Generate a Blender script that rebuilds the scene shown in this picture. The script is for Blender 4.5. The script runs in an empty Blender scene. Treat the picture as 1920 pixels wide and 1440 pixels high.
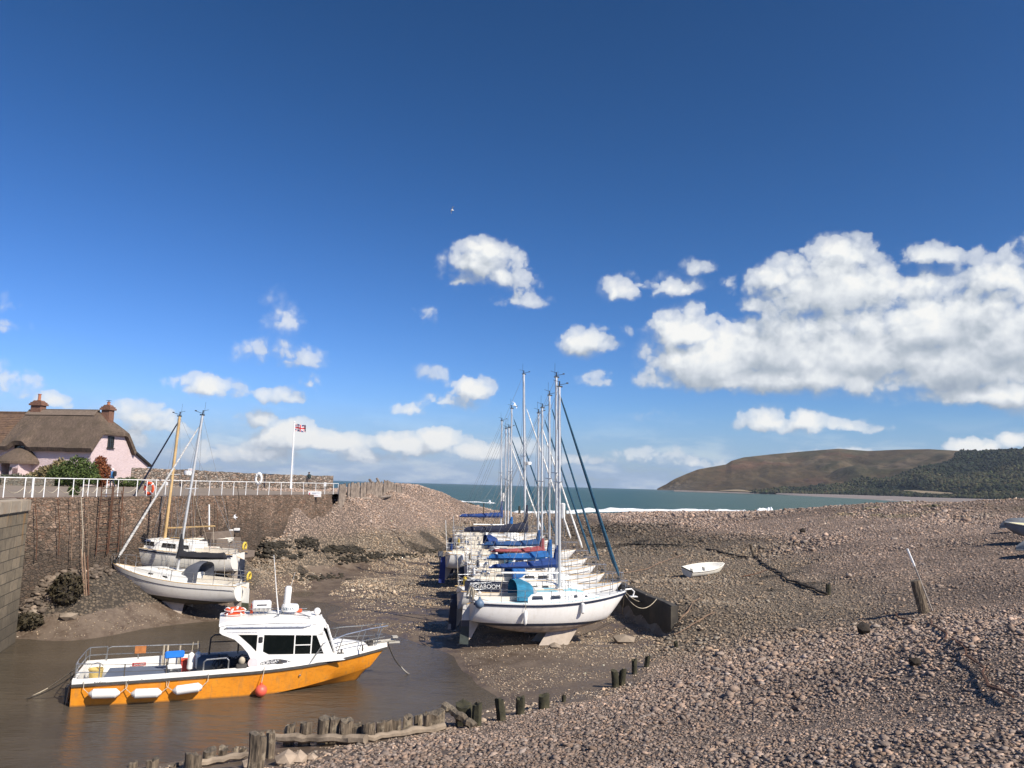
import bpy, math, random
import numpy as np
from mathutils import Vector, Matrix

R = math.radians
SC = bpy.context.scene
COL = SC.collection
random.seed(7)
rng = np.random.default_rng(7)

# ------------------------------------------------------------------ camera
EYE = 7.3
F = 1442.0
cam_d = bpy.data.cameras.new('camera')
cam_d.sensor_width = 36.0
cam_d.lens = F / 1920 * 36
cam_d.clip_start = 0.1
cam_d.clip_end = 60000
cam = bpy.data.objects.new('camera', cam_d)
COL.objects.link(cam)
CM = Matrix.Translation((0, 0, EYE)) @ Matrix.Rotation(R(90 + 7.49), 4, 'X') @ Matrix.Rotation(R(1.55), 4, 'Z')
cam.matrix_world = CM
SC.camera = cam
CR = CM.to_3x3()

def ray(u, v):
    return CR @ Vector(((u - 960) / F, -(v - 720) / F, -1))

def at(u, v, Y):
    d = ray(u, v)
    return Vector((0, 0, EYE)) + d * (Y / d.y)

def gz(u, v, z):
    d = ray(u, v)
    return Vector((0, 0, EYE)) + d * ((z - EYE) / d.z)

# ------------------------------------------------------------------ sun, exposure
SUN_EL, SUN_AZ = R(41), R(130)           # azimuth clockwise from +Y
sun_d = bpy.data.lights.new('sun', 'SUN')
sun_d.energy = 5.0
sun_d.angle = R(0.55)
sun_d.color = (1.0, 0.93, 0.82)
sun = bpy.data.objects.new('sun', sun_d)
COL.objects.link(sun)
sv = Vector((math.cos(SUN_EL) * math.sin(SUN_AZ), math.cos(SUN_EL) * math.cos(SUN_AZ), math.sin(SUN_EL)))
sun.rotation_euler = sv.to_track_quat('Z', 'Y').to_euler()
vs = SC.view_settings
vs.view_transform = 'Standard'
vs.look = 'None'
vs.exposure = 0.5
vs.gamma = 1.0
vs.use_curve_mapping = False

# ------------------------------------------------------------------ sky with clouds (all in world directions)
W = bpy.data.worlds.new('World')
SC.world = W
W.use_nodes = True
wt = W.node_tree
wt.nodes.clear()

class NT:
    """tiny node-building helper"""
    def __init__(s, tree): s.t = tree
    def n(s, typ, **kw):
        nd = s.t.nodes.new(typ)
        for k, v in kw.items(): setattr(nd, k, v)
        return nd
    def put(s, sock, val):
        if val is None: return
        if isinstance(val, bpy.types.NodeSocket): s.t.links.new(val, sock)
        else: sock.default_value = val
    def m(s, op, a, b=None, c=None, clamp=False):
        nd = s.n('ShaderNodeMath', operation=op, use_clamp=clamp)
        s.put(nd.inputs[0], a); s.put(nd.inputs[1], b)
        if c is not None: s.put(nd.inputs[2], c)
        return nd.outputs[0]
    def vm(s, op, a, b=None, c=None, out=0):
        nd = s.n('ShaderNodeVectorMath', operation=op)
        s.put(nd.inputs[0], a)
        if b is not None: s.put(nd.inputs[1], b)
        if c is not None: s.put(nd.inputs[2], c)
        return nd.outputs[out]
    def noise(s, vec, scale, detail=4, rough=.55, lac=2.0, col=False, dist=0.0):
        nd = s.n('ShaderNodeTexNoise')
        s.put(nd.inputs['Vector'], vec)
        nd.inputs['Scale'].default_value = scale; nd.inputs['Detail'].default_value = detail
        nd.inputs['Roughness'].default_value = rough; nd.inputs['Lacunarity'].default_value = lac
        nd.inputs['Distortion'].default_value = dist
        return nd.outputs[1 if col else 0]
    def mr(s, v, a, b, c=0.0, d=1.0, smooth=False):
        nd = s.n('ShaderNodeMapRange', interpolation_type='SMOOTHSTEP' if smooth else 'LINEAR')
        s.put(nd.inputs[0], v)
        for i, x in enumerate((a, b, c, d)): s.put(nd.inputs[i + 1], x)
        return nd.outputs[0]
    def mix(s, f, a, b, mode='MIX'):
        nd = s.n('ShaderNodeMix', data_type='RGBA', blend_type=mode)
        s.put(nd.inputs[0], f)
        s.put(nd.inputs[6], (*a, 1) if isinstance(a, tuple) and len(a) == 3 else a)
        s.put(nd.inputs[7], (*b, 1) if isinstance(b, tuple) and len(b) == 3 else b)
        return nd.outputs[2]
    def ramp(s, f, stops):
        nd = s.n('ShaderNodeValToRGB')
        s.put(nd.inputs[0], f)
        el = nd.color_ramp.elements
        while len(el) < len(stops): el.new(0.5)
        for e, (p, c) in zip(el, stops):
            e.position = p; e.color = (*c, 1)
        return nd.outputs[0]
    def bump(s, h, strength, dist, normal=None):
        nd = s.n('ShaderNodeBump')
        nd.inputs['Strength'].default_value = strength; nd.inputs['Distance'].default_value = dist
        s.put(nd.inputs['Height'], h)
        if normal is not None: s.put(nd.inputs['Normal'], normal)
        return nd.outputs[0]

# cloud puffs: (u, v, half width, half height, thickness) in photo pixels, turned into world azimuth / elevation
PUFFS = [
 (1290,612,58,50,1),(1268,655,40,60,.9),(1340,660,110,72,1),(1450,640,130,90,1),(1455,520,60,28,.7),(1560,520,110,78,1),(1600,470,45,35,.8),
 (1620,640,210,95,1),(1480,700,230,38,1),(1750,590,130,90,1),(1800,660,220,95,1),(1880,500,100,60,.7),(1890,610,150,120,1),(1750,470,85,26,.7),
 (1860,730,170,36,1),(1690,525,60,40,.7),(1990,560,120,150,1),(2060,690,160,90,1),(1400,560,50,40,.7),
 (905,485,58,46,.75),(945,510,52,44,.75),(868,520,40,26,.65),(900,455,30,22,.6),(955,555,60,20,.45),(790,578,24,20,.25),
 (1178,532,42,28,.5),(1250,528,48,24,.5),(1304,497,28,16,.32),(1370,525,30,14,.3),
 (1100,635,46,32,.75),(1170,612,26,12,.2),(1130,708,38,18,.45),
 (878,722,38,30,.7),(845,750,52,20,.6),(780,762,38,14,.45),(825,700,46,16,.25),(955,598,40,10,.15),
 (525,662,66,30,.45),(535,590,34,34,.25),(505,545,26,20,.2),
 (385,718,54,24,.6),(430,730,34,18,.4),(540,738,50,18,.6),(580,718,26,20,.55),
 (475,776,28,24,.6),(555,812,70,32,1.15),(625,828,56,22,1.05),(510,838,60,26,.8),(640,815,30,12,.7),
 (110,748,34,18,.45),(265,770,70,26,.6),(310,790,60,30,.6),(240,810,90,26,.45),(400,845,80,22,.5),
 (760,828,70,24,.95),(830,822,44,24,.95),(900,842,60,20,.8),(700,850,60,20,.7),(985,838,50,22,.45),
 (1060,858,50,12,.4),(1215,852,60,18,.4),(1300,862,60,12,.4),
 (1440,780,44,26,.85),(1500,790,44,24,.85),(1580,796,44,14,.5),(1645,802,24,10,.3),(1400,788,30,14,.35),
 (1815,832,34,20,1.1),(1855,838,34,14,1.0),(1905,822,26,18,.7),(1200,770,34,14,.22),(1560,845,60,10,.4),(40,735,22,14,.25),
 (-60,700,90,40,.5),(-120,560,120,50,.6),
]

def azel(u, v):
    d = ray(u, v).normalized()
    return math.atan2(d.x, d.y), math.asin(d.z)

cg = bpy.data.node_groups.new('cloud_density', 'ShaderNodeTree')
cg.interface.new_socket('Vector', in_out='INPUT', socket_type='NodeSocketVector')
cg.interface.new_socket('Density', in_out='OUTPUT', socket_type='NodeSocketFloat')
g = NT(cg)
gi = g.n('NodeGroupInput'); go = g.n('NodeGroupOutput')
P = gi.outputs[0]
w1 = g.vm('SUBTRACT', g.noise(P, 9, 3, .5, col=True), (.5, .5, .5))
w2 = g.vm('SUBTRACT', g.noise(P, 34, 5, .6, col=True), (.5, .5, .5))
PW = g.vm('MULTIPLY_ADD', w1, (.026, .018, 0), P)
PW = g.vm('MULTIPLY_ADD', w2, (.026, .020, 0), PW)
acc = None
for (u, v, ru, rv, th) in PUFFS:
    a, e = azel(u, v)
    k = math.cos(a) ** 1.2
    gk = 1.5 / (1 - .12 / max(th, .22))
    ra, re = ru / F * k * gk, rv / F * k * gk
    e -= re * .22
    dlt = g.vm('MULTIPLY_ADD', PW, (1 / ra, 1 / re, 0), (-a / ra, -e / re, 0))
    dlt = g.vm('MAXIMUM', dlt, g.vm('MULTIPLY', dlt, (-1, -1.75, 0)))      # flat bases, heaped tops
    ln = g.vm('LENGTH', dlt, out=1)
    t = g.mr(ln, 0.0, 1.0, th, 0.0)
    acc = t if acc is None else g.m('SMOOTH_MAX', acc, t, 0.06)
acc = g.m('SUBTRACT', acc, .012)
def billow(scale, k):
    nd = g.n('ShaderNodeTexVoronoi', feature='SMOOTH_F1' if scale < 20 else 'F1', voronoi_dimensions='2D')
    g.put(nd.inputs['Vector'], PW); nd.inputs['Scale'].default_value = scale
    if scale < 20: nd.inputs['Smoothness'].default_value = .35
    return g.m('MULTIPLY', g.m('SUBTRACT', .40, nd.outputs['Distance']), k)
fb = g.noise(PW, 30, 6, .62, 2.1)
bl = g.m('ADD', g.m('ADD', billow(17, .50), billow(42, .26)), g.m('ADD', billow(100, .15), g.m('MULTIPLY', g.m('SUBTRACT', fb, .5), .42)))
gate = g.m('MULTIPLY', g.mr(acc, .02, .34, 0.0, 1.0), g.mr(acc, .45, .95, 1.0, .42))
acc = g.m('MULTIPLY_ADD', bl, gate, acc)
g.put(go.inputs[0], acc)

w = NT(wt)
tc = w.n('ShaderNodeTexCoord')
sep = w.n('ShaderNodeSeparateXYZ'); w.put(sep.inputs[0], tc.outputs['Generated'])
az = w.m('ARCTAN2', sep.outputs[0], sep.outputs[1])
el = w.m('ARCSINE', sep.outputs[2])
cmb = w.n('ShaderNodeCombineXYZ'); w.put(cmb.inputs[0], az); w.put(cmb.inputs[1], el)
AE = cmb.outputs[0]
def dens(vec):
    nd = w.n('ShaderNodeGroup'); nd.node_tree = cg
    w.put(nd.inputs[0], vec)
    return nd.outputs[0]
D0 = dens(AE)
D1 = dens(w.vm('ADD', AE, (.008, .016, 0)))
sky = w.n('ShaderNodeTexSky', sky_type='NISHITA')
sky.sun_disc = False
sky.sun_elevation = SUN_EL
sky.sun_rotation = SUN_AZ
sky.air_density = 1.0
sky.dust_density = 0.35
sky.ozone_density = 3.0
sky.altitude = 0
bg1 = w.n('ShaderNodeBackground'); bg1.inputs[1].default_value = 0.115
# sky colour graded per channel: deeper blue overhead than the model's default
skv = w.vm('SCALE', sky.outputs[0]); skv.node.inputs['Scale'].default_value = .115
s3 = w.n('ShaderNodeSeparateXYZ'); w.put(s3.inputs[0], skv)
c3 = w.n('ShaderNodeCombineXYZ')
for i_, (k_, g_) in enumerate(((1.33 * .8**1.72, 1.72), (1.01 * .94**1.44, 1.44), (1.138 * 1.12**1.6, 1.6))):
    w.put(c3.inputs[i_], w.m('MULTIPLY', w.m('POWER', s3.outputs[i_], g_), k_ / .115 / 1.414))
w.put(bg1.inputs[0], c3.outputs[0])
# low bank of broken stratus near the horizon
veil_n = w.noise(w.vm('MULTIPLY', AE, (1.0, 3.6, 1.0)), 9, 6, .6)
veil = w.m('MULTIPLY', w.mr(w.m('ADD', el, w.m('MULTIPLY', w.m('SUBTRACT', veil_n, .5), .08)), .012, .115, 1.0, 0.0, True), w.mr(veil_n, .36, .58, .5, 1.0, True))
veil = w.m('MULTIPLY', veil, .9)

grad = w.m('SUBTRACT', D0, D1)
fine = w.noise(AE, 55, 3, .6)
alpha = w.mr(D0, .10, w.mr(grad, -.16, .16, .62, .24), 0.0, 1.0, True)
broad = w.noise(AE, 8.5, 4, .55)
lit = w.m('ADD', w.mr(grad, -.44, .38, 0.0, 1.0), w.m('MULTIPLY', w.m('SUBTRACT', fine, .5), .22))
lit = w.m('ADD', lit, w.m('MULTIPLY', w.m('SUBTRACT', broad, .5), 1.25), clamp=True)
ccol = w.ramp(lit, [(0.0, (.25, .295, .36)), (.30, (.34, .38, .43)), (.55, (.47, .50, .54)), (.80, (.60, .62, .635)), (1.0, (.68, .68, .665))])
bg2 = w.n('ShaderNodeBackground'); bg2.inputs[1].default_value = 1.0
w.put(bg2.inputs[0], ccol)
vcol = w.mix(w.mr(veil_n, .45, .68, 0, 1, True), (.21, .32, .50), (.47, .53, .60))
bg3 = w.n('ShaderNodeBackground'); bg3.inputs[1].default_value = 1.0
w.put(bg3.inputs[0], vcol)
mx0 = w.n('ShaderNodeMixShader'); w.put(mx0.inputs[0], veil); w.put(mx0.inputs[1], bg1.outputs[0]); w.put(mx0.inputs[2], bg3.outputs[0])
mx1 = w.n('ShaderNodeMixShader')
amax = w.m('MULTIPLY', alpha, w.mr(D0, .12, .60, .50, 1.0))
w.put(mx1.inputs[0], amax); w.put(mx1.inputs[1], mx0.outputs[0]); w.put(mx1.inputs[2], bg2.outputs[0])
wo = w.n('ShaderNodeOutputWorld'); w.put(wo.inputs[0], mx1.outputs[0])

# ------------------------------------------------------------------ materials
MATS = {}
def new_mat(name):
    m = bpy.data.materials.new(name); m.use_nodes = True
    t = m.node_tree
    b = t.nodes['Principled BSDF']
    return m, NT(t), b

def mat(name, c, rough=.5, var=.12, scale=6.0, bump=0.0, metal=0.0, bscale=None, dirt=None, dirt_amt=.4, spec=.5, coat=0):
    """plain surface with a little uneven tone, optional dirt patches and bump"""
    if name in MATS: return MATS[name]
    m, n, b = new_mat(name)
    co = n.n('ShaderNodeTexCoord').outputs['Object']
    f = n.noise(co, scale, 5, .6)
    lo = tuple(x * (1 - var) for x in c); hi = tuple(min(1, x * (1 + var)) for x in c)
    colr = n.mix(n.mr(f, .35, .65), lo, hi)
    if dirt:
        colr = n.mix(n.m('MULTIPLY', n.mr(n.noise(co, scale * .4, 6, .65), .48, .68), dirt_amt), colr, dirt)
    n.put(b.inputs['Base Color'], colr)
    n.put(b.inputs['Roughness'], n.mr(f, .3, .7, max(0, rough - .08), min(1, rough + .08)))
    b.inputs['Metallic'].default_value = metal
    b.inputs['Specular IOR Level'].default_value = spec
    b.inputs['Coat Weight'].default_value = coat
    if bump: n.put(b.inputs['Normal'], n.bump(n.noise(co, bscale or scale * 3, 6, .6), bump, .02))
    MATS[name] = m
    return m

# ------------------------------------------------------------------ mesh helpers
class MB:
    def __init__(s): s.v = []; s.f = []; s.mi = []; s.cur = 0
    def add(s, vs, fs):
        o = len(s.v)
        s.v += [tuple(p) for p in vs]
        for f in fs:
            s.f.append([o + i for i in f]); s.mi.append(s.cur)
        return s
    def box(s, c, d, rot=None):
        x, y, z = (k / 2 for k in d)
        ps = [Vector((i * x, j * y, k * z)) for i in (-1, 1) for j in (-1, 1) for k in (-1, 1)]
        if rot is not None: ps = [rot @ p for p in ps]
        c = Vector(c)
        return s.add([p + c for p in ps], [(0,1,3,2),(4,6,7,5),(0,4,5,1),(2,3,7,6),(0,2,6,4),(1,5,7,3)])
    def loft(s, rings, close=True, caps=True):
        n = len(rings[0]); vs = [p for r in rings for p in r]; fs = []
        for i in range(len(rings) - 1):
            for j in range(n if close else n - 1):
                k = (j + 1) % n
                fs.append((i*n+j, i*n+k, (i+1)*n+k, (i+1)*n+j))
        if caps:
            fs.append(tuple(range(n))[::-1]); fs.append(tuple((len(rings)-1)*n + j for j in range(n)))
        return s.add(vs, fs)
    def tube(s, pts, r, n=6, caps=True, flat=1.0):
        pts = [Vector(p) for p in pts]
        rs = r if isinstance(r, (list, tuple)) else [r] * len(pts)
        rings = []; prev = None
        for i, p in enumerate(pts):
            a = pts[max(0, i-1)]; b = pts[min(len(pts)-1, i+1)]
            t = (b - a)
            t = t.normalized() if t.length > 1e-9 else Vector((0, 0, 1))
            up = prev if prev is not None else (Vector((0, 0, 1)) if abs(t.z) < .9 else Vector((1, 0, 0)))
            x = up.cross(t)
            if x.length < 1e-6: x = Vector((0, 1, 0)).cross(t)
            x.normalize(); y = t.cross(x).normalized(); prev = y
            rings.append([p + x * math.cos(2*math.pi*k/n) * rs[i] + y * math.sin(2*math.pi*k/n) * rs[i] * flat for k in range(n)])
        return s.loft(rings, True, caps)
    def lathe(s, prof, c=(0,0,0), n=12, rot=None):
        rings = []
        c = Vector(c)
        for r, z in prof:
            rg = [Vector((math.cos(2*math.pi*k/n) * r, math.sin(2*math.pi*k/n) * r, z)) for k in range(n)]
            if rot is not None: rg = [rot @ p for p in rg]
            rings.append([p + c for p in rg])
        return s.loft(rings)
    def prism(s, poly, axis, a, b):
        """polygon of 2-D points pushed along axis from a to b"""
        def P3(p, w):
            return {'x': (w, p[0], p[1]), 'y': (p[0], w, p[1]), 'z': (p[0], p[1], w)}[axis]
        return s.loft([[P3(p, a) for p in poly], [P3(p, b) for p in poly]])
    def ball(s, c, r, n=10, m=6, sc=(1,1,1)):
        rings = []
        for i in range(m + 1):
            ph = math.pi * (i / m) ; ph = min(max(ph, .12), math.pi - .12)
            rings.append([(c[0] + r*sc[0]*math.sin(ph)*math.cos(2*math.pi*k/n), c[1] + r*sc[1]*math.sin(ph)*math.sin(2*math.pi*k/n), c[2] - r*sc[2]*math.cos(ph)) for k in range(n)])
        return s.loft(rings)
    def build(s, name, m, parent=None, smooth=False, bevel=0):
        me = bpy.data.meshes.new(name)
        me.from_pydata(s.v, [], s.f)
        for k in (m if isinstance(m, (list, tuple)) else [m]): me.materials.append(k)
        if isinstance(m, (list, tuple)): me.polygons.foreach_set('material_index', s.mi)
        import bmesh
        bm = bmesh.new(); bm.from_mesh(me)
        bmesh.ops.recalc_face_normals(bm, faces=bm.faces)
        if bevel:
            es = [e for e in bm.edges if len(e.link_faces) == 2 and e.calc_face_angle(0) > .6]
            bmesh.ops.bevel(bm, geom=es, offset=bevel, segments=2, affect='EDGES', clamp_overlap=True)
        bm.to_mesh(me); bm.free()
        if smooth:
            me.polygons.foreach_set('use_smooth', [True] * len(me.polygons))
            if smooth != 'all':
                try: me.set_sharp_from_angle(angle=R(38))
                except Exception: pass
        o = bpy.data.objects.new(name, me)
        COL.objects.link(o)
        if parent: o.parent = parent
        return o

def tag(o, label=None, cat=None, group=None, kind=None):
    if label: o['label'] = label
    if cat: o['category'] = cat
    if group: o['group'] = group
    if kind: o['kind'] = kind
    return o

def empty(name, loc, rz=0.0, label=None, cat=None, group=None, rot=None):
    o = bpy.data.objects.new(name, None)
    COL.objects.link(o)
    o.location = loc
    o.rotation_euler = rot if rot else (0, 0, rz)
    o.empty_display_size = .2
    return tag(o, label, cat, group)

def copy_tree(o, parent=None):
    c = o.copy(); COL.objects.link(c); c.parent = parent
    for ch in list(o.children): copy_tree(ch, c)
    return c

def big_mesh(name, V, Fq, m, smooth=False, attrs=None):
    """fast mesh from numpy arrays; Fq is (n, k) faces"""
    me = bpy.data.meshes.new(name)
    n, k = Fq.shape
    me.vertices.add(len(V)); me.vertices.foreach_set('co', np.ascontiguousarray(V, dtype=np.float32).ravel())
    me.loops.add(n * k); me.loops.foreach_set('vertex_index', np.ascontiguousarray(Fq, dtype=np.int32).ravel())
    me.polygons.add(n)
    me.polygons.foreach_set('loop_start', np.arange(0, n * k, k, dtype=np.int32))
    me.polygons.foreach_set('loop_total', np.full(n, k, dtype=np.int32))
    if smooth: me.polygons.foreach_set('use_smooth', np.ones(n, dtype=bool))
    me.update(calc_edges=True)
    for nm, arr in (attrs or {}).items():
        a = me.color_attributes.new(nm, 'FLOAT_COLOR', 'POINT')
        c4 = np.ones((len(V), 4), dtype=np.float32); c4[:, :3] = arr
        a.data.foreach_set('color', c4.ravel())
    me.materials.append(m)
    o = bpy.data.objects.new(name, me); COL.objects.link(o)
    return o

def text_mesh(s, size, extrude=.003, align='LEFT'):
    cu = bpy.data.curves.new('lettering', 'FONT')
    cu.body = s; cu.size = size; cu.extrude = extrude; cu.align_x = align
    ob = bpy.data.objects.new('lettering', cu)
    COL.objects.link(ob)
    bpy.context.view_layer.update()
    me = bpy.data.meshes.new_from_object(ob.evaluated_get(bpy.context.evaluated_depsgraph_get()))
    bpy.data.objects.remove(ob)
    return me

def lettering(name, s, size, mat_, parent, M4, extrude=.003):
    me = text_mesh(s, size, extrude)
    me.transform(M4)
    me.materials.clear(); me.materials.append(mat_)
    o = bpy.data.objects.new(name, me); COL.objects.link(o); o.parent = parent
    return o

# value noise for numpy arrays
def vnoise(x, y, seed=0):
    def h(i, j):
        n = (i * 374761393 + j * 668265263 + seed * 974634777) & 0xffffffff
        n = ((n ^ (n >> 13)) * 1274126177) & 0xffffffff
        return ((n ^ (n >> 16)) & 0xffff) / 65535.0
    xi = np.floor(x).astype(np.int64); yi = np.floor(y).astype(np.int64)
    fx = x - xi; fy = y - yi
    fx = fx * fx * (3 - 2 * fx); fy = fy * fy * (3 - 2 * fy)
    return (h(xi, yi) * (1-fx) + h(xi+1, yi) * fx) * (1-fy) + (h(xi, yi+1) * (1-fx) + h(xi+1, yi+1) * fx) * fy

def fbm(x, y, o=4, seed=0):
    s = 0; a = .5; t = 0
    for k in range(o):
        s = s + a * vnoise(x * 2**k, y * 2**k, seed + k); t += a; a *= .5
    return s / t

def sstep(a, b, x):
    t = np.clip((x - a) / (b - a), 0, 1)
    return t * t * (3 - 2 * t)
# ------------------------------------------------------------------ terrain: one height field through measured points
PT = [ # (u, v, z) photo pixel and height
 (0,1217,0),(140,1202,0),(260,1180,0),(400,1166,0),(505,1152,0),(556,1118,0.02),(600,1112,.02),(628,1165,0),(700,1184,0),(790,1207,0),(850,1238,0),(885,1280,0),(925,1330,0),
 (50,1300,-.5),(300,1230,-.5),(500,1240,-.5),(680,1260,-.5),(300,1400,-.5),(50,1430,-.5),(620,1320,-.45),(800,1290,-.3),(560,1150,-.12),(590,1140,-.12),
 (260,1438,.0),(330,1425,-.1),(400,1400,-.15),(450,1385,-.2),(540,1345,-.3),(650,1335,-.3),(760,1330,-.25),(870,1310,-.15),
 (380,1440,.3),(500,1438,.45),(560,1415,.4),(650,1398,.45),(720,1385,.5),(800,1372,.5),(900,1354,.5),(1000,1335,.5),(1060,1318,.5),(1150,1290,.55),(1210,1255,.6),(1265,1222,.65),
 (700,1440,1.05),(850,1440,1.35),(960,1440,1.6),(1200,1440,2.1),(1500,1440,2.8),(1900,1440,3.7),(1000,1390,1.1),(1200,1350,1.4),(1300,1280,1.2),(1400,1220,1.35),
 (1500,1300,2.2),(1700,1350,3.1),(1900,1300,3.9),(1500,1180,1.8),(1700,1220,2.8),(1900,1180,4.0),(1735,1150,2.8),(1320,1190,1.05),
 (1320,1085,1.7),(1410,1046,2.2),(1553,1115,2.4),(1350,1130,1.7),(1290,1050,1.9),(1200,1040,1.6),(1120,1035,1.3),
 (1200,1000,2.2),(1300,1000,2.8),(1400,1000,3.2),(1500,1050,2.9),(1600,1000,4.2),(1700,1050,3.8),(1800,1000,4.8),(1900,1045,4.3),(1900,1000,5.1),(1900,962,6.0),(1050,1000,1.6),
 (1165,1170,.5),(1225,1188,.55),(1205,1098,1.85),(1275,1128,1.85),(1285,1155,1.5),(1150,1210,.4),
 (340,1145,.4),(200,1132,.5),(450,1130,.35),(130,1112,1.3),(100,1130,.9),(60,1178,.25),
 (450,1080,.7),(500,1070,.6),(600,1060,.5),(700,1050,.5),(500,1040,1.2),(850,1010,1.1),(700,1022,1.9),(800,990,2.6),(700,980,3.5),(620,960,4.6),(650,950,4.9),(760,928,5.8),(680,940,5.2),
 (760,930,5.7),(800,950,4.6),(600,990,3.0),(650,1005,2.6),(550,1010,2.4),(600,1035,1.2),(850,970,3.2),(900,985,2.3),(700,1120,.22),(800,1120,.32),(750,1180,.1),(900,1250,.12),(1000,1250,.3),(1100,1220,.38),(1000,1207,.3),(900,1160,.32),(900,1075,.85),
 (1000,1100,.55),(1050,1050,1.0),(620,1090,.15),(700,1070,.25),(800,1055,.6),
 (620,1075,.4),(660,1090,.3),(560,1068,.65),(545,1092,.4),(700,1085,.32),(760,1060,.5),(800,1085,.45),(850,1105,.5),(505,1105,.35),(620,1120,.12),(680,1140,.16),(740,1150,.2),(650,1045,.85),(740,1037,1.0),(800,1025,1.2),
]
PY = [ # skyline points (u, v, Y)
 (640,928,67),(655,927,69.5),(672,925.5,72.5),(692,923,77),(712,916,83),(655,916,90),(690,912,93),(722,907,96),(750,907,98),(800,919,97),(850,936,100),(885,947,104),(920,956,110),(960,963,118),(1000,967,124),(1050,966,124),(1100,965,120),(1200,961,118),
 (1300,960,116),(1400,961,112),(1500,957,104),(1560,952,98),(1650,945,90),(1720,943,82),(1800,943,78),(1870,940,76),(1960,940,74),
]
PW_ = [ # plain world points (x, y, z)
 (-22,75,5.6),(-28,90,5.2),(-24,100,4.6),(-40,80,5.5),(53.5,84,6.85),(60,92,6.6),(66,100,6.2),(45,80,6.5),(-26,118,2.6),(-40,125,2.0),(-15,130,1.5),(-5,150,.6),(5,155,.4),(20,150,1.5),(35,150,2.2),(60,140,3.0),(80,120,4.5),(110,110,5.5),(-60,140,0),(-30,150,-1.5),(-60,180,-3),
 (0,185,-.8),(30,195,-.8),(70,195,-.5),(120,180,1),(160,120,5),(120,60,6.4),(70,45,6.2),(40,20,5.4),(30,5,5.0),(10,2,3.4),(0,0,3.0),(-15,-5,1.0),(20,-10,5),(60,0,6),(140,0,7),(-30,0,-.5),
 (-60,10,-.5),(-60,40,3),(-60,70,5),(-60,100,5),(0,250,-3),(60,250,-3),(-60,250,-4),(160,250,-2),(200,180,0),(-10,10,.6),(-6,6,1.2),(-30,20,-.5),(-10,0,1.5),
]
# foot of the quay wall, where sight lines meet the plane of its face
_A2, _B2 = Vector((-22.6, 36.0, 0)), Vector((-15.0, 66.0, 0)); _D2 = (_B2 - _A2).normalized(); _N2 = Vector((_D2.y, -_D2.x, 0))
def _foot(u, v, off=-.3):
    d = ray(u, v); k = (_A2 - _N2 * off).dot(_N2) / d.dot(_N2); return (d.x * k, d.y * k, EYE + d.z * k)
FOOT = [_foot(*q) for q in ((75,1085),(120,1068),(185,1052),(300,1036),(420,1008),(500,996),(527,988),(545,967),(560,948),(600,936),(632,930))]
_c = FOOT + [tuple(gz(*p)) for p in PT] + [tuple(at(*p)) for p in PY] + [tuple(map(float, p)) for p in PW_]
CP = np.array(_c)
def _phi(d2): return np.where(d2 > 1e-12, .5 * d2 * np.log(d2 + 1e-12), 0)
S_ = 40.0
_xy = CP[:, :2] / S_
_n = len(CP)
_K = _phi(((_xy[:, None] - _xy[None]) ** 2).sum(-1)) + np.eye(_n) * 6e-4
_P = np.c_[np.ones(_n), _xy]
_A = np.block([[_K, _P], [_P.T, np.zeros((3, 3))]])
_w = np.linalg.solve(_A, np.r_[CP[:, 2], 0, 0, 0])

SILL_A = gz(1165, 1095, 1.95); SILL_B = gz(1258, 1136, 1.95)

def tz(x, y, detail=True):
    x = np.atleast_1d(np.asarray(x, float)); y = np.atleast_1d(np.asarray(y, float))
    out = np.empty(len(x))
    for i in range(0, len(x), 20000):
        q = np.c_[x[i:i+20000], y[i:i+20000]] / S_
        k = _phi(((q[:, None] - _xy[None]) ** 2).sum(-1))
        out[i:i+20000] = k @ _w[:_n] + _w[_n] + q @ _w[_n+1:]
    out = np.clip(out, -4, 8.2)
    # sill: low on the harbour side, high behind it
    d = np.array([SILL_B.x - SILL_A.x, SILL_B.y - SILL_A.y]); L = np.hypot(*d); d = d / L
    nx, ny = d[1], -d[0]                     # points to the left / camera side
    rx = x - SILL_A.x; ry = y - SILL_A.y
    a = rx * d[0] + ry * d[1]; b = rx * nx + ry * ny
    m = sstep(-2.0, 0.0, a) * (1 - sstep(L - .2, L + 1.2, a))
    low = m * sstep(-.2, .1, b) * (1 - sstep(2.0, 4.5, b))
    out = out * (1 - low) + np.minimum(out, .45) * low
    if detail:
        amp = .05 + .10 * sstep(.8, 3, out)
        out = out + (fbm(x * .35, y * .35, 3, 3) - .5) * amp * 2 + (fbm(x * 1.3, y * 1.3, 2, 9) - .5) * amp * .5
    return out
# face direction check: camera side must be on the positive side of b
_d = Vector((SILL_B.x - SILL_A.x, SILL_B.y - SILL_A.y)).normalized()
SILL_N = Vector((_d.y, -_d.x, 0))

def gt(u, v, y0=8, y1=190):
    """first point of the ground seen through a photo pixel"""
    d = ray(u, v); Y = np.geomspace(y0, y1, 1400)
    k = Y / d.y
    zz = EYE + d.z * k; xx = d.x * k
    h = tz(xx, Y, False)
    i = np.argmax(zz <= h)
    if zz[i] > h[i]: i = len(Y) - 1
    return Vector((xx[i], Y[i], float(tz(xx[i], Y[i])[0])))

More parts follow.
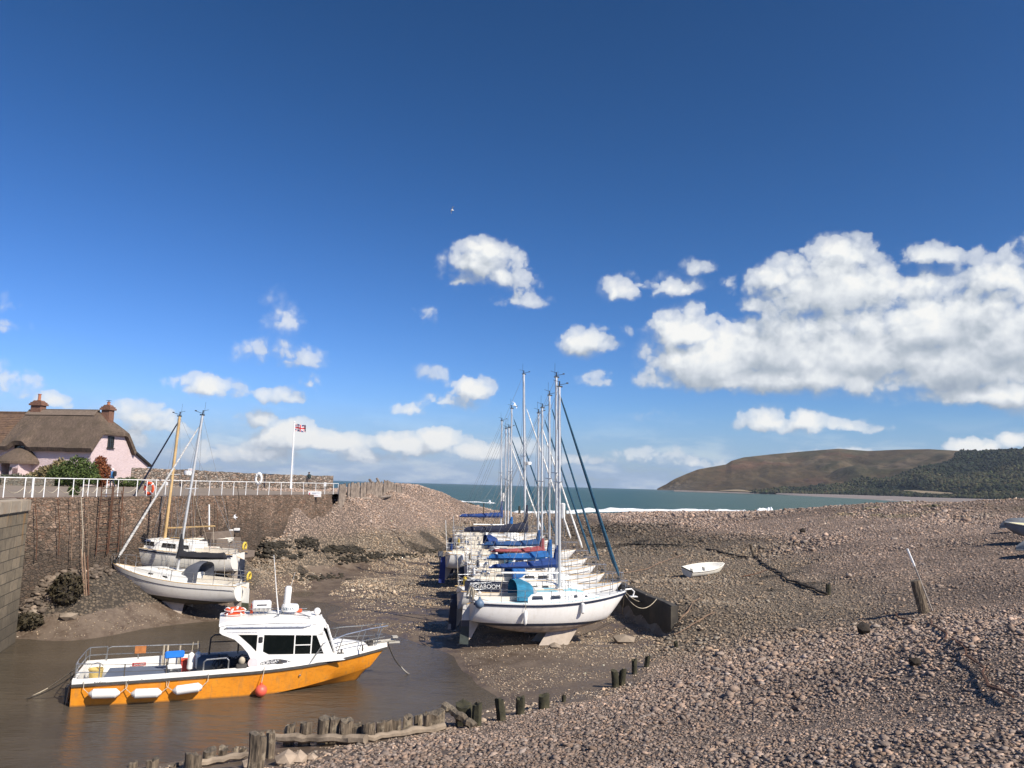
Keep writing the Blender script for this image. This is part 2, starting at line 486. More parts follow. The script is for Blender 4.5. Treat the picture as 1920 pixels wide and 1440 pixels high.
def zone(x, y, z):
    """mud, weed, tan, grass weights of the ground (what the ground really is made of there)"""
    n1 = fbm(x * .12, y * .12, 4, 21); n2 = fbm(x * .5, y * .5, 4, 33)
    near = sstep(3.5, 6.5, x - (y - 26) * .30) * (1 - sstep(38, 52, y))
    bank = sstep(0, 1.5, y * -1 + 26.5 - .22 * x) * 0
    mud = 1 - sstep(.42, .95, z + (n1 - .5) * 1.2 + (n2 - .5) * .5 + near * 1.2 + sstep(60, 80, y) * .2)
    # the bank in front of the piles is clean shingle right down to the piles
    fore = sstep(0, .8, (-1.15 + .30 * (x + 7.2) * 0) + z - .0) * 0
    front = sstep(0.0, .6, z - .22) * (1 - sstep(18.5, 20.5, y - .45 * np.maximum(x, -8) * .55))
    mud = mud * (1 - front)
    tan = (1 - sstep(2.3, 3.6, z + (n1 - .5) * 1.6)) * sstep(26, 36, y)
    weed = sstep(.60, .70, n2 * .7 + n1 * .3 + .06 * (1 - sstep(1.0, 2.2, z))) * sstep(.5, .9, z) * (1 - sstep(2.2, 3.4, z)) * sstep(34, 44, y)
    dark = sstep(1.2, 1.7, z) * (1 - sstep(2.8, 3.5, z + (n1 - .5))) * sstep(2, 10, x) * sstep(60, 75, y) * .8
    grass = sstep(.5, .7, n2) * np.exp(-(((x - 42) / 10) ** 2 + ((y - 78) / 6) ** 2)) 
    return mud, weed, tan, grass, dark

def ground_color(x, y, z, r=None):
    mud, weed, tan, grass, dark = zone(x, y, z)
    n = fbm(x * .3, y * .3, 4, 51)[:, None]
    shingle_tone = (.80 + .36 * sstep(.34, .62, fbm(x * .06 + 7, y * .09, 4, 141)))  # broad random tone over the shingle
    shingle_tone = np.where((y > 55) & (x < 5 + (y - 55) * .1), 1.05, shingle_tone)
    shingle_tone = (shingle_tone * (1 - (.30 - .22 * sstep(0, 8, x)) * (1 - sstep(16, 27, y))))[:, None]  # darker in the near foreground, most of all at the left
    pink = np.array([.240, .175, .134]) * (.8 + .4 * n) * shingle_tone
    tn = np.array([.195, .150, .105]) * (.8 + .4 * n)
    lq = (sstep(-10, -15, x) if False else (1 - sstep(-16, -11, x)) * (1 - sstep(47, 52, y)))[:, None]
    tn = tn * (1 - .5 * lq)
    c = pink * (1 - tan[:, None]) + tn * tan[:, None]
    c = c * (1 - dark[:, None] * .55)
    gcol = np.array([.13, .12, .045])
    c = c * (1 - grass[:, None] * .8) + gcol * grass[:, None] * .8
    return c, mud, weed, grass, dark

# near sheet, finer close to the camera
ys = np.concatenate([np.arange(-14, 8, 1.5), np.arange(8, 60, .32), np.arange(60, 130, .7), np.arange(130, 262, 3.0)])
xs = np.concatenate([np.arange(-90, -34, 2.0), np.arange(-34, 34, .34), np.arange(34, 70, .8), np.arange(70, 205, 4.0)])
XX, YY = np.meshgrid(xs, ys)
x = XX.ravel(); y = YY.ravel(); z = tz(x, y)
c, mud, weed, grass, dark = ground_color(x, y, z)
nx_, ny_ = len(xs), len(ys)
ii = np.arange(nx_ * ny_).reshape(ny_, nx_)
Fq = np.stack([ii[:-1, :-1], ii[:-1, 1:], ii[1:, 1:], ii[1:, :-1]], -1).reshape(-1, 4)

m_ground, n, b = new_mat('shingle_and_mud')
co = n.n('ShaderNodeNewGeometry').outputs['Position']
a1 = n.n('ShaderNodeVertexColor', layer_name='base').outputs[0]
a2 = n.n('ShaderNodeVertexColor', layer_name='zones').outputs[0]
sp = n.n('ShaderNodeSeparateColor'); n.put(sp.inputs[0], a2)
vor = n.n('ShaderNodeTexVoronoi', feature='F1'); n.put(vor.inputs['Vector'], co); vor.inputs['Scale'].default_value = 7
vor2 = n.n('ShaderNodeTexVoronoi', feature='F1'); n.put(vor2.inputs['Vector'], co); vor2.inputs['Scale'].default_value = 2.6
peb = n.mix(1.0, a1, n.ramp(vor.outputs['Color'], [(0, (.65, .64, .62)), (.5, (1.12, 1.1, 1.06)), (1, (1.6, 1.55, 1.48))]), 'MULTIPLY')
peb = n.mix(n.mr(vor.outputs['Distance'], .30, .55), peb, n.mix(1.0, a1, (.35, .35, .35), 'MULTIPLY'))
mn = n.noise(co, 1.1, 8, .65); mn2 = n.noise(co, 7, 7, .6)
mudc = n.mix(n.mr(mn, .38, .62), (.078, .054, .038), (.132, .096, .068))
mudc = n.mix(n.mr(mn2, .45, .75), mudc, (.15, .113, .08))
mudf = n.m('ADD', sp.outputs[0], n.m('MULTIPLY', n.m('SUBTRACT', n.noise(co, 2.2, 6, .6), .5), .9), clamp=True)
mudf = n.mr(mudf, .35, .65, 0, 1, True)
cc = n.mix(mudf, peb, mudc)
wf = n.m('MULTIPLY', n.mr(sp.outputs[1], .3, .7, 0, 1), n.mr(mn2, .35, .55))
cc = n.mix(wf, cc, (.022, .018, .011))
n.put(b.inputs['Base Color'], cc)
hgt = n.m('ADD', n.m('MULTIPLY', n.m('SUBTRACT', 1.0, vor.outputs['Distance']), n.m('SUBTRACT', 1.0, mudf)), n.m('MULTIPLY', mn2, .5))
n.put(b.inputs['Normal'], n.bump(hgt, .6, .04))
n.put(b.inputs['Roughness'], n.mr(mudf, 0, 1, .9, n.mr(mn, .42, .58, .45, .8)))
zz3 = np.stack([mud, weed, grass], -1)
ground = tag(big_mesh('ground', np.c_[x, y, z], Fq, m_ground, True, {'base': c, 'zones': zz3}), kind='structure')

# ------------------------------------------------------------------ stones of the shingle (nobody could count them)
t_ = (1 + 5 ** .5) / 2
ICO_V = np.array([(-1,t_,0),(1,t_,0),(-1,-t_,0),(1,-t_,0),(0,-1,t_),(0,1,t_),(0,-1,-t_),(0,1,-t_),(t_,0,-1),(t_,0,1),(-t_,0,-1),(-t_,0,1)]) / math.sqrt(1 + t_ * t_)
ICO_F = np.array([(0,11,5),(0,5,1),(0,1,7),(0,7,10),(0,10,11),(1,5,9),(5,11,4),(11,10,2),(10,7,6),(7,1,8),(3,9,4),(3,4,2),(3,2,6),(3,6,8),(3,8,9),(4,9,5),(2,4,11),(6,2,10),(8,6,7),(9,8,1)])

def scatter(name, px, py, size, col, m, flat=.5, sink=.15, zz=None, jit=.38):
    N = len(px)
    z = tz(px, py) if zz is None else zz
    sc = np.stack([size * rng.uniform(.75, 1.45, N), size * rng.uniform(.6, 1.0, N), size * flat * rng.uniform(.6, 1.3, N)], -1) * .5
    base = ICO_V[None] * (1 + rng.uniform(-jit, jit, (N, 12, 1)))
    v = base * sc[:, None]
    a = rng.uniform(0, 2 * np.pi, N); ca, sa = np.cos(a), np.sin(a)
    ti = rng.normal(0, .24, N); ct, st = np.cos(ti), np.sin(ti)
    X, Y, Z = v[..., 0], v[..., 1], v[..., 2]
    X, Z = X * ct[:, None] + Z * st[:, None], -X * st[:, None] + Z * ct[:, None]
    X, Y = X * ca[:, None] - Y * sa[:, None], X * sa[:, None] + Y * ca[:, None]
    V = np.stack([X + px[:, None], Y + py[:, None], Z + (z + sc[:, 2] * (1 - 2 * sink))[:, None]], -1).reshape(-1, 3)
    Fc = (ICO_F[None] + (np.arange(N) * 12)[:, None, None]).reshape(-1, 3)
    return big_mesh(name, V, Fc, m, False, {'base': np.repeat(col, 12, 0)})

m_stone, n, b = new_mat('pebble_stone')
a1 = n.n('ShaderNodeVertexColor', layer_name='base').outputs[0]
co = n.n('ShaderNodeNewGeometry').outputs['Position']
nn = n.noise(co, 22, 5, .6)
n.put(b.inputs['Base Color'], n.mix(1.0, a1, n.ramp(nn, [(.25, (.7, .7, .7)), (.75, (1.25, 1.25, 1.25))]), 'MULTIPLY'))
b.inputs['Roughness'].default_value = .85
n.put(b.inputs['Normal'], n.bump(nn, .4, .02))

def stone_field(name, x0, x1, y0, y1, per_m2, size, keep, bright=1.0, flat=.5, spread=.25):
    N = int((x1 - x0) * (y1 - y0) * per_m2)
    px = rng.uniform(x0, x1, N); py = rng.uniform(y0, y1, N)
    ok = (np.abs(px) < py * .70 + 3)           # only what the view and a step beside it can show
    px, py = px[ok], py[ok]
    z = tz(px, py)
    k = keep(px, py, z)
    ok = rng.uniform(0, 1, len(px)) < k
    px, py, z = px[ok], py[ok], z[ok]
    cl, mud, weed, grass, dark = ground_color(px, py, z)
    N = len(px)
    lum = np.exp(rng.normal(0, spread, N))[:, None]
    hue = rng.uniform(-.10, .10, N)[:, None]
    pale = (mud * .8)[:, None]
    base = cl * (1 - pale) + np.array([.34, .262, .182]) * pale
    base = base * (1 - .7 * sstep(.4, .8, weed)[:, None])
    cc = base * lum * bright * np.concatenate([1 + hue, np.ones_like(hue), 1 - hue], 1)
    sz = size * np.exp(rng.normal(0, .38, N)) * (1 - .35 * mud)
    band = fbm(px * .10 + 3, py * .16 + px * .05, 4, 123)
    sz = sz * (.60 + .55 * sstep(.36, .66, band))
    cc = np.clip(cc, .012, .62)
    print(name, N)
    return scatter(name, px, py, sz, cc, m_stone, flat, .32, z)

STREAM = np.array([tuple(gz(*p))[:2] for p in ((590,1150,0),(590,1115,0.05),(640,1085,.1),(665,1066,.2),(700,1052,.3),(780,1040,.5),(860,1028,.8))])
def stream(x, y):
    d = np.full(len(x), 1e9)
    for (a, b) in zip(STREAM[:-1], STREAM[1:]):
        e = b - a; t = np.clip(((x - a[0]) * e[0] + (y - a[1]) * e[1]) / (e @ e), 0, 1)
        d = np.minimum(d, np.hypot(x - a[0] - e[0] * t, y - a[1] - e[1] * t))
    return 1 - sstep(.7, 1.5, d + (fbm(x * .8, y * .8, 2, 5) - .5) * 1.2)
def mud_pebbles(x, y, z):
    mud = zone(x, y, z)[0]
    c = sstep(.38, .55, fbm(x * .22, y * .85, 4, 17))
    inquay = (x < -22.6 + (y - 36) * .2533 + .2)
    return np.where((z > .03) & ~inquay, 1, 0) * mud * c * (1 - stream(x, y)) * (1 - .5 * (1 - sstep(.05, .25, z)))
def mound(x, y, z):
    return on_shingle(x, y, z) * np.where(x < 3 - (y - 55) * .02, 1, 0)
def on_shingle(x, y, z):
    mud, weed, tan, grass, dark = zone(x, y, z)
    inquay = (x < -22.6 + (y - 36) * .2533 + .2) & (y > 20) & (y < 66.3)
    k = np.where(z > .05, 1.0, 0) * (1 - mud)
    clump = sstep(.52, .66, fbm(x * .45, y * .45, 4, 77))
    k = k + np.where(z > .03, 1, 0) * mud * (.05 + .6 * clump) * (1 - stream(x, y))
    return np.where(inquay, 0, np.clip(k, 0, 1))

st = []
def big_right(x, y, z):
    k = on_shingle(x, y, z)
    return k * (.25 + .75 * sstep(.42, .62, fbm(x * .22, y * .22, 3, 91))) * sstep(1.5, 8, x)
def weed_only(x, y, z): return zone(x, y, z)[1] * np.where(z > .1, 1, 0)
SF = [('shingle_stones', -9, 16, 8.5, 18, 260, .058, on_shingle, 1.1, .45),
      ('shingle_stones', 4, 16, 8.5, 17, 11, .13, big_right, 1.15, .34),
      ('shingle_stones', -12, 30, 18, 32, 135, .076, on_shingle, 1.1, .45),
      ('shingle_stones', 4, 32, 18, 36, 5, .17, big_right, 1.15, .45),
      ('shingle_stones', -25, 42, 32, 55, 55, .115, on_shingle, 1.12, .5),
      ('mud_pebbles', -24, 12, 25, 78, 60, .135, mud_pebbles, 1.0, .4),
      ('shingle_stones', -26, 3, 46, 112, 46, .13, mound, 1.35, .6),
      ('shingle_stones', -4, 60, 55, 90, 24, .155, on_shingle, 1.15, .55),
      ('shingle_stones', -6, 80, 90, 128, 9, .22, on_shingle, 1.15, .55)]
for k, a in enumerate(SF):
    o = stone_field(*a[:9], flat=a[9]); o['kind'] = 'stuff'

# ------------------------------------------------------------------ harbour pool and sea
def water_mat(name, deep, scale, strength, dist, rough, aniso=(1, 1, 1), caps=False, rot=0):
    m, n, b = new_mat(name)
    co = n.n('ShaderNodeNewGeometry').outputs['Position']
    mp = n.n('ShaderNodeMapping'); mp.inputs['Rotation'].default_value = (0, 0, rot); mp.inputs['Scale'].default_value = aniso
    n.put(mp.inputs[0], co)
    h1 = n.noise(mp.outputs[0], scale, 6, .55)
    h2 = n.noise(mp.outputs[0], scale * .22, 4, .5)
    h = n.m('ADD', h1, n.m('MULTIPLY', h2, 2.0))
    n.put(b.inputs['Normal'], n.bump(h, strength, dist))
    base = n.mix(n.mr(n.noise(co, scale * .05 if caps else .25, 4, .6), .35, .65), tuple(k * .85 for k in deep), tuple(k * 1.15 for k in deep))
    r = rough
    if caps:
        cn = n.noise(mp.outputs[0], scale * .16, 8, .68)
        cm = n.mr(cn, .655, .70, 0, .85, True)
        base = n.mix(cm, base, (.75, .78, .78))
        r = n.mr(cm, 0, 1, rough, .8)
    n.put(b.inputs['Base Color'], base)
    n.put(b.inputs['Roughness'], r)
    b.inputs['IOR'].default_value = 1.333
    b.inputs['Specular IOR Level'].default_value = .12 if caps else .5
    return m

pool_m = water_mat('harbour_water', (.075, .060, .042), 5.5, 1.0, .045, .10, (.5, 1.7, 1), rot=R(-24))
MB().add([(-60, 2, 0), (14, 2, 0), (14, 62, 0), (-60, 62, 0)], [(0, 1, 2, 3)]).build('harbour_water', pool_m)['kind'] = 'structure'
SEA = -1.0
sea_m = water_mat('sea_water', (.026, .066, .044), .55, .9, .5, .3, (.5, 1.3, 1), True)
mb = MB()
sx = [-15000, -6000, -900, 0, 900, 6000, 15000]; sy = [100, 400, 1500, 6000, 16000]
mb.add([(a, b_, SEA) for b_ in sy for a in sx], [(j*7+i, j*7+i+1, (j+1)*7+i+1, (j+1)*7+i) for j in range(4) for i in range(6)])
mb.build('sea', sea_m)['kind'] = 'structure'
# ------------------------------------------------------------------ far shore: headland, wood, beach, surf
SKY_L = [(1232,916.5),(1240,912),(1249,908),(1258,902),(1267,897),(1286,889),(1309,880),(1331,876),(1361,871),(1372,864),(1395,857.5),(1444,852),(1500,847),(1537,844),(1575,841),(1597,843),
         (1631,845.5),(1687,843),(1744,842),(1800,845),(1845,846),(1875,844),(1912,842),(1990,838),(2080,842),(2200,850)]
hu = np.concatenate([np.linspace(1232, 1300, 40), np.linspace(1302, 2200, 420)])
sk = np.interp(hu, [p[0] for p in SKY_L], [p[1] for p in SKY_L])
db = np.interp(hu, [1232, 1300, 1500, 1762, 1920, 2200], [3400, 3250, 2900, 2250, 1950, 1700])
wid = np.interp(hu, [1232, 1260, 1330, 1450, 1600, 2200], [60, 150, 420, 800, 1050, 1150])
NW = 110
ww = np.linspace(0, 1.35, NW)
V = np.zeros((len(hu), NW, 3)); 
for i, u in enumerate(hu):
    dr = db[i] + wid[i]
    top = at(u, sk[i], dr)
    zr = top.z
    d = ray(u, 920)
    Y = db[i] + wid[i] * ww
    V[i, :, 0] = d.x / d.y * Y; V[i, :, 1] = Y
    f = np.clip(ww, 0, 1)
    prof = .10 * np.minimum(f / .12, 1) * f / .5 + (f ** 1.25) * .92
    prof = np.clip(prof / (.10 * 1 / .5 + .92), 0, 1)
    back = np.where(ww > 1, 1 - (ww - 1) ** 2 * 1.5 - (ww - 1) * .25, 1)
    V[i, :, 2] = 3 + (zr - 3) * prof * back
hx, hy, hz = V[..., 0], V[..., 1], V[..., 2]
wf = np.clip(ww, 0, 1)[None]
gul = np.abs(fbm(hx * .0042 + 3, hy * .0022, 4, 5) - .5) * 2
amp = np.interp(hu, [1232, 1330, 1600], [4, 30, 62])[:, None]
hz += (gul - .35) * amp * np.sin(np.pi * np.clip(wf, 0, 1)) ** .8 * (ww[None] < 1)
hz += (fbm(hx * .03, hy * .03, 3, 8) - .5) * 6 * np.minimum(1, 4 * wf * (1.02 - wf))
cliff = sstep(1330, 1250, hu)[:, None] if False else (1 - sstep(1240, 1340, hu))[:, None]
hz += (fbm(hx * .05, hy * .05, 3, 18) - .5) * 22 * cliff * np.sin(np.pi * wf)
V[..., 2] = hz
# land cover: wood low down and on the right, heather brown above, turf, bare patches
U = np.repeat(hu[:, None], NW, 1); Wc = np.repeat(np.clip(ww, 0, 1)[None], len(hu), 0)
nb = fbm(hx * .004, hy * .004, 5, 31); nf = fbm(hx * .02, hy * .02, 4, 41)
heath = np.array([.090, .052, .031]); turf = np.array([.062, .056, .030]); bare = np.array([.14, .105, .07]); woodc = np.array([.020, .026, .014]); rock = np.array([.09, .078, .062])
col = heath[None, None] * (.75 + .5 * nf[..., None])
tm = sstep(.48, .6, nb)[..., None]
col = col * (1 - tm * .7) + turf * tm * .7
gn_ = fbm(hx * .0016 + 9, hy * .0016, 5, 71)[..., None]
col = col * (1 - .5 * sstep(.50, .58, gn_)) + np.array([.050, .052, .026]) * .5 * sstep(.50, .58, gn_)
col = col * (.7 + .6 * fbm(hx * .012, hy * .012, 4, 91)[..., None])
bm_ = (sstep(.57, .64, nf * .6 + nb * .4) * sstep(.35, .6, Wc))[..., None]
col = col * (1 - bm_ * .5) + bare * bm_ * .5
wl = np.interp(U, [1232, 1330, 1420, 1550, 1680, 1760, 1850, 2200], [0, .02, .16, .30, .42, .62, 1.05, 1.3]) + (nb - .5) * .5
wm = sstep(0, .04, wl - Wc)[..., None]
col = col * (1 - wm) + woodc * wm
cm_ = (cliff * sstep(.75, .3, Wc) if False else cliff * (1 - sstep(.4, .8, Wc)))[..., None]
col = col * (1 - cm_) + rock * cm_
m_hill, n, b = new_mat('heath_and_turf')
a1 = n.n('ShaderNodeVertexColor', layer_name='base').outputs[0]
co = n.n('ShaderNodeNewGeometry').outputs['Position']
nn = n.noise(co, .035, 7, .65)
n.put(b.inputs['Base Color'], n.mix(1.0, a1, n.ramp(nn, [(.3, (.7, .7, .7)), (.7, (1.3, 1.25, 1.2))]), 'MULTIPLY'))
b.inputs['Roughness'].default_value = .95
b.inputs['Specular IOR Level'].default_value = .1
n.put(b.inputs['Normal'], n.bump(nn, .8, 8))
H, Wn = len(hu), NW
ii = np.arange(H * Wn).reshape(H, Wn)
Fq = np.stack([ii[:-1, :-1], ii[1:, :-1], ii[1:, 1:], ii[:-1, 1:]], -1).reshape(-1, 4)
big_mesh('hill', V.reshape(-1, 3), Fq, m_hill, True, {'base': col.reshape(-1, 3)})['kind'] = 'structure'

def hillz(u, w):
    i = np.clip(np.searchsorted(hu, u), 0, H - 1); j = np.clip((w / 1.35 * (NW - 1)).astype(int), 0, NW - 1)
    return V[i, j]
def in_field(u, w):
    return ((u > 1680) & (u < 1790) & (np.abs(w - .155 - (1790 - u) * .0004) < .05)) | ((u > 1348) & (u < 1412) & (w < .09))
# crowns of the wood: lumpy little crowns all over the wooded part
NTREE = 42000
tu = rng.uniform(1330, 2190, NTREE); tw = rng.uniform(0, 1.0, NTREE) ** 1.2
tl = np.interp(tu, [1232, 1330, 1420, 1550, 1680, 1760, 1850, 2200], [0, .02, .16, .30, .42, .62, 1.05, 1.3])
tp = hillz(tu, tw)
tn_ = fbm(tp[:, 0] * .004, tp[:, 1] * .004, 5, 31)
ok = (tw < tl + (tn_ - .5) * .5) & ~in_field(tu, tw)
tp = tp[ok]; NTREE = len(tp)
tp = tp + rng.uniform(-6, 6, tp.shape) * np.array([1, 1, 0])
tlow = fbm(tp[:, 0] * .006, tp[:, 1] * .006, 4, 95)[:, None]
tc_ = (np.array([.022, .027, .015])[None] * (1 - sstep(.45, .6, tlow)) + np.array([.048, .048, .024])[None] * sstep(.45, .6, tlow)) * np.exp(rng.normal(0, .30, (NTREE, 1))) * (1 + rng.uniform(-.15, .15, (NTREE, 3)))
m_leaf, n, b = new_mat('wood_foliage')
a1 = n.n('ShaderNodeVertexColor', layer_name='base').outputs[0]
co = n.n('ShaderNodeNewGeometry').outputs['Position']
n.put(b.inputs['Base Color'], n.mix(1.0, a1, n.ramp(n.noise(co, .5, 4, .6), [(.3, (.6, .6, .6)), (.7, (1.4, 1.35, 1.2))]), 'MULTIPLY'))
b.inputs['Roughness'].default_value = .9; b.inputs['Specular IOR Level'].default_value = .15
n.put(b.inputs['Normal'], n.bump(n.noise(co, .6, 4, .6), 1.0, 2.0))
scatter('woodland', tp[:, 0], tp[:, 1], rng.uniform(5.5, 13, NTREE), tc_, m_leaf, .95, .25, tp[:, 2])['kind'] = 'stuff'

# two pale fields on the lower slope
m_field = mat('stubble', (.24, .185, .11), .95, .1, .02)
def patch(name, us, w_lo, w_hi, m, lift=1.5, kind='structure'):
    mb = MB(); rr = []
    for t in range(len(us)):
        a_ = hillz(np.array([us[t]]), np.array([w_lo[t]]))[0]; b_ = hillz(np.array([us[t]]), np.array([w_hi[t]]))[0]
        rr.append([tuple(a_ * (1 - k) + b_ * k + np.array([0, 0, lift])) for k in (0, .5, 1)])
    mb.loft(rr, False, False); o = mb.build(name, m, smooth=True); o['kind'] = kind
    return o
uu = np.linspace(1682, 1788, 14); ft = np.sin(np.linspace(0, np.pi, 14)) ** .6
patch('field', uu, .155 + (1788 - uu) * .0003 - .035 * ft, .155 + (1788 - uu) * .0003 + .035 * ft, m_field, 5)
uu = np.linspace(1348, 1414, 10); ft = np.sin(np.linspace(.25, np.pi - .1, 10)) ** .7
patch('field', uu, np.full(10, .01), .01 + .10 * ft, m_field, 4)

# far beach between the hill foot and the water
WL_ = [(1262,917.2),(1300,918.6),(1350,921.3),(1400,924.0),(1450,926.8),(1500,929.8),(1560,933),(1620,936),(1690,941),(1762,944.8),(1850,947.5),(1960,952),(2200,962)]
m_beach = mat('far_shingle', (.20, .165, .145), .95, .14, .02)
rr = []
for u in np.linspace(1262, 2200, 60):
    v = np.interp(u, [p[0] for p in WL_], [p[1] for p in WL_])
    a_ = gz(u, v, SEA - .15)
    a_ = Vector(a_); ft_ = hillz(np.array([u]), np.array([0.03]))[0]
    b_ = Vector(ft_)
    if a_.y < 0 or a_.y > b_.y - 30: a_ = Vector((b_.x / b_.y * (b_.y - 30), b_.y - 30, SEA - .15))
    mid = a_.lerp(b_, .35); mid.z = 3.2
    mid2 = a_.lerp(b_, .7); mid2.z = 5.0
    rr.append([tuple(a_), tuple(a_.lerp(mid, .35) + Vector((0, 0, -.6))), tuple(mid), tuple(mid2), (b_.x, b_.y, b_.z + .5)])
mb = MB(); mb.loft(rr, False, False)
mb.build('far_beach', m_beach, smooth=True)['kind'] = 'structure'

# surf: low ridges of broken water along the shore
m_foam, n, b = new_mat('foam')
co = n.n('ShaderNodeNewGeometry').outputs['Position']
fn = n.noise(co, .9, 7, .7)
n.put(b.inputs['Base Color'], n.mix(n.mr(fn, .36, .52), (.30, .38, .37), (.86, .87, .87)))
b.inputs['Roughness'].default_value = .8
n.put(b.inputs['Normal'], n.bump(fn, .7, .3))
mb = MB()
def surf_band(pts, wid, h, seed, z0=SEA):
    r_ = random.Random(seed); rr = []
    N = 90
    for k in range(N + 1):
        t = k / N * (len(pts) - 1); i = min(int(t), len(pts) - 2); f = t - i
        p = Vector(pts[i]).lerp(Vector(pts[i+1]), f)
        e = min(1, k / 6, (N - k) / 6)
        hh = h * e * (.35 + .65 * float(vnoise(np.array([k * .13]), np.array([seed * 7.7]))[0]) ** 1.5 * 1.6)
        ww_ = wid * e * (.6 + .8 * float(vnoise(np.array([k * .21 + 50]), np.array([seed * 3.1]))[0])) + .2
        d = Vector((p.x, p.y, 0)).normalized()
        rr.append([(p.x + d.x * ww_ * q, p.y + d.y * ww_ * q, z0 + .03 + hh * zz_) for q, zz_ in ((-1, 0), (-.5, .35), (-.1, .9), (.12, 1), (.3, .5), (.6, 0))])
    mb.loft(rr, False, False)
surf_band([gz(930, 962, SEA), gz(1010, 962, SEA), gz(1090, 960.5, SEA)], 10, .7, 1)
surf_band([gz(960, 969, SEA), gz(1020, 970, SEA), gz(1080, 968, SEA)], 6, .35, 2)
surf_band([gz(1060, 959, SEA), gz(1180, 957.6, SEA), gz(1320, 958, SEA)], 11, 1.25, 3)
surf_band([gz(1300, 957.5, SEA), gz(1370, 957.3, SEA), gz(1400, 958, SEA)], 8, .5, 4)
surf_band([gz(1418, 957, SEA), gz(1436, 956.5, SEA), gz(1450, 957, SEA)], 8, 1.2, 5)
surf_band([gz(850, 940, SEA), gz(900, 942, SEA), gz(930, 944, SEA)], 5, .3, 9)
for k, (u0, v0, u1, v1) in enumerate(((1480,925.5,1600,931.5),(1590,932.8,1680,939),(1690,939.5,1770,943.5),(1280,919.5,1420,925.0),(1700,942.5,1790,946.5))):
    surf_band([gz(u0, v0, SEA), gz((u0+u1)/2, (v0+v1)/2 - .4, SEA), gz(u1, v1, SEA)], 14, 1.1, 20 + k)
mb.build('surf', m_foam, smooth='all')['kind'] = 'stuff'

# ------------------------------------------------------------------ quay
QZ = 6.1
WA = Vector((-22.6, 36.0, 0)); WB = Vector((-15.0, 66.0, 0))
QD = (WB - WA).normalized(); QN = Vector((QD.y, -QD.x, 0))       # QN points to the harbour

def masonry(name, scale, stone, mortar, var=.5, bump=.9, stain=None, squash=1.7, wet=True):
    m, n, b = new_mat(name)
    co = n.n('ShaderNodeNewGeometry').outputs['Position']
    wv = n.vm('MULTIPLY_ADD', n.vm('SUBTRACT', n.noise(co, 1.6, 3, .5, col=True), (.5, .5, .5)), (.22, .22, .22), co)
    mp = n.vm('MULTIPLY', wv, (1, 1, squash))
    vd = n.n('ShaderNodeTexVoronoi', feature='DISTANCE_TO_EDGE'); n.put(vd.inputs['Vector'], mp); vd.inputs['Scale'].default_value = scale
    vc = n.n('ShaderNodeTexVoronoi', feature='F1'); n.put(vc.inputs['Vector'], mp); vc.inputs['Scale'].default_value = scale
    sepc = n.n('ShaderNodeSeparateColor'); n.put(sepc.inputs[0], vc.outputs['Color'])
    dk = tuple(k * (1 - var) for k in stone); lt = tuple(min(1, k * (1 + var)) for k in stone)
    c_ = n.mix(sepc.outputs[0], dk, lt)
    c_ = n.mix(n.mr(sepc.outputs[1], .6, .9, 0, .5), c_, (stone[0] * 1.3, stone[1] * .95, stone[2] * .75))
    fine_ = n.noise(co, 9, 6, .65)
    c_ = n.mix(1.0, c_, n.ramp(fine_, [(.3, (.65, .65, .65)), (.7, (1.25, 1.25, 1.25))]), 'MULTIPLY')
    edge = n.mr(vd.outputs['Distance'], .01, .06)
    c_ = n.mix(edge, mortar, c_)
    if stain: c_ = n.mix(n.m('MULTIPLY', n.mr(n.noise(n.vm('MULTIPLY', co, (1, 1, .25)), .7, 6, .7), .48, .66), .7), c_, stain)
    if wet:
        sz = n.n('ShaderNodeSeparateXYZ'); n.put(sz.inputs[0], co)
        hn = n.m('ADD', sz.outputs[2], n.m('MULTIPLY', n.m('SUBTRACT', n.noise(co, .5, 5, .6), .5), 2.2))
        c_ = n.mix(n.mr(hn, 3.3, 5.0, .72, 0.0), c_, (.050, .038, .026))      # tide line: weed and slime
    n.put(b.inputs['Base Color'], c_)
    b.inputs['Roughness'].default_value = .9
    hh = n.m('ADD', n.mr(vd.outputs['Distance'], 0, .10), n.m('ADD', n.m('MULTIPLY', fine_, .35), n.m('MULTIPLY', sepc.outputs[2], .5)))
    n.put(b.inputs['Normal'], n.bump(hh, bump, .09))
    return m
m_rubble = masonry('rubble_masonry', 4.2, (.205, .140, .098), (.27, .195, .130), .55, 1.0, (.10, .065, .04), 2.5)
m_parapet = masonry('parapet_masonry', 3.4, (.25, .205, .165), (.07, .058, .045), .55, 1.0, None, 1.6, False)
m_quay = mat('quay_surface', (.23, .18, .135), .95, .15, 1.2, .4, dirt=(.16, .13, .09), dirt_amt=.6)

# quay wall: rubble face with an uneven, slightly battered surface
def wall_grid(A, B, z0f, z1, du, dz, rough, seed, batter=0.0, nrm=None):
    """front face, top strip and back of a rubble wall as one solid"""
    L = (B - A).length; D = (B - A).normalized(); N = nrm or Vector((D.y, -D.x, 0))
    nu = int(L / du) + 1; nz = int((z1 - z0f) / dz) + 1
    rows = []
    for j in range(nz + 1):
        z = z0f + (z1 - z0f) * j / nz; row = []
        for i in range(nu + 1):
            s_ = L * i / nu
            k = (float(fbm(np.array([s_ * 1.9]), np.array([z * 3.0]), 3, seed)[0]) - .5) * rough + batter * (z1 - z)
            p = A + D * s_ + N * k; row.append((p.x, p.y, z))
        rows.append(row)
    return rows, D, N
mbq = MB()
rows, D_, N_ = wall_grid(WA - QD * 1.3, WB, 1.2, QZ, .35, .3, .28, 61, .06)
top = rows[-1]
rows.append([(p[0] - N_.x * .5, p[1] - N_.y * .5, QZ + .02) for p in top])
rows.append([(p[0] - N_.x * .6, p[1] - N_.y * .6, .2) for p in top])
mbq.loft(rows, False, False)
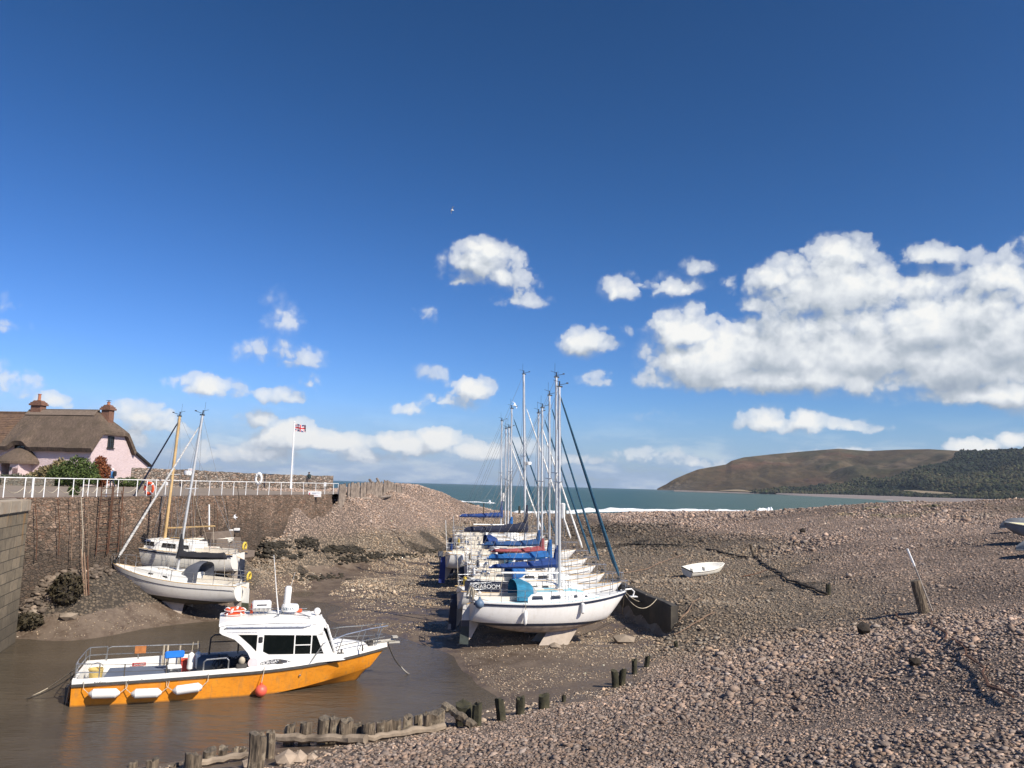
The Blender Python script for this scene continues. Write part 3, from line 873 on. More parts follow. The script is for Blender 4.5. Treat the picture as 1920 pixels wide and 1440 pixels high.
# return face at the seaward end
E0 = WB; E1 = WB - QN * 9
rows, _, _ = wall_grid(E0, E1, 3.5, QZ, .4, .3, .2, 63, 0, QD)
mbq.loft(rows, False, False)
quay_wall = tag(mbq.build('quay_wall', m_rubble, smooth=True), 'long brown rubble stone quay wall with rust stains below the white railing', 'quay wall')
# ashlar pier head in front
PA = gz(58, 936, QZ + .02); 
m_ash, n, b = new_mat('ashlar_blocks')
tcn = n.n('ShaderNodeTexCoord').outputs['Object']
br = n.n('ShaderNodeTexBrick'); 
mp = n.n('ShaderNodeMapping'); n.put(mp.inputs[0], tcn); mp.inputs['Rotation'].default_value = (R(90), 0, 0)
n.put(br.inputs['Vector'], mp.outputs[0])
br.inputs['Color1'].default_value = (.27, .21, .14, 1); br.inputs['Color2'].default_value = (.17, .135, .09, 1); br.inputs['Mortar'].default_value = (.07, .058, .042, 1)
br.inputs['Scale'].default_value = 1.0; br.inputs['Brick Width'].default_value = 1.15; br.inputs['Row Height'].default_value = .46; br.inputs['Mortar Size'].default_value = .018
br.inputs['Bias'].default_value = .1
f1 = n.noise(tcn, 3.0, 7, .65); f2 = n.noise(n.vm('MULTIPLY', tcn, (1, 1, .3)), 1.3, 5, .6)
c_ = n.mix(1.0, br.outputs[0], n.ramp(f1, [(.3, (.7, .7, .7)), (.7, (1.2, 1.2, 1.15))]), 'MULTIPLY')
sz = n.n('ShaderNodeSeparateXYZ'); n.put(sz.inputs[0], tcn)
c_ = n.mix(n.m('MULTIPLY', n.mr(f2, .52, .62), n.mr(sz.outputs[2], 3.4, 4.8, 0, .75)), c_, (.30, .155, .045))
c_ = n.mix(n.mr(n.m('ADD', sz.outputs[2], n.m('MULTIPLY', f2, 1.6)), 1.6, 3.2, .65, 0), c_, (.060, .048, .033))
n.put(b.inputs['Base Color'], c_); b.inputs['Roughness'].default_value = .85
n.put(b.inputs['Normal'], n.bump(n.m('ADD', n.m('MULTIPLY', br.outputs['Fac'], -1.0), n.m('MULTIPLY', f1, .6)), .7, .05))
m_cap = mat('cap_stone', (.36, .295, .215), .85, .14, 2.2, .4, dirt=(.28, .16, .08), dirt_amt=.6)
P0_ = at(0, 940.5, 30.5); P1_ = at(56, 935, 34.5)
pa_ = math.atan2(P1_.y - P0_.y, P1_.x - P0_.x)
pier = empty('pier_head', (P1_.x, P1_.y, 0), pa_, 'squared ashlar stone pier corner with pale capstone at the left edge', 'pier')
mb = MB(); mb.loft([[(-16, -.05, -.3), (-.05, -.05, -.3), (-.05, 5, -.3), (-16, 5, -.3)], [(-16, 0, QZ - .5), (0, 0, QZ - .5), (0, 5, QZ - .5), (-16, 5, QZ - .5)]])
mb.build('wall', m_ash, pier)
mb = MB()
for k in range(10): mb.box((-.72 - k * 1.5, .55, QZ - .25), (1.47, 1.25, .50))
mb.build('capstone', m_cap, pier, bevel=.03)

# quay top
mb = MB()
Pa = WA - QN * .5; Pb = WB - QN * .5
mb.add([(P0_.x - 1, P0_.y - 12, QZ), (P1_.x - .6, P1_.y + .1, QZ), (Pa.x, Pa.y + .3, QZ), (Pb.x, Pb.y, QZ), (Pb.x - 1, Pb.y + 42, QZ), (-75, 130, QZ), (-75, 18, QZ)], [(0, 1, 2, 3, 4, 5, 6)])
mb.build('quay_paving', m_quay)['kind'] = 'structure'

# parapet on the seaward side
PP = [at(243, 916, 82), at(330, 917, 85), at(430, 918, 88), at(530, 918, 90), at(622, 917, 93)]
tops = [(243, 876.5), (330, 880), (430, 885.5), (530, 890), (622, 892.5)]
YS = [82, 85, 88, 90, 93]
mb = MB(); rr = []
for k in range(61):
    t = k / 60 * 4; i = min(int(t), 3); f = t - i
    a_ = Vector((PP[i].x, PP[i].y, 0)).lerp(Vector((PP[i+1].x, PP[i+1].y, 0)), f)
    zt = at(*tops[i], YS[i]).z * (1 - f) + at(*tops[i+1], YS[i+1]).z * f + (random.random() - .5) * .10
    rr.append([(a_.x, a_.y, QZ - .4), (a_.x + .03, a_.y, QZ + .8), (a_.x, a_.y, zt - .08), (a_.x + .02, a_.y + .08, zt), (a_.x, a_.y + .55, zt + .02), (a_.x, a_.y + .6, QZ - .4)])
mb.loft(rr)
tag(mb.build('parapet_wall', m_parapet), 'high rubble stone sea wall running from the pink cottage to the flagpole', 'wall')

# ------------------------------------------------------------------ cottage
def lim(name, c):
    m, n, b = new_mat(name)
    co = n.n('ShaderNodeTexCoord').outputs['Object']
    wv = n.vm('MULTIPLY_ADD', n.vm('SUBTRACT', n.noise(co, 2.2, 3, .5, col=True), (.5, .5, .5)), (.3, .3, .15), co)
    v = n.n('ShaderNodeTexVoronoi', feature='DISTANCE_TO_EDGE'); n.put(v.inputs['Vector'], n.vm('MULTIPLY', wv, (1, 1, 3.6))); v.inputs['Scale'].default_value = 2.2
    e = n.mr(v.outputs['Distance'], 0, .09)
    c_ = n.mix(e, tuple(k * .90 for k in c), c)
    c_ = n.mix(n.m('MULTIPLY', n.mr(n.noise(co, .8, 6, .65), .5, .7), .25), c_, (.42, .30, .26))
    n.put(b.inputs['Base Color'], c_); b.inputs['Roughness'].default_value = .9
    n.put(b.inputs['Normal'], n.bump(n.m('ADD', e, n.noise(co, 8, 4, .6)), .55, .04))
    return m
m_pink = lim('pink_limewash', (.62, .49, .475))
def thatch_mat(name, c):
    m, n, b = new_mat(name)
    co = n.n('ShaderNodeTexCoord').outputs['Object']
    st_ = n.noise(n.vm('MULTIPLY', co, (9, 1.2, 1.2)), 2.4, 6, .7)
    pt = n.noise(co, .8, 6, .6)
    c_ = n.mix(n.mr(st_, .32, .68), tuple(k * .35 for k in c), tuple(k * 1.5 for k in c))
    c_ = n.mix(n.m('MULTIPLY', n.mr(pt, .48, .62), .5), c_, (c[0] * .55, c[1] * .58, c[2] * .5))
    n.put(b.inputs['Base Color'], c_); b.inputs['Roughness'].default_value = .95
    n.put(b.inputs['Normal'], n.bump(st_, 1.0, .08))
    return m
m_thatch = thatch_mat('thatch', (.125, .088, .062))
m_tile = mat('clay_tiles', (.125, .075, .048), .85, .35, 3.5, .8, dirt=(.19, .11, .05), dirt_amt=.6)
m_dark = mat('dark_timber', (.022, .020, .018), .6, .2)
m_glass = mat('window_glass', (.02, .025, .03), .08, .1, spec=.8)
m_brick = mat('chimney_brick', (.17, .085, .055), .9, .3, 7, .6)
m_pot = mat('clay_pot', (.36, .14, .07), .8, .15, 7)
m_white = mat('white_paint', (.80, .79, .76), .45, .03, 3, dirt=(.55, .50, .42), dirt_amt=.25)
m_iron = mat('black_iron', (.03, .03, .03), .5, .2)

hc = gz(165, 912, QZ)
k_ = 80 / hc.y
hc = Vector((hc.x * 80 / hc.y, 80, QZ))
cot = empty('thatched_cottage', hc, R(-10), 'pink stone cottage with thatched roof and brick chimneys behind the quay railing', 'cottage')
CW, CL = 6.0, 10.4                    # depth, length to the left
EZ, RZ = 3.9, 7.95
# walls: front, gable (with sloping shoulders), back
mb = MB()
wt_ = .5
mb.box((-CL/2, .25, EZ/2 + .15), (CL, wt_, EZ + .3))
mb.box((-CL/2, CW - .25, EZ/2 + .15), (CL, wt_, EZ + .3))
mb.prism([(0.002, 0), (CW - .002, 0), (CW - .002, EZ), (CW/2 + 1.62, 5.72), (CW/2 - 1.62, 5.72), (0.002, EZ)], 'x', -.5, .003)
mb.prism([(0.002, 0), (CW - .002, 0), (CW - .002, EZ), (CW/2, RZ - .4), (0.002, EZ)], 'x', -CL, -CL + .5)
mb.build('wall', m_pink, cot)
# lean-to behind the gable
mb = MB(); mb.prism([(CW, 0), (CW + 3.4, 0), (CW + 3.4, 2.35), (CW, 4.0)], 'x', -5, -.01)
mb.build('wall', m_pink, cot)
mb = MB(); mb.prism([(CW - .1, 4.02), (CW + 3.75, 2.16), (CW + 3.75, 2.34), (CW - .1, 4.24)], 'x', -5.2, .35)
rf = mb.build('lean_to_roof', m_dark, cot)
# thatch: cross-sections from left to right, thick, hipped at the right end with a swept eave
X0, X1 = -CL - .1, .42
gx = np.linspace(X0, X1, 60); gy = np.concatenate([np.linspace(-.65, 2.6, 22), [2.85, 3.0, 3.15], np.linspace(3.4, 6.65, 14)])
def zroof(x_, y_):
    q = abs(y_ - 3) / 3.65
    z_ = RZ - (RZ - EZ + .1) * q ** 1.03 + math.sin(q * math.pi) * .14
    z_ += .62 * math.exp(-((x_ + 8.35) / 1.0) ** 4) * max(0, (-y_ + 1.5) / 2.15) ** 1.1
    hp = RZ + .05 - 2.2 * max(0.0, (x_ + 1.9) / 2.3) ** 1.05
    z_ = min(z_, hp) if hp < z_ - .08 else (z_ + hp) / 2 - .04 if abs(hp - z_) < .08 else z_
    return z_ + (float(vnoise(np.array([x_ * 1.3]), np.array([y_ * 1.3]))[0]) - .5) * .07
nX, nY = len(gx), len(gy)
mb = MB()
topz = [[zroof(a_, c_) for c_ in gy] for a_ in gx]
vt = [(gx[i], gy[j], topz[i][j]) for i in range(nX) for j in range(nY)] + [(gx[i], 3 + (gy[j] - 3) * .94, topz[i][j] - .42) for i in range(nX) for j in range(nY)]
fs = []
o2 = nX * nY
for i in range(nX - 1):
    for j in range(nY - 1):
        a_ = i * nY + j
        fs.append((a_, a_ + nY, a_ + nY + 1, a_ + 1)); fs.append((o2 + a_, o2 + a_ + 1, o2 + a_ + nY + 1, o2 + a_ + nY))
for i in range(nX - 1):
    for j in (0, nY - 1):
        a_ = i * nY + j; fs.append((a_, a_ + nY, o2 + a_ + nY, o2 + a_))
for j in range(nY - 1):
    for i in (0, nX - 1):
        a_ = i * nY + j; fs.append((a_, a_ + 1, o2 + a_ + 1, o2 + a_))
mb.add(vt, fs)
roof = mb.build('thatched_roof', m_thatch, cot, smooth=True)
mb = MB()                                # ridge capping with a scalloped lower edge
for k in range(46):
    xx = X0 + .1 + k * .185
    if xx > -2.0: break
    mb.box((xx, 2.62, RZ - .22), (.19, .86, .06), Matrix.Rotation(R(47), 3, 'X'))
    mb.box((xx, 3.38, RZ - .22), (.19, .86, .06), Matrix.Rotation(R(-47), 3, 'X'))
mb.box((-6.1, 3.0, RZ + .10), (8.3, .34, .14))
mb.build('ridge_capping', mat('ridge_thatch', (.16, .12, .09), .95, .3, 9, .8), roof)
def chimney(x, y, z0, z1, w_, d_, pots):
    mb = MB()
    mb.box((x, y, (z0 + z1) / 2), (w_, d_, z1 - z0))
    c_ = mb.build('chimney', m_brick, cot)
    mb = MB()
    mb.box((x, y, z1 + .09), (w_ + .3, d_ + .3, .2)); mb.box((x, y, z1 + .27), (w_ + .12, d_ + .12, .16)); mb.prism([(x - w_*.5, z1 + .35), (x + w_*.5, z1 + .35), (x + w_*.3, z1 + .55), (x - w_*.3, z1 + .55)], 'y', y - d_*.4, y + d_*.4)
    mb.build('chimney_cap', m_brick, c_)
    for dx, h_ in pots:
        MB().lathe([(.17, 0), (.2, .08), (.15, .12), (.14, h_ - .1), (.19, h_ - .06), (.19, h_)], (x + dx, y, z1 + .53), 10).build('chimney_pot', m_pot, c_, True)
    return c_
chimney(-9.45, 3.0, RZ - .7, RZ + .55, 1.25, .8, [(0, .75)])
cc_ = chimney(-1.0, 3.2, RZ - 2.1, RZ + .15, .95, .8, [(0, .35)])
mb = MB(); mb.tube([(-1.0, 3.2, RZ + 1.0), (-1.0, 3.2, RZ + 1.16)], .05); mb.box((-1.0, 3.2, RZ + 1.18), (.4, .4, .03)); mb.build('cowl', m_iron, cc_)
# gable window
def window(parent, o, u_, v_, w_, h_, mull=1, bars=1, out=None, sill=True):
    """flat window on a wall: o centre, u_ wall direction, out outward"""
    o = Vector(o); u_ = Vector(u_); out = Vector(out); z_ = Vector((0, 0, 1))
    M3 = Matrix((u_, out, z_)).transposed()
    mb = MB(); t_ = .07
    for sx_ in (-1, 1): mb.box(o + u_ * sx_ * (w_/2 - t_/2) + out * .03, (t_, .10, h_), M3)
    for sz_ in (-1, 1): mb.box(o + z_ * sz_ * (h_/2 - t_/2) + out * .03, (w_ - 2*t_, .10, t_), M3)
    for k in range(mull): mb.box(o + u_ * ((k + 1) / (mull + 1) - .5) * w_ + out * .028, (.05, .08, h_ - 2*t_), M3)
    for k in range(bars): mb.box(o + z_ * ((k + 1) / (bars + 1) - .5) * h_ + out * .022, (w_ - 2*t_, .05, .03), M3)
    if sill: mb.box(o - z_ * (h_/2 + .05) + out * .08, (w_ + .2, .2, .08), M3)
    f_ = mb.build('window', m_dark, parent)
    MB().box(o + out * .008, (w_ - .1, .012, h_ - .1), M3).build('pane', m_glass, f_)
    return f_
window(cot, (.003, 2.75, 4.62), (0, 1, 0), 0, .95, 1.25, 2, 1, (1, 0, 0))
window(cot, (-4.6, 0, 1.35), (1, 0, 0), 0, 1.35, 1.15, 1, 0, (0, -1, 0))
window(cot, (-8.45, -.02, 3.55), (1, 0, 0), 0, 1.25, .85, 1, 0, (0, -1, 0), False)
# porch with its own thatched cap
porch = mb = MB()
mb.box((-9.35, -.9, 1.15), (.3, 1.8, 2.3)); mb.box((-6.95, -.9, 1.15), (.3, 1.8, 2.3)); mb.box((-7.45, -1.72, 1.15), (.72, .16, 2.3)); mb.box((-9.05, -1.72, 1.15), (.35, .16, 2.3))
pw = mb.build('porch', m_pink, cot)
mb = MB(); rr = []
for q in np.linspace(0, 1, 8):
    hw = 1.75 * (1 - q) ** .8 + .45; dp = 2.25 * (1 - q) ** .9 + .1; z_ = 2.25 + 1.55 * q ** .85
    rr.append([(-8.15 + hw * math.cos(a_) * (1.0), .1 - dp * max(0, math.sin(a_)) ** .6, z_) for a_ in np.linspace(0, math.pi, 15)])
rr = [[(p[0], p[1], p[2] - .22) for p in rr[0]]] + rr
mb.loft(rr)
mb.build('porch_roof', m_thatch, pw, True)
MB().box((-8.3, -.04, 1.0), (.95, .06, 2.0)).build('door', m_dark, cot)
mb = MB()
for k in range(5): mb.box((-7.25 + .13 * k - .1, -1.83, .95), (.03, .02, 1.2))
for k in range(8): mb.box((-7.09, -1.845, .4 + .16 * k), (.62, .02, .03))
mb.build('trellis', mat('trellis_wood', (.16, .07, .05), .8, .2), pw)
MB().lathe([(.16, 0), (.16, .04)], (-7.62, -1.84, 1.5), 14, Matrix.Rotation(R(90), 3, 'X')).build('plaque', m_iron, pw)

# tiled house joined on at the left
hou = empty('tiled_house', hc + Matrix.Rotation(R(-10), 3, 'Z') @ Vector((-CL - .12, 0, 0)), R(-10), 'house with weathered brown clay tile roof at the left edge beside the thatched cottage', 'house')
mb = MB(); mb.box((-4, 3, 2), (8, 5.6, 4)); mb.build('wall', m_pink, hou)
mb = MB()
TN = 20
for k in range(TN):
    for sgn in (-1, 1):
        q0, q1 = k / TN, (k + 1) / TN
        y0 = 3 + sgn * 3.7 * (1 - q0); y1 = 3 + sgn * 3.7 * (1 - q1)
        z0, z1 = 3.55 + 4.1 * q0, 3.55 + 4.1 * q1
        mb.prism([(y0, z0 - .12), (y0, z0 + .06), (y1, z1 + .01), (y1, z1 - .12)], 'x', -8.2, .0)
mb.tube([(-8.2, 3, 7.68), (.0, 3, 7.68)], .14, 8)
mb.build('tiled_roof', m_tile, hou)

# ------------------------------------------------------------------ bushes
def leaf_mat(name, lo, hi, dead=None):
    m, n, b = new_mat(name)
    g_ = n.n('ShaderNodeNewGeometry')
    c_ = n.mix(g_.outputs['Random Per Island'], lo, hi)
    if dead: c_ = n.mix(n.mr(n.noise(g_.outputs['Position'], .9, 3, .5), .52, .62), c_, dead)
    n.put(b.inputs['Base Color'], c_); b.inputs['Roughness'].default_value = .7
    b.inputs['Specular IOR Level'].default_value = .25
    return m
def leaves(name, blobs, count, size, m, label, cat, group=None, seed=1):
    r = np.random.default_rng(seed)
    tot = sum(b_[3] * b_[4] * b_[5] for b_ in blobs); Vs = []; Fs = []; o0 = 0
    for (cx, cy, cz, rx, ry, rz) in blobs:
        N = int(count * rx * ry * rz / tot) + 8
        d = r.normal(size=(N, 3)); d /= np.linalg.norm(d, axis=1)[:, None]
        rad = r.uniform(.45, 1.02, N) ** .6 * (1 + .18 * np.sin(d[:, 0] * 7 + cx) * np.cos(d[:, 2] * 6 + cy))
        c = d * rad[:, None] * np.array([rx, ry, rz]) + np.array([cx, cy, cz])
        a1 = r.normal(size=(N, 3)); a1 /= np.linalg.norm(a1, axis=1)[:, None]
        a2 = np.cross(a1, d + r.normal(0, .5, (N, 3))); a2 /= np.linalg.norm(a2, axis=1)[:, None] + 1e-9
        s = (size * r.uniform(.6, 1.5, N))[:, None]
        q = np.stack([c - a1 * s, c + a2 * s * .45, c + a1 * s, c - a2 * s * .45], 1)
        Vs.append(q.reshape(-1, 3)); Fs.append(np.arange(N * 4).reshape(-1, 4) + o0); o0 += N * 4
    o = big_mesh('foliage', np.concatenate(Vs), np.concatenate(Fs), m)
    return o
def bush(name, base, blobs, count, size, m, label, cat, seed=1, group=None):
    root = empty(name, base, 0, label, cat, group)
    o = leaves('foliage', blobs, count, size, m, None, None, seed=seed); o.parent = root
    mb = MB(); r_ = random.Random(seed)
    for (cx, cy, cz, rx, ry, rz) in blobs:
        mb.tube([(cx * .3, cy * .3, 0), (cx * .6 + r_.uniform(-.1, .1), cy * .6, cz * .4), (cx, cy, cz)], [.05, .035, .015], 5)
    mb.build('stem', mat('bark', (.09, .06, .04), .9, .3), root)
    return root
lf_g = leaf_mat('shrub_leaves', (.025, .045, .012), (.10, .13, .035))
lf_r = leaf_mat('red_leaves', (.10, .025, .012), (.22, .08, .03))
lf_t = leaf_mat('dry_leaves', (.09, .075, .03), (.26, .20, .10))
PB = at(135, 913, 71); PB.z = QZ
bush('shrub', PB, [(0, 0, 1.0, 2.2, 1.2, 1.0), (-1.3, .2, .9, 1.1, 1.1, 1.0), (1.2, .2, 1.4, .9, 1.0, 1.0), (.1, 0, 2.1, .7, .7, .7), (-.7, 0, 1.8, .6, .6, .6), (.75, 0, 2.0, .45, .5, .8), (1.9, 0, .8, .6, .7, .7)], 9000, .10, lf_g, 'large dark green shrub in front of the pink cottage', 'shrub', 3)
PB = at(187, 911, 72.5); PB.z = QZ
bush('shrub', PB, [(0, 0, 1.2, .85, .8, 1.2), (-.2, 0, 2.2, .6, .5, .7)], 2600, .12, lf_r, 'red tipped shrub at the right end of the planting by the cottage gable', 'shrub', 4)
PB = at(88, 913, 72); PB.z = QZ
bush('shrub', PB, [(0, 0, .9, 1.4, .9, 1.0), (-1.2, 0, .6, .9, .8, .7), (1.0, 0, 1.6, .9, .8, .9)], 3600, .12, lf_t, 'straggly pale yellow green shrub below the cottage front window', 'shrub', 5)
PB = at(22, 915, 70); PB.z = QZ
bush('shrub', PB, [(0, 0, .45, 2.2, .6, .55), (-2, 0, .4, 1.2, .6, .5)], 2600, .10, leaf_mat('grey_leaves', (.04, .045, .03), (.12, .13, .08)), 'low grey green hedge plants in front of the cottage porch', 'shrub', 6)
PB = at(238, 912, 78); PB.z = QZ
bush('shrub', PB, [(0, 0, .45, 1.6, .6, .5)], 1500, .1, lf_g, 'low planting at the foot of the parapet right of the cottage', 'shrub', 7)
mb = MB(); rr = []
A_ = at(0, 915, 68); B_ = at(96, 915, 69)
for k in range(13):
    p = A_.lerp(B_, k / 12); h_ = .62 + random.random() * .06
    rr.append([(p.x, p.y, QZ - .2), (p.x, p.y, QZ + h_), (p.x, p.y + .4, QZ + h_), (p.x, p.y + .4, QZ - .2)])
tag(mb.loft(rr).build('garden_wall', masonry('garden_masonry', 4.0, (.20, .18, .14), (.08, .07, .055), .4, .8, None, 2.2, False)), 'low dry stone garden wall under the shrubs of the cottage', 'wall')
PB = at(138, 925, 43); PB.z = QZ
bush('weed_tuft', PB, [(0, 0, .25, .35, .25, .3)], 260, .08, lf_g, 'small green weed growing on the quay edge under the railing', 'plant', 8)

# ------------------------------------------------------------------ railing on the quay edge
RP = [(45,928),(60,931),(82,925),(109,925),(137,921),(156,918.5),(165,919),(182,918.5),(200,917.5),(221,919),(256,921),(275,920.5),(292,921),(310,920.5),(339,920.5),(366,916.5),(392,920),(416,920),(438,917),(461,919),(483,919),(504,919),(527,919),(547,919),(569,919),(592,918.5),(609,918),(625,917.5),(634,918)]
rail = empty('quay_railing', WA + Vector((0, 0, QZ)), 0, 'white painted metal railing with sagging chains along the quay edge', 'railing')
RX = []
for (u, v) in RP:
    d = ray(u, v)                       # where the sight line meets the vertical plane of the quay edge
    nrm = QN; P0 = WA - QN * .35
    k = (P0 - Vector((0, 0, 0))).dot(nrm) / (d.dot(nrm))
    x_, y_ = d.x * k, d.y * k
    RX.append(Vector((x_, y_, QZ)))
RX = [RX[0] + (RX[0] - RX[2]) * 1.0, ] + RX
RX = [RX[0] + Vector((-6.5, -1.6, 0)), RX[0] + Vector((-3.2, -.9, 0))] + RX
mw = m_white
for i, p in enumerate(RX):
    th = .05 if i == 4 else .024
    q = p - WA - Vector((0, 0, QZ))
    MB().tube([q, q + Vector((random.uniform(-.02, .02), 0, .92))], th, 6).build('post', mw, rail)
tops_ = [p - WA - Vector((0, 0, QZ)) + Vector((0, 0, .93)) for p in RX]
MB().tube(tops_, .026, 6).build('top_rail', mw, rail)
for i in range(1, 14):
    a_ = tops_[i] - Vector((0, 0, .42)); b_ = tops_[i+1] - Vector((0, 0, .42))
    pts = [a_.lerp(b_, t / 8) - Vector((0, 0, .30 * math.sin(math.pi * t / 8))) for t in range(9)]
    MB().tube(pts, .014, 4).build('chain', mat('pale_chain', (.42, .36, .26), .6, .2), rail)

def ring_buoy(name, c, r, m, label, rot=None, tapes=None, scale=(1, 1, 1)):
    root = empty(name, c, 0, label, 'life ring', rot=rot or (R(90), 0, 0))
    mb = MB()
    for k in range(20):
        pass
    rings = []
    for k in range(24):
        a_ = 2 * math.pi * k / 24
        rings.append([((r + .3 * r * math.cos(b_)) * math.cos(a_) * scale[0], (r + .3 * r * math.cos(b_)) * math.sin(a_) * scale[1], .22 * r * math.sin(b_)) for b_ in np.linspace(0, 2 * math.pi, 9)[:-1]])
    rings.append(rings[0])
    mb.loft(rings, True, False); mb.build('ring', m, root, 'all')
    mb = MB()
    for k in range(4):
        a_ = math.pi / 4 + k * math.pi / 2
        pts = [((r + .33 * r * math.cos(b_)) * math.cos(a_) * scale[0], (r + .33 * r * math.cos(b_)) * math.sin(a_) * scale[1], .25 * r * math.sin(b_)) for b_ in np.linspace(0, 2 * math.pi, 9)]
        mb.tube(pts, .035, 4, flat=.5)
    mb.tube([(1.36 * r * math.cos(a_) * scale[0], 1.36 * r * math.sin(a_) * scale[1], 0) for a_ in np.linspace(0, 2 * math.pi, 25)], .012, 4)
    mb.build('tape', tapes or m_white, root)
    return root
m_or = mat('orange_plastic', (.75, .085, .02), .4, .08)
def on_edge(u, v, off=.35):
    d = ray(u, v); P0 = WA - QN * off
    k = P0.dot(QN) / (d.x * QN.x + d.y * QN.y)
    return Vector((d.x * k, d.y * k, EYE + d.z * k))
p = on_edge(280, 912, .28); p.z = QZ + .45
ring_buoy('life_ring', p, .30, m_or, 'orange life ring hanging on the quay railing left of the wooden mast', (R(90), 0, R(-20)))
p = on_edge(485, 897.5, .3)
ring_buoy('life_ring', p, .30, m_white, 'white upright life ring standing above the quay railing', (R(90), 0, R(-15)), scale=(.75, 1.15, 1))

# flagpole and flag
fb_ = at(545, 912, 86); fb_.z = QZ
ft_ = at(552, 792, 86)
fp = empty('flagpole', fb_, 0, 'tall white flagpole standing behind the stone parapet', 'flagpole')
MB().tube([(0, 0, 0), Vector((ft_.x - fb_.x, 0, ft_.z - QZ))], [.10, .05], 8).build('pole', m_white, fp)
MB().ball((ft_.x - fb_.x, 0, ft_.z - QZ + .06), .09).build('truck', m_white, fp)
MB().tube([(.1, -.02, .3), (.18, -.02, 2.0), (ft_.x - fb_.x + .07, -.02, ft_.z - QZ - .2)], .012, 4).build('halyard', m_white, fp)
mb = MB(); fw, fh = 1.22, .80
NXF, NYF = 60, 36
fl_m = [mat('flag_blue', (.02, .03, .14), .8, .05), mat('flag_white', (.75, .73, .72), .8, .05), mat('flag_red', (.45, .03, .04), .8, .05)]
vs_ = []
for j in range(NYF + 1):
    for i in range(NXF + 1):
        s_, t_ = i / NXF, j / NYF
        vs_.append((s_ * fw * .98, .09 * math.sin(s_ * 9 + t_ * 1.5) * s_ ** .5, (t_ - .5) * fh - .10 * s_ ** 1.6 + .03 * math.sin(s_ * 8)))
mb.v = vs_
for j in range(NYF):
    for i in range(NXF):
        X_ = ((i + .5) / NXF - .5) * 2; Y_ = ((j + .5) / NYF - .5) * 2      # -1..1
        xx = X_ * 1.0; yy = Y_ * .5
        dd1 = abs(xx * .5 - yy) / math.hypot(.5, 1); dd2 = abs(xx * .5 + yy) / math.hypot(.5, 1)
        if abs(xx) < .10 or abs(yy) < .10: c_ = 2
        elif abs(xx) < .167 or abs(yy) < .167: c_ = 1
        elif min(dd1, dd2) < .035: c_ = 2
        elif min(dd1, dd2) < .10: c_ = 1
        else: c_ = 0
        a_ = j * (NXF + 1) + i
        mb.f.append([a_, a_ + 1, a_ + NXF + 2, a_ + NXF + 1]); mb.mi.append(c_)
fo = mb.build('flag', fl_m, None, 'all')
fo.location = at(552.5, 802, 86) + Vector((.07, -.03, 0))
tag(fo, 'red white and blue Union flag flying from the top of the white flagpole', 'flag')

# signs
m_red = mat('red_print', (.55, .12, .16), .6, .05); m_grey = mat('grey_print', (.35, .36, .42), .6, .05)
def board(name, u0, v0, u1, v1, Y, label, lines, m=m_white, rz=0.0):
    a_ = at(u0, v1, Y); b_ = at(u1, v0, Y); w_ = b_.x - a_.x; h_ = b_.z - a_.z
    root = empty(name, ((a_.x + b_.x) / 2, Y, (a_.z + b_.z) / 2), rz, label, 'sign')
    MB().box((0, 0, 0), (w_, .05, h_)).build('panel', m, root, bevel=.008)
    for (x0, x1, z0, z1, mm) in lines:
        MB().box(((x0 + x1) / 2 * w_, -.028, (z0 + z1) / 2 * h_), ((x1 - x0) * w_, .006, (z1 - z0) * h_)).build('print', mm, root)
    return root, w_, h_
sg, w_, h_ = board('banner_sign', 577.5, 921.5, 602.5, 931.5, 63, 'white rectangular banner with faint pink lettering on the wall end', [(-.44, -.34, -.3, .25, m_red), (-.2, .38, .18, .26, m_grey), (-.2, .1, .02, .12, m_grey), (-.18, .26, -.28, -.24, m_red)])
board('notice', 607, 904.5, 612, 912, 63.5, 'small white notice fixed to the railing above the banner', [(-.3, .3, .1, .2, m_grey)])
board('notice', 309, 904, 315, 910, 50, 'small white square notice on the railing right of the orange life ring', [(-.3, .3, .1, .2, m_grey)])
board('notice', 353, 878.5, 363, 884, 84, 'white notice board on top of the parapet between the two masts', [(-.3, .3, -.05, .1, m_red)])
# ------------------------------------------------------------------ boats
m_gel = mat('gelcoat_white', (.78, .76, .72), .28, .03, 2.5, dirt=(.50, .44, .36), dirt_amt=.22, coat=.3)
m_deck = mat('deck_white', (.74, .73, .69), .55, .04, 3, dirt=(.45, .42, .36), dirt_amt=.3)
m_deckc = mat('deck_cream', (.66, .60, .50), .6, .05, 3, dirt=(.40, .34, .26), dirt_amt=.3)
m_ltblue = mat('deck_pale_blue', (.34, .60, .66), .6, .05, 3)
m_navy = mat('navy_paint', (.018, .024, .045), .4, .2)
m_keel = mat('keel_antifoul', (.44, .37, .30), .8, .14, 2.2, .3, dirt=(.25, .19, .13), dirt_amt=.5)
m_alloy = mat('mast_alloy', (.62, .62, .61), .42, .05, metal=.35)
m_wood = mat('varnished_spruce', (.52, .35, .16), .4, .18, 1.5)
m_steel = mat('stainless_steel', (.62, .62, .62), .25, .05, metal=.9)
m_wire = mat('rigging_wire', (.16, .17, .18), .7, .1)
m_winb = mat('smoked_perspex', (.022, .022, .022), .1, .1, spec=.7)
m_black = mat('black_canvas', (.018, .018, .022), .85, .2)
m_rope = mat('rope', (.42, .36, .27), .9, .2)
m_yel = mat('yellow_foam', (.62, .44, .06), .8, .1)
m_grey2 = mat('grey_canvas', (.085, .09, .11), .9, .15)
m_plas = mat('clear_vinyl', (.30, .31, .31), .15, .15, 3)
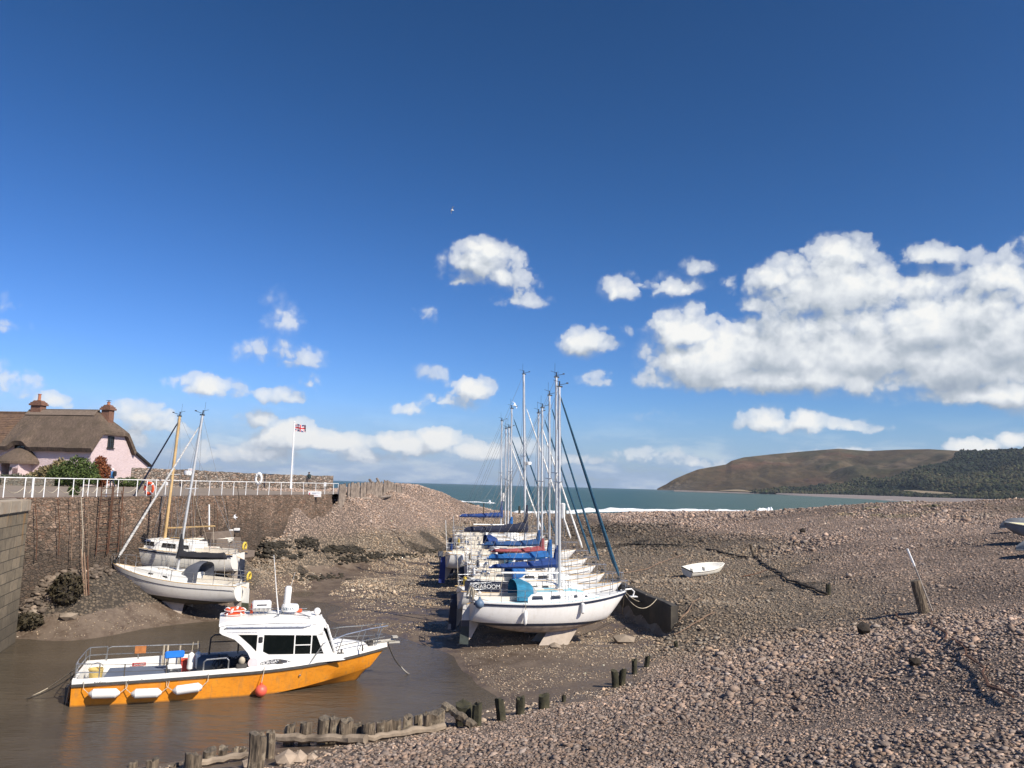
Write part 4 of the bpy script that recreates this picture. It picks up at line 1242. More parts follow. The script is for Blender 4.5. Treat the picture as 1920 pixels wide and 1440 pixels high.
def canvas(name, c):
    m, n, b = new_mat(name)
    co = n.n('ShaderNodeTexCoord').outputs['Object']
    f_ = n.noise(n.vm('MULTIPLY', co, (1, 1, 3)), 2.6, 5, .6)
    n.put(b.inputs['Base Color'], n.mix(n.mr(f_, .35, .65), tuple(k * .75 for k in c), tuple(min(1, k * 1.2) for k in c)))
    b.inputs['Roughness'].default_value = .85
    n.put(b.inputs['Normal'], n.bump(f_, .8, .06))
    return m
CV = {'black': m_black, 'navy': canvas('navy_canvas', (.009, .013, .034)), 'royal': canvas('royal_blue_canvas', (.008, .038, .165)),
      'blue': canvas('bright_blue_canvas', (.009, .095, .29)), 'maroon': canvas('maroon_canvas', (.26, .055, .06)), 'teal': canvas('teal_canvas', (.018, .16, .27)),
      'dteal': canvas('dark_teal_canvas', (.015, .07, .12)), 'grey': m_grey2, 'slate': canvas('slate_canvas', (.09, .12, .18)), 'white': canvas('sailcloth_white', (.75, .73, .68)), 'mid': canvas('mid_blue_canvas', (.014, .06, .17))}

def hull_paint(name, top, boot, bottom, z1, z2, tilt=0.0):
    """painted bands: topsides, boot stripe, antifouling, by height on the hull itself"""
    m, n, b = new_mat(name)
    co = n.n('ShaderNodeTexCoord').outputs['Object']
    s_ = n.n('ShaderNodeSeparateXYZ'); n.put(s_.inputs[0], co)
    zz_ = n.m('MULTIPLY_ADD', s_.outputs[0], tilt, s_.outputs[2])
    f_ = n.noise(co, 2.0, 6, .6)
    t_ = n.mix(n.m('MULTIPLY', n.mr(f_, .5, .72), .18), top, (top[0] * .6, top[1] * .56, top[2] * .48))
    streak = n.noise(n.vm('MULTIPLY', co, (5, 5, .6)), 1.6, 5, .6)
    t_ = n.mix(n.m('MULTIPLY', n.mr(streak, .52, .75), .22), t_, (top[0] * .62, top[1] * .55, top[2] * .42))
    bt = n.mix(n.mr(n.noise(co, 3, 6, .65), .35, .65), tuple(k * .7 for k in bottom), tuple(k * 1.25 for k in bottom))
    c_ = n.mix(n.m('GREATER_THAN', zz_, z1), bt, boot)
    c_ = n.mix(n.m('GREATER_THAN', zz_, z2), c_, t_)
    n.put(b.inputs['Base Color'], c_)
    n.put(b.inputs['Roughness'], n.mr(n.m('GREATER_THAN', zz_, z1), 0, 1, .8, .28))
    b.inputs['Coat Weight'].default_value = .2
    return m

class Hull:
    def __init__(s, L, B, wl=1.0, kd=.55, fb=.85, bow=.42, stern=.10, tw=.72, mx=.42):
        s.L, s.B, s.wl, s.kd, s.fb, s.bow, s.stern, s.tw, s.mx = L, B, wl, kd, fb, bow, stern, tw, mx
    def x(s, t): return -s.L / 2 + s.L * t
    def b(s, t):
        if t < s.mx: return s.B / 2 * (s.tw + (1 - s.tw) * math.sin(math.pi / 2 * t / s.mx) ** .9)
        u = (t - s.mx) / (1 - s.mx)
        return s.B / 2 * max(.012, (1 - u ** 2.15) ** .95)
    def sheer(s, t): return s.wl + s.fb + s.stern * (1 - t) ** 2 * 1.2 + s.bow * max(0, (t - .3) / .7) ** 1.8
    def keel(s, t):
        if t > .86:
            u = (t - .86) / .14
            return s.wl + (s.sheer(t) - s.wl) * (u ** 1.05) * .985
        c = .42
        u = (t - c) / (.86 - c) if t > c else (c - t) / c
        end = s.wl + .03 if t > c else s.wl + .08
        return s.kd + (end - s.kd) * u ** 2.0
    def ring(s, t, n=9):
        b_, zs, zk = s.b(t), s.sheer(t), s.keel(t)
        fl = 1.9 if t < .6 else 1.9 - (t - .6) * 2.2
        half = []
        for k in range(n):
            a_ = k / (n - 1) * math.pi / 2
            half.append((b_ * math.cos(a_) ** (1 / max(1.0, fl)), zs - (zs - zk) * math.sin(a_) ** 1.15))
        tr = .16 * (1 - min(1, t / .05)) if t < .05 else 0
        out = [(s.x(t) + tr * (z_ - s.wl), y_, z_) for y_, z_ in half]
        out += [(s.x(t) + tr * (z_ - s.wl), -y_, z_) for y_, z_ in half[::-1][1:]]
        return out
    def mesh(s):
        mb = MB(); ts = [0, .03, .08] + list(np.linspace(.14, .86, 15)) + [.89, .92, .95, .975, 1.0]
        rings = [s.ring(t) for t in ts]
        mb.loft(rings, False, False)
        n = len(rings[0])
        mb.add(rings[0], [tuple(range(n))])
        return mb
    def deck(s, c0=.06, c1=.34, cw=.52, depth=.48, camber=.05):
        mb = MB(); ts = sorted(set([0, .03, c0, c1] + list(np.linspace(.03, 1, 24))))
        def row(t):
            b_ = s.b(t) * .995; z_ = s.sheer(t) - .01; c_ = min(cw, b_ * .75); xx = s.x(t) + (.16 * (z_ - s.wl) if t == 0 else 0)
            return [(xx, y_, z_ + camber * (1 - (y_ / max(b_, .01)) ** 2)) for y_ in (-b_, -c_, c_, b_)]
        for a_, b_ in zip(ts[:-1], ts[1:]):
            ra, rb = row(a_), row(b_)
            mb.loft([ra[:2], rb[:2]], False, False); mb.loft([ra[2:], rb[2:]], False, False)
            if not (a_ >= c0 - 1e-6 and b_ <= c1 + 1e-6): mb.loft([ra[1:3], rb[1:3]], False, False)
        mb2 = MB(); r0, r1 = row(c0), row(c1)
        P = [r0[1], r0[2], r1[2], r1[1]]; Q = [(p[0], p[1], p[2] - depth) for p in P]
        S_1 = [(p[0], p[1] * .52, p[2] - depth * .45) for p in P]
        mb2.add(P + Q, [(0, 1, 5, 4), (1, 2, 6, 5), (2, 3, 7, 6), (3, 0, 4, 7), (4, 5, 6, 7)])
        zt = P[0][2]
        for sg in (-1, 1):
            y_ = sg * cw * .77
            mb2.box(((P[0][0] + P[2][0]) / 2, y_, zt - depth * .45), (P[2][0] - P[0][0] - .02, cw * .42, .05))
            mb2.box(((P[0][0] + P[2][0]) / 2, sg * (cw + .04), zt + .07), (P[2][0] - P[0][0] + .1, .06, .18))
        return mb, mb2
    def edge(s, side, t0=0, t1=1, dz=0, dy=0, n=22):
        return [(s.x(t), side * (s.b(t) + dy), s.sheer(t) + dz) for t in np.linspace(t0, t1, n)]

def sail_cover(mb, x0, z0, x1, z1, h0, h1, thick=.13, sag=.03, collar=.65, seed=0):
    """lumpy tapering bundle lying on the boom, from the mast x0 aft to x1"""
    r_ = random.Random(seed); rr = []
    N = 14
    for k in range(N + 1):
        t = k / N; x_ = x0 + (x1 - x0) * t; zb = z0 + (z1 - z0) * t - .03
        h_ = (h0 + (h1 - h0) * t ** .7) * (1 + r_.uniform(-.07, .07)); w_ = thick * (1 - .45 * t) * (1 + r_.uniform(-.12, .12))
        if k == N: h_ *= .5; w_ *= .5
        zb -= math.sin(t * math.pi) * sag
        rr.append([(x_, w_ * math.cos(a_) * (.75 if math.sin(a_) > .2 else 1), zb + h_ * (.5 + .5 * math.sin(a_)) - .08) for a_ in np.linspace(-math.pi / 2, 1.5 * math.pi, 11)[:-1]])
    mb.loft(rr)
    mb.tube([(x0 + .02, 0, z0 - .1), (x0 - .02, 0, z0 + h0 * .8), (x0 + .03, 0, z0 + h0 + collar)], [.17, .15, .09], 8)

def boat(pos, heading, label, H, o, pitch=0.0, heel=0.0, name='sailing_yacht', group='yachts dried out in the harbour'):
    """one yacht: origin on the mud under amidships, bow along +x"""
    root = empty(name, pos, 0, label, 'sailing boat', group, rot=(R(heel), R(-pitch), heading))
    P = lambda mb, nm, m, par=root, sm=True, bv=0: mb.build(nm, m, par, sm, bv)
    hull = P(H.mesh(), 'hull', o['paint'])
    dk, well = H.deck(cw=o.get('cw', .5))
    P(dk, 'deck', o.get('deck', m_deck)); P(well, 'cockpit', o.get('cockpit', m_deckc), sm=False)
    # toe rail and rubbing strake
    for sd in (-1, 1):
        mb = MB(); mb.tube(H.edge(sd, 0, 1, .015, -.02), .022, 5); mb.build('toe_rail', o.get('toe', m_wood), root)
        if o.get('strake'):
            mb = MB(); rr = []
            for t in np.linspace(.0, 1, 26):
                y_, z_, x_ = H.b(t), H.sheer(t), H.x(t)
                rr.append([(x_, sd * (y_ - .02), z_ - .03), (x_, sd * (y_ + .035), z_ - .04), (x_, sd * (y_ + .03), z_ - .12), (x_, sd * (y_ - .03), z_ - .13)])
            mb.loft(rr); mb.build('strake', o['strake'], root)
    if o.get('line'):
        for sd in (-1, 1):
            MB().tube([(H.x(t), sd * (H.b(t) * .992 + .006), H.sheer(t) - .20) for t in np.linspace(.01, .93, 22)], .012, 4).build('cove_line', o['line'], root)
    # coachroof
    ta, tb = o.get('roof', (.35, .76)); hc_ = o.get('rh', .42)
    rr = []; N = 12
    def rs(q):
        t = ta + (tb - ta) * q
        w_ = min(H.b(t) - .28, H.B * .36) * (1 - .18 * q); w_ = max(w_, .12)
        h_ = hc_ * (1.0 if q < .55 else (1 - ((q - .55) / .45) ** 1.6 * .92)) * (1 - .12 * q)
        z_ = H.sheer(t) + .02
        return t, w_, h_, z_
    for k in range(N + 1):
        t, w_, h_, z_ = rs(k / N)
        rr.append([(H.x(t), sy * w_, z_ + dz) for sy, dz in ((1, -.04), (.93, h_ * .82), (.80, h_), (.4, h_ * 1.07), (0, h_ * 1.09), (-.4, h_ * 1.07), (-.80, h_), (-.93, h_ * .82), (-1, -.04))])
    mbx = MB(); mbx.loft(rr, False, False); mbx.add(rr[0], [tuple(range(9))]); mbx.add(rr[-1], [tuple(range(9))])
    cr = P(mbx, 'coachroof', o.get('roofm', m_deck))
    for (q0, q1, s0, s1) in o.get('wins', ((.06, .24, .35, .75), (.30, .48, .35, .75))):
        for sd in (-1, 1):
            vs_ = []
            for q, s_ in ((q0, s0), (q1, s0 + .02), (q1 - .01, s1), (q0 + .012, s1)):
                t, w_, h_, z_ = rs(q)
                y_ = w_ * (1 - .07 * s_ / .82 * .82); zz_ = z_ + h_ * s_
                vs_.append((H.x(t), sd * (y_ - .004), zz_)); 
            outv = [(a_, b_ + sd * .02, c_) for a_, b_, c_ in vs_]
            MB().loft([vs_, outv]).build('window', m_winb, cr, bevel=.004)
    if o.get('band'):          # coloured panels on the roof
        for q0, q1 in ((.02, .42), (.50, .80)):
            rr = []
            for q in np.linspace(q0, q1, 7):
                t, w_, h_, z_ = rs(q)
                rr.append([(H.x(t), sy * w_, z_ + h_ * k_ + .006) for sy, k_ in ((.78, 1.0), (.4, 1.07), (0, 1.09), (-.4, 1.07), (-.78, 1.0))])
            mb = MB(); mb.loft(rr, False, False); mb.build('deck_panel', o['band'], cr, True)
        for sd in (-1, 1):
            rr = [[(H.x(t), sd * (H.b(t) - .05), H.sheer(t) + .006), (H.x(t), sd * (H.b(t) - .24), H.sheer(t) + .03)] for t in np.linspace(.08, .80, 14)]
            mb = MB(); mb.loft(rr, False, False); mb.build('deck_panel', o['band'], root, True)
    t, w_, h_, z_ = rs(.08)
    mb = MB(); mb.box((H.x(t) + .25, 0, z_ + h_ * 1.09 + .03), (.75, .62, .06)); t2, w2, h2, z2 = rs(.52)
    P(mb, 'hatch', m_deck, cr, bv=.02); P(MB().box((H.x(t2), 0, z2 + h2 * 1.07 + .02), (.5, .5, .05)), 'hatch', m_deck, cr, bv=.02)
    for sd in (-1, 1):
        t, w_, h_, z_ = rs(.1); t2, w2, h2, z2 = rs(.5)
        MB().tube([(H.x(t), sd * w_ * .7, z_ + h_), (H.x(t) + .05, sd * w_ * .7, z_ + h_ + .09), (H.x(t2) - .05, sd * w2 * .7, z2 + h2 + .09), (H.x(t2), sd * w2 * .7, z2 + h2)], .016, 5).build('grab_rail', m_wood, cr)
    # mast, boom and rig
    mx_ = o['mx']; mh = o['mh']; rake = o.get('rake', .02); mr_ = o.get('mr', .062)
    tm_ = (mx_ + H.L / 2) / H.L
    q_ = (tm_ - ta) / (tb - ta); _, _, h_, z_ = rs(min(max(q_, 0), 1))
    zb = z_ + h_ * 1.05
    mtop = Vector((mx_ - rake * mh, 0, zb + mh))
    mst = MB().tube([(mx_, 0, zb), tuple(mtop)], [mr_, mr_ * .9], 10, flat=1.0).build('mast', o.get('mastm', m_alloy), root, True)
    mb = MB(); mb.box(mtop + Vector((.02, 0, .03)), (.26, .05, .07)); mb.tube([mtop + Vector((0, 0, .05)), mtop + Vector((0, 0, .28))], .035, 5)
    mb.tube([mtop + Vector((-.05, .03, .1)), mtop + Vector((.38, .03, .2))], .012, 4); mb.box(mtop + Vector((.40, .03, .22)), (.1, .03, .06)); mb.tube([mtop + Vector((-.08, 0, .05)), mtop + Vector((-.08, 0, .75))], .007, 4)
    mb.tube([mtop + Vector((0, 0, .25)), mtop + Vector((-.3, 0, .33))], .01, 4)
    mb.build('masthead_fitting', m_iron, mst)
    sp_ = Vector((mx_ - rake * mh * .52, 0, zb + mh * .52)); sl = H.B * .27
    mb = MB()
    for sd in (-1, 1): mb.tube([sp_, sp_ + Vector((-.06, sd * sl, .04))], [.03, .018], 5)
    mb.build('spreader', m_alloy, mst)
    mb = MB()
    cp = (H.x(tm_) - .05, H.b(tm_) - .04, H.sheer(tm_))
    for sd in (-1, 1):
        tip = sp_ + Vector((-.06, sd * sl, .04))
        mb.tube([mtop, tip, (cp[0], sd * cp[1], cp[2])], .008, 4)
        mb.tube([sp_, (cp[0] - .3, sd * cp[1], cp[2])], .008, 4); mb.tube([sp_, (cp[0] + .3, sd * cp[1], cp[2])], .008, 4)
    mb.tube([mtop, (H.x(.01), 0, H.sheer(0) + .05)], .008, 4)
    mb.tube([Vector((mx_ + mr_ + .01, .03, zb + .1)), mtop + Vector((mr_, .03, -.1))], .007, 4)
    mb.build('standing_rigging', m_wire, root)
    fa = mtop.lerp(Vector((mx_, 0, zb)), o.get('frac', .03)); fbw = Vector((H.x(.985), 0, H.sheer(1) + .05))
    MB().tube([fa, fbw], .009, 4).build('forestay', m_wire, root)
    if o.get('genoa'):
        a_, b_ = o.get('gspan', (.05, .93))
        MB().tube([fa.lerp(fbw, a_), fa.lerp(fbw, a_ + .03), fa.lerp(fbw, .5), fa.lerp(fbw, b_ - .03), fa.lerp(fbw, b_)], [.02, .038, .055, .07, .03], 7).build('furled_sail', CV[o['genoa']], root, True)
        MB().lathe([(.10, 0), (.10, .12), (.04, .14)], fbw - Vector((.02, 0, -.03)), 8).build('furling_drum', m_iron, root)
    bz = zb + o.get('bh', .72); bl = o.get('bl', H.L * .37); bo = o.get('bdrop', .0)
    MB().tube([(mx_ - mr_, 0, bz), (mx_ - bl, 0, bz + bo)], .045, 7).build('boom', o.get('boomm', m_alloy), root, True)
    MB().tube([(mx_ - bl + .1, 0, bz + bo - .04), (mx_ - bl - .1, .0, H.sheer(.1) + .1)], .012, 4).build('mainsheet', m_rope, root)
    if o.get('cover'):
        mb = MB(); sail_cover(mb, mx_, bz, mx_ - bl - .05, bz + bo, o.get('ch', .36) * 1.35, o.get('ce', .16) * 1.25, .19, collar=o.get('collar', .42), seed=int(mx_ * 100 + mh * 10))
        sc_ = mb.build('sail_cover', CV[o['cover']], root, True)
        if o.get('logo'): MB().box((mx_ - .22, -.15, bz + .02), (.11, .02, .11)).build('sailmaker_patch', m_white, sc_)
        mb = MB()
        for k in range(4):
            xx = mx_ - bl * (.25 + .2 * k)
            mb.tube([(xx, 0, bz - .12), (xx, -.12, bz + .02), (xx, -.1, bz + .14)], .008, 4)
        mb.tube([(mx_ - bl * .35, -.1, bz), sp_ + Vector((-.03, -.2, -.1))], .006, 4); mb.tube([(mx_ - bl * .7, -.1, bz), sp_ + Vector((-.03, -.2, -.1))], .006, 4)
        mb.build('lazy_jack', m_rope, root)
    # rails
    ph = .56
    mb = MB()
    bpts = [(H.x(.87), H.b(.87) - .04), (H.x(.93), H.b(.93) - .02), (H.x(1.0) + .05, .12)]
    top_ = [(x_, y_, H.sheer(.93) + ph) for x_, y_ in bpts] + [(x_, -y_, H.sheer(.93) + ph) for x_, y_ in bpts[::-1]]
    mb.tube(top_, .014, 5)
    for (x_, y_), t in zip(bpts, (.87, .93, .985)):
        for sd in (-1, 1): mb.tube([(x_ - .04, sd * min(y_, H.b(t)), H.sheer(t)), (x_, sd * y_, H.sheer(.93) + ph)], .013, 5)
    mb.build('pulpit', m_steel, root)
    mb = MB(); zs = H.sheer(0)
    for zz_ in (ph, ph * .5):
        mb.tube([(H.x(.16), H.b(.16) - .05, zs + zz_), (H.x(.02), H.b(.02) - .06, zs + zz_), (H.x(.01), .35, zs + zz_), (H.x(.01), -.35, zs + zz_), (H.x(.02), -H.b(.02) + .06, zs + zz_), (H.x(.16), -H.b(.16) + .05, zs + zz_)], .014, 5)
    for x_, y_ in ((H.x(.16), H.b(.16) - .05), (H.x(.03), H.b(.03) - .06), (H.x(.01) + .03, .35)):
        for sd in (-1, 1): mb.tube([(x_, sd * y_, zs - .02), (x_, sd * y_, zs + ph)], .013, 5)
    mb.build('pushpit', m_steel, root)
    for t in (.30, .46, .62, .76):
        for sd in (-1, 1): MB().tube([(H.x(t), sd * (H.b(t) - .05), H.sheer(t)), (H.x(t), sd * (H.b(t) - .04), H.sheer(t) + ph)], .014, 5).build('stanchion', m_steel, root)
    mb = MB()
    for sd in (-1, 1):
        for hh in (ph, ph * .52):
            mb.tube([(H.x(t), sd * (H.b(t) - .045), H.sheer(t) + hh) for t in (.16, .30, .46, .62, .76, .87)], .006, 4)
    mb.build('guard_wire', m_wire, root)
    # sprayhood
    if o.get('hood'):
        t, w_, h_, z_ = rs(0.0); x_ = H.x(t); hh = o.get('hoodh', .58); zt = z_ + h_ - .05
        rr = []
        for xo, k_, ww_ in ((-.50, .98, 1.0), (-.12, 1.0, .98), (.26, .70, .93), (.55, .12, .85)):
            rr.append([(x_ + xo, w_ * ww_ * math.cos(a_) * 1.0, zt - .30 + (hh * k_ + .28) * max(0, math.sin(a_)) ** .38) for a_ in np.linspace(0, math.pi, 13)])
        mb = MB(); mb.loft(rr[:3], False, False); hd = mb.build('sprayhood', CV[o['hood']], root, True)
        mb = MB(); mb.loft(rr[2:], False, False); mb.build('hood_window', m_plas, hd, True)
    # keels, rudder
    kx = o.get('kx', .05); kl = o.get('kl', 1.25)
    if o.get('twin', True):
        for sd in (-1, 1):
            y0, y1 = sd * .42, sd * .62
            rr = [[(kx - kl * .5 + a_ * kl + (0 if z_ > .3 else o.get('ksweep', -.35)), (y0 if z_ > .3 else y1) + th, z_) for a_, th in ((0, 0), (.3, .07), (1, .0), (.3, -.07))] for z_ in (H.kd + .18, -.02)]
            MB().loft(rr).build('bilge_keel', m_keel, root, False)
    else:
        rr = [[(kx - kl * .5 + a_ * kl + (0 if z_ > .3 else o.get('ksweep', -.35)), th, z_) for a_, th in ((0, 0), (.3, .11), (1, .0), (.3, -.11))] for z_ in (H.kd + .12, -.02)]
        MB().loft(rr).build('keel', m_keel, root, False)
    xs_ = H.x(0)
    mb = MB()
    mb.prism([(xs_ - .02, H.wl + .75), (xs_ - .30, H.wl + .70), (xs_ - .42, .06), (xs_ - .02, .02), (xs_ + .02, H.wl)], 'y', -.035, .035)
    rd = mb.build('rudder', o.get('rudm', m_navy), root)
    MB().tube([(xs_ - .15, 0, H.wl + .74), (xs_ + .9, 0, H.sheer(.1) + .12)], .022, 5).build('tiller', m_wood, rd)
    MB().prism([(xs_ + .0, H.wl + .05), (xs_ + .45, H.wl - .02), (xs_ + .12, .35), (xs_ + .0, .2)], 'y', -.05, .05).build('skeg', o.get('skegm', m_keel), root)
    if o.get('outboard'):
        mb = MB(); mb.box((xs_ - .28, .5, H.wl + .85), (.32, .26, .36)); mb.tube([(xs_ - .28, .5, H.wl + .7), (xs_ - .28, .5, H.wl - .05)], [.09, .06], 6); mb.box((xs_ - .12, .5, H.wl + .55), (.3, .2, .12))
        P(mb, 'outboard_motor', o['outboard'] if not isinstance(o['outboard'], bool) else m_grey2, bv=.03)
    if o.get('radar'):
        k_ = o['radar']; c_ = Vector((mx_ - rake * mh * k_ + .28, 0, zb + mh * k_))
        mb = MB(); mb.lathe([(.02, -.1), (.2, -.1), (.22, 0), (.2, .1), (.02, .13)], c_, 14); mb.tube([c_ - Vector((.02, 0, .08)), c_ - Vector((.3, 0, .14))], .03, 4); mb.build('radar', m_gel, mst, True)
    if o.get('reflector'):
        k_ = o['reflector']; c_ = Vector((mx_ - rake * mh * k_ + .17, 0, zb + mh * k_))
        mb = MB(); mb.lathe([(.05, -.36), (.11, -.32), (.11, .32), (.05, .36)], c_, 12); mb.build('radar_reflector', m_gel, mst, True)
    if o.get('buoy'):
        mb = MB(); pts = [(xs_ + .1 + .0 * a_, -H.b(0) * .75 + .20 * math.cos(a_), H.sheer(0) + .34 + .20 * math.sin(a_)) for a_ in np.linspace(-.9, math.pi + .9, 14)]
        mb.tube(pts, .06, 7); mb.build('horseshoe_buoy', m_yel, root, True)
    o['H'] = H; o['root'] = root; o['mtop'] = mtop
    return root

def fender(name, world, r, length, m, label, ang=0.0, group=None):
    """sausage fender hanging from a short lanyard, origin at its centre"""
    root = empty(name, world, 0, label, 'fender', group, rot=(0, ang, 0))
    h_ = length / 2
    MB().lathe([(.015, -h_), (r * .5, -h_ * .93), (r, -h_ * .75), (r, h_ * .75), (r * .5, h_ * .93), (.015, h_)], (0, 0, 0), 12).build('body', m, root, True)
    MB().tube([(0, 0, h_), (0, .02, h_ + .35)], .012, 4).build('lanyard', m_rope, root)
    return root

def place(Hh, o, u, v, zdeck_root, heading):
    pass

# the row of yachts rafted beside each other; mast foot seen at (u) and at distance Y
ROW_H = R(13)
def row_boat(u, Y, vtop, L, B, label, o, zg, heading=ROW_H, **hk):
    H = Hull(L, B, **hk)
    o.setdefault('mx', L * .07)
    ca, sa = math.cos(heading), math.sin(heading)
    # mast foot direction
    vf = 911 + (EYE - zg - 2.4) / Y * F
    mw_ = at(u, vf, Y)
    pos = Vector((mw_.x - ca * o['mx'], mw_.y - sa * o['mx'], zg))
    zt = at(u, vtop, Y).z
    zb = zg + H.sheer(.55) + o.get('rh', .42)
    o['mh'] = zt - zb
    return boat(pos, heading, label, H, o)

def rowpaint(k, boot=(.02, .028, .05), bottom=(.22, .17, .12), top=(.78, .75, .70)):
    return hull_paint('yacht_hull_paint', top, boot, bottom, .93, 1.06)

r1 = row_boat(1049, 36.0, 727, 7.35, 2.6, 'nearest white yacht of the central row, pale blue deck and teal sprayhood', dict(paint=rowpaint(1, bottom=(.40, .32, .25)), strake=m_navy, band=m_ltblue, hood='teal', hoodh=.55,
     genoa='dteal', mx=.45, outboard=False, cover=None, wins=((.05, .20, .30, .66), (.30, .44, .30, .66), (.62, .68, .3, .6), (.78, .83, .3, .6)), kl=1.35, ksweep=-.55, reflector=.38, mr=.068, rudm=hull_paint('rudder_paint', (.55, .53, .50), (.02, .028, .05), (.035, .045, .04), .80, 1.06), roof=(.33, .80), toe=m_gel, kx=.55), .28)
r2 = row_boat(1043, 39.2, 709, 8.4, 2.8, 'white yacht second in the row with royal blue sail cover and navy cockpit dodger', dict(paint=rowpaint(2), cover='royal', ch=.42, ce=.14, genoa='dteal', mx=.75, bl=3.4, wins=((.04, .24, .35, .72), (.30, .40, .35, .7)), strake=None, line=m_navy, kl=1.4, mr=.068, bdrop=-.05), .30)
r3 = row_boat(1030, 42.4, 743, 7.6, 2.6, 'white yacht third in the row with bright blue sail cover', dict(paint=rowpaint(3), cover='blue', ch=.40, ce=.2, genoa='dteal', mx=.65, bl=3.4, line=m_navy, logo=True, radar=None, hood='blue'), .38)
r4 = row_boat(1016, 45.6, 766, 7.4, 2.5, 'white yacht fourth in the row with maroon sail on its boom', dict(paint=rowpaint(4), cover='maroon', ch=.3, ce=.14, collar=.3, genoa='dteal', mx=.4, bl=3.0, line=m_navy), .48)
r5 = row_boat(1009, 48.6, 776, 7.8, 2.6, 'white yacht fifth in the row with mid blue sail cover and white furled sail', dict(paint=rowpaint(5), cover='mid', ch=.34, ce=.2, genoa='white', mx=.7, bl=3.5, line=m_navy, hood='dteal'), .60)
r6 = row_boat(985, 53.0, 703, 9.0, 3.0, 'largest yacht with the tallest mast, black sail cover and radar dome', dict(paint=rowpaint(6, bottom=(.03, .04, .10)), cover='navy', ch=.55, ce=.25, collar=1.0, genoa='white', frac=.16, mx=.9, bl=4.2, radar=.48, rudm=mat('blue_rudder', (.02, .035, .16), .5, .1), rake=.035, outboard=True, mr=.085, bh=1.1), .78)
r7 = row_boat(957.5, 56.4, 767, 7.8, 2.6, 'white yacht with sky blue sail cover just behind the largest yacht', dict(paint=rowpaint(7), cover='blue', ch=.34, ce=.2, genoa='dteal', mx=.2, bl=3.3, line=m_navy, hood='royal', outboard=True, bh=.9), .88)
r8 = row_boat(952.5, 59.4, 803, 7.0, 2.4, 'small uncovered white yacht third from the far end of the row', dict(paint=rowpaint(8), cover=None, genoa='dteal', mx=.2, line=m_navy), .95)
r9 = row_boat(947, 62.4, 805, 7.0, 2.4, 'small white yacht with white furled headsail next to the farthest yacht', dict(paint=rowpaint(9), cover=None, genoa='white', mx=.2, line=m_navy), 1.05)
r10 = row_boat(939, 65.6, 790, 7.6, 2.6, 'farthest yacht of the central row with dark blue sail cover', dict(paint=rowpaint(10), cover='royal', ch=.36, ce=.2, collar=.8, mx=.3, bl=3.5, line=m_navy, reflector=.3, bh=1.15), 1.15)

# lettered dodger on the second yacht
H2 = Hull(8.4, 2.8)
mb = MB()
rr = [[(H2.x(t), -(H2.b(t) - .02), H2.sheer(t) + z_) for z_ in (.06, .54)] for t in np.linspace(.02, .31, 9)]
rr2 = [[(a_, b_ + .012, c_) for a_, b_, c_ in r_] for r_ in rr]
mb.loft(rr, False, False)
dg = mb.build('cockpit_dodger', CV['navy'], r2, True)
ang = math.atan2(-(H2.b(.31) - H2.b(.02)), H2.x(.31) - H2.x(.02))
M4 = Matrix.Translation((H2.x(.045), -(H2.b(.045) + .03), H2.sheer(.1) + .20)) @ Matrix.Rotation(ang, 4, 'Z') @ Matrix.Rotation(R(90), 4, 'X')
lettering('lettering', 'PEGABOOM', .27, m_white, dg, M4)

# fenders and buoy on the nearest yacht
H1 = Hull(7.35, 2.6)
def on1(t, side, z_, off=.1): return r1.matrix_basis @ Vector((H1.x(t), side * (H1.b(t) + off), z_))
bpy.context.view_layer.update()
fender('fender', on1(.30, -1, H1.sheer(.3) - .55), .085, .62, m_gel, 'white fender hanging amidships aft on the nearest yacht')
fender('fender', on1(.66, -1, H1.sheer(.66) - .28), .09, .48, m_gel, 'white fender hanging forward on the nearest yacht close to its mast')
bb = empty('buoy_fender', on1(.03, -1, H1.sheer(0) - .05, .12), 0, 'round slate blue buoy hanging at the stern quarter of the nearest yacht', 'buoy')
MB().ball((0, 0, 0), .20, 12, 8).build('ball', mat('slate_blue_plastic', (.10, .15, .22), .5, .1), bb, 'all')
mb = MB(); mb.lathe([(.07, .14), (.04, .3)], (0, 0, 0), 8); mb.build('neck', mat('slate_blue_plastic', (.1, .15, .22)), bb)
# bow anchor of the nearest yacht
mb = MB(); xb = H1.x(1) + .1; zb = H1.sheer(1) + .06
mb.tube([(xb - .35, 0, zb), (xb + .18, 0, zb + .04), (xb + .32, 0, zb - .08), (xb + .25, 0, zb - .3)], .035, 6); mb.box((xb + .28, 0, zb - .30), (.34, .22, .04))
mb.build('anchor', m_gel, r1, True)
for k in range(3): MB().tube([(H1.x(.0) - .05 + .1 * k, -.9 + .7 * k, H1.sheer(0) + .55), (H1.x(0) - .05, -.85 + .7 * k, H1.sheer(0) + .1), (H1.x(0) + .1, -.8 + .7 * k, H1.sheer(0) + .5)], .05, 6).build('rope_coil', m_rope, r1)
yacht_near = r1

# two yachts on the left beside the quay
HL = Hull(7.35, 2.5, wl=.98, kd=.64, fb=.76, bow=.45)
oL = dict(paint=hull_paint('left_hull_paint', (.76, .72, .65), (.045, .038, .025), (.050, .042, .028), 1.0, 1.01), deck=m_deck, cover='black', ch=.32, ce=.28, collar=.75, bl=2.55, bdrop=.22, mx=.05, mh=None, rake=.02, genoa='white', frac=.05, gspan=(.03, .96),
          line=m_navy, hood='grey', hoodh=.72, wins=((.30, .62, .18, .42),), roof=(.36, .86), rh=.36, buoy=True, kl=1.45, kx=-.1, ksweep=.02, skegm=m_keel, rudm=hull_paint('left_rudder_paint', (.70, .68, .62), (.06, .06, .04), (.07, .075, .045), .95, .97), mr=.065, logo=True, radar=.62)
PL = gz(345, 1147, .37)
hdL = math.pi + R(-6)
def mast_len(H, o, zg, u, v, Y): return at(u, v, Y).z - (zg + H.sheer(.55) + o.get('rh', .42))
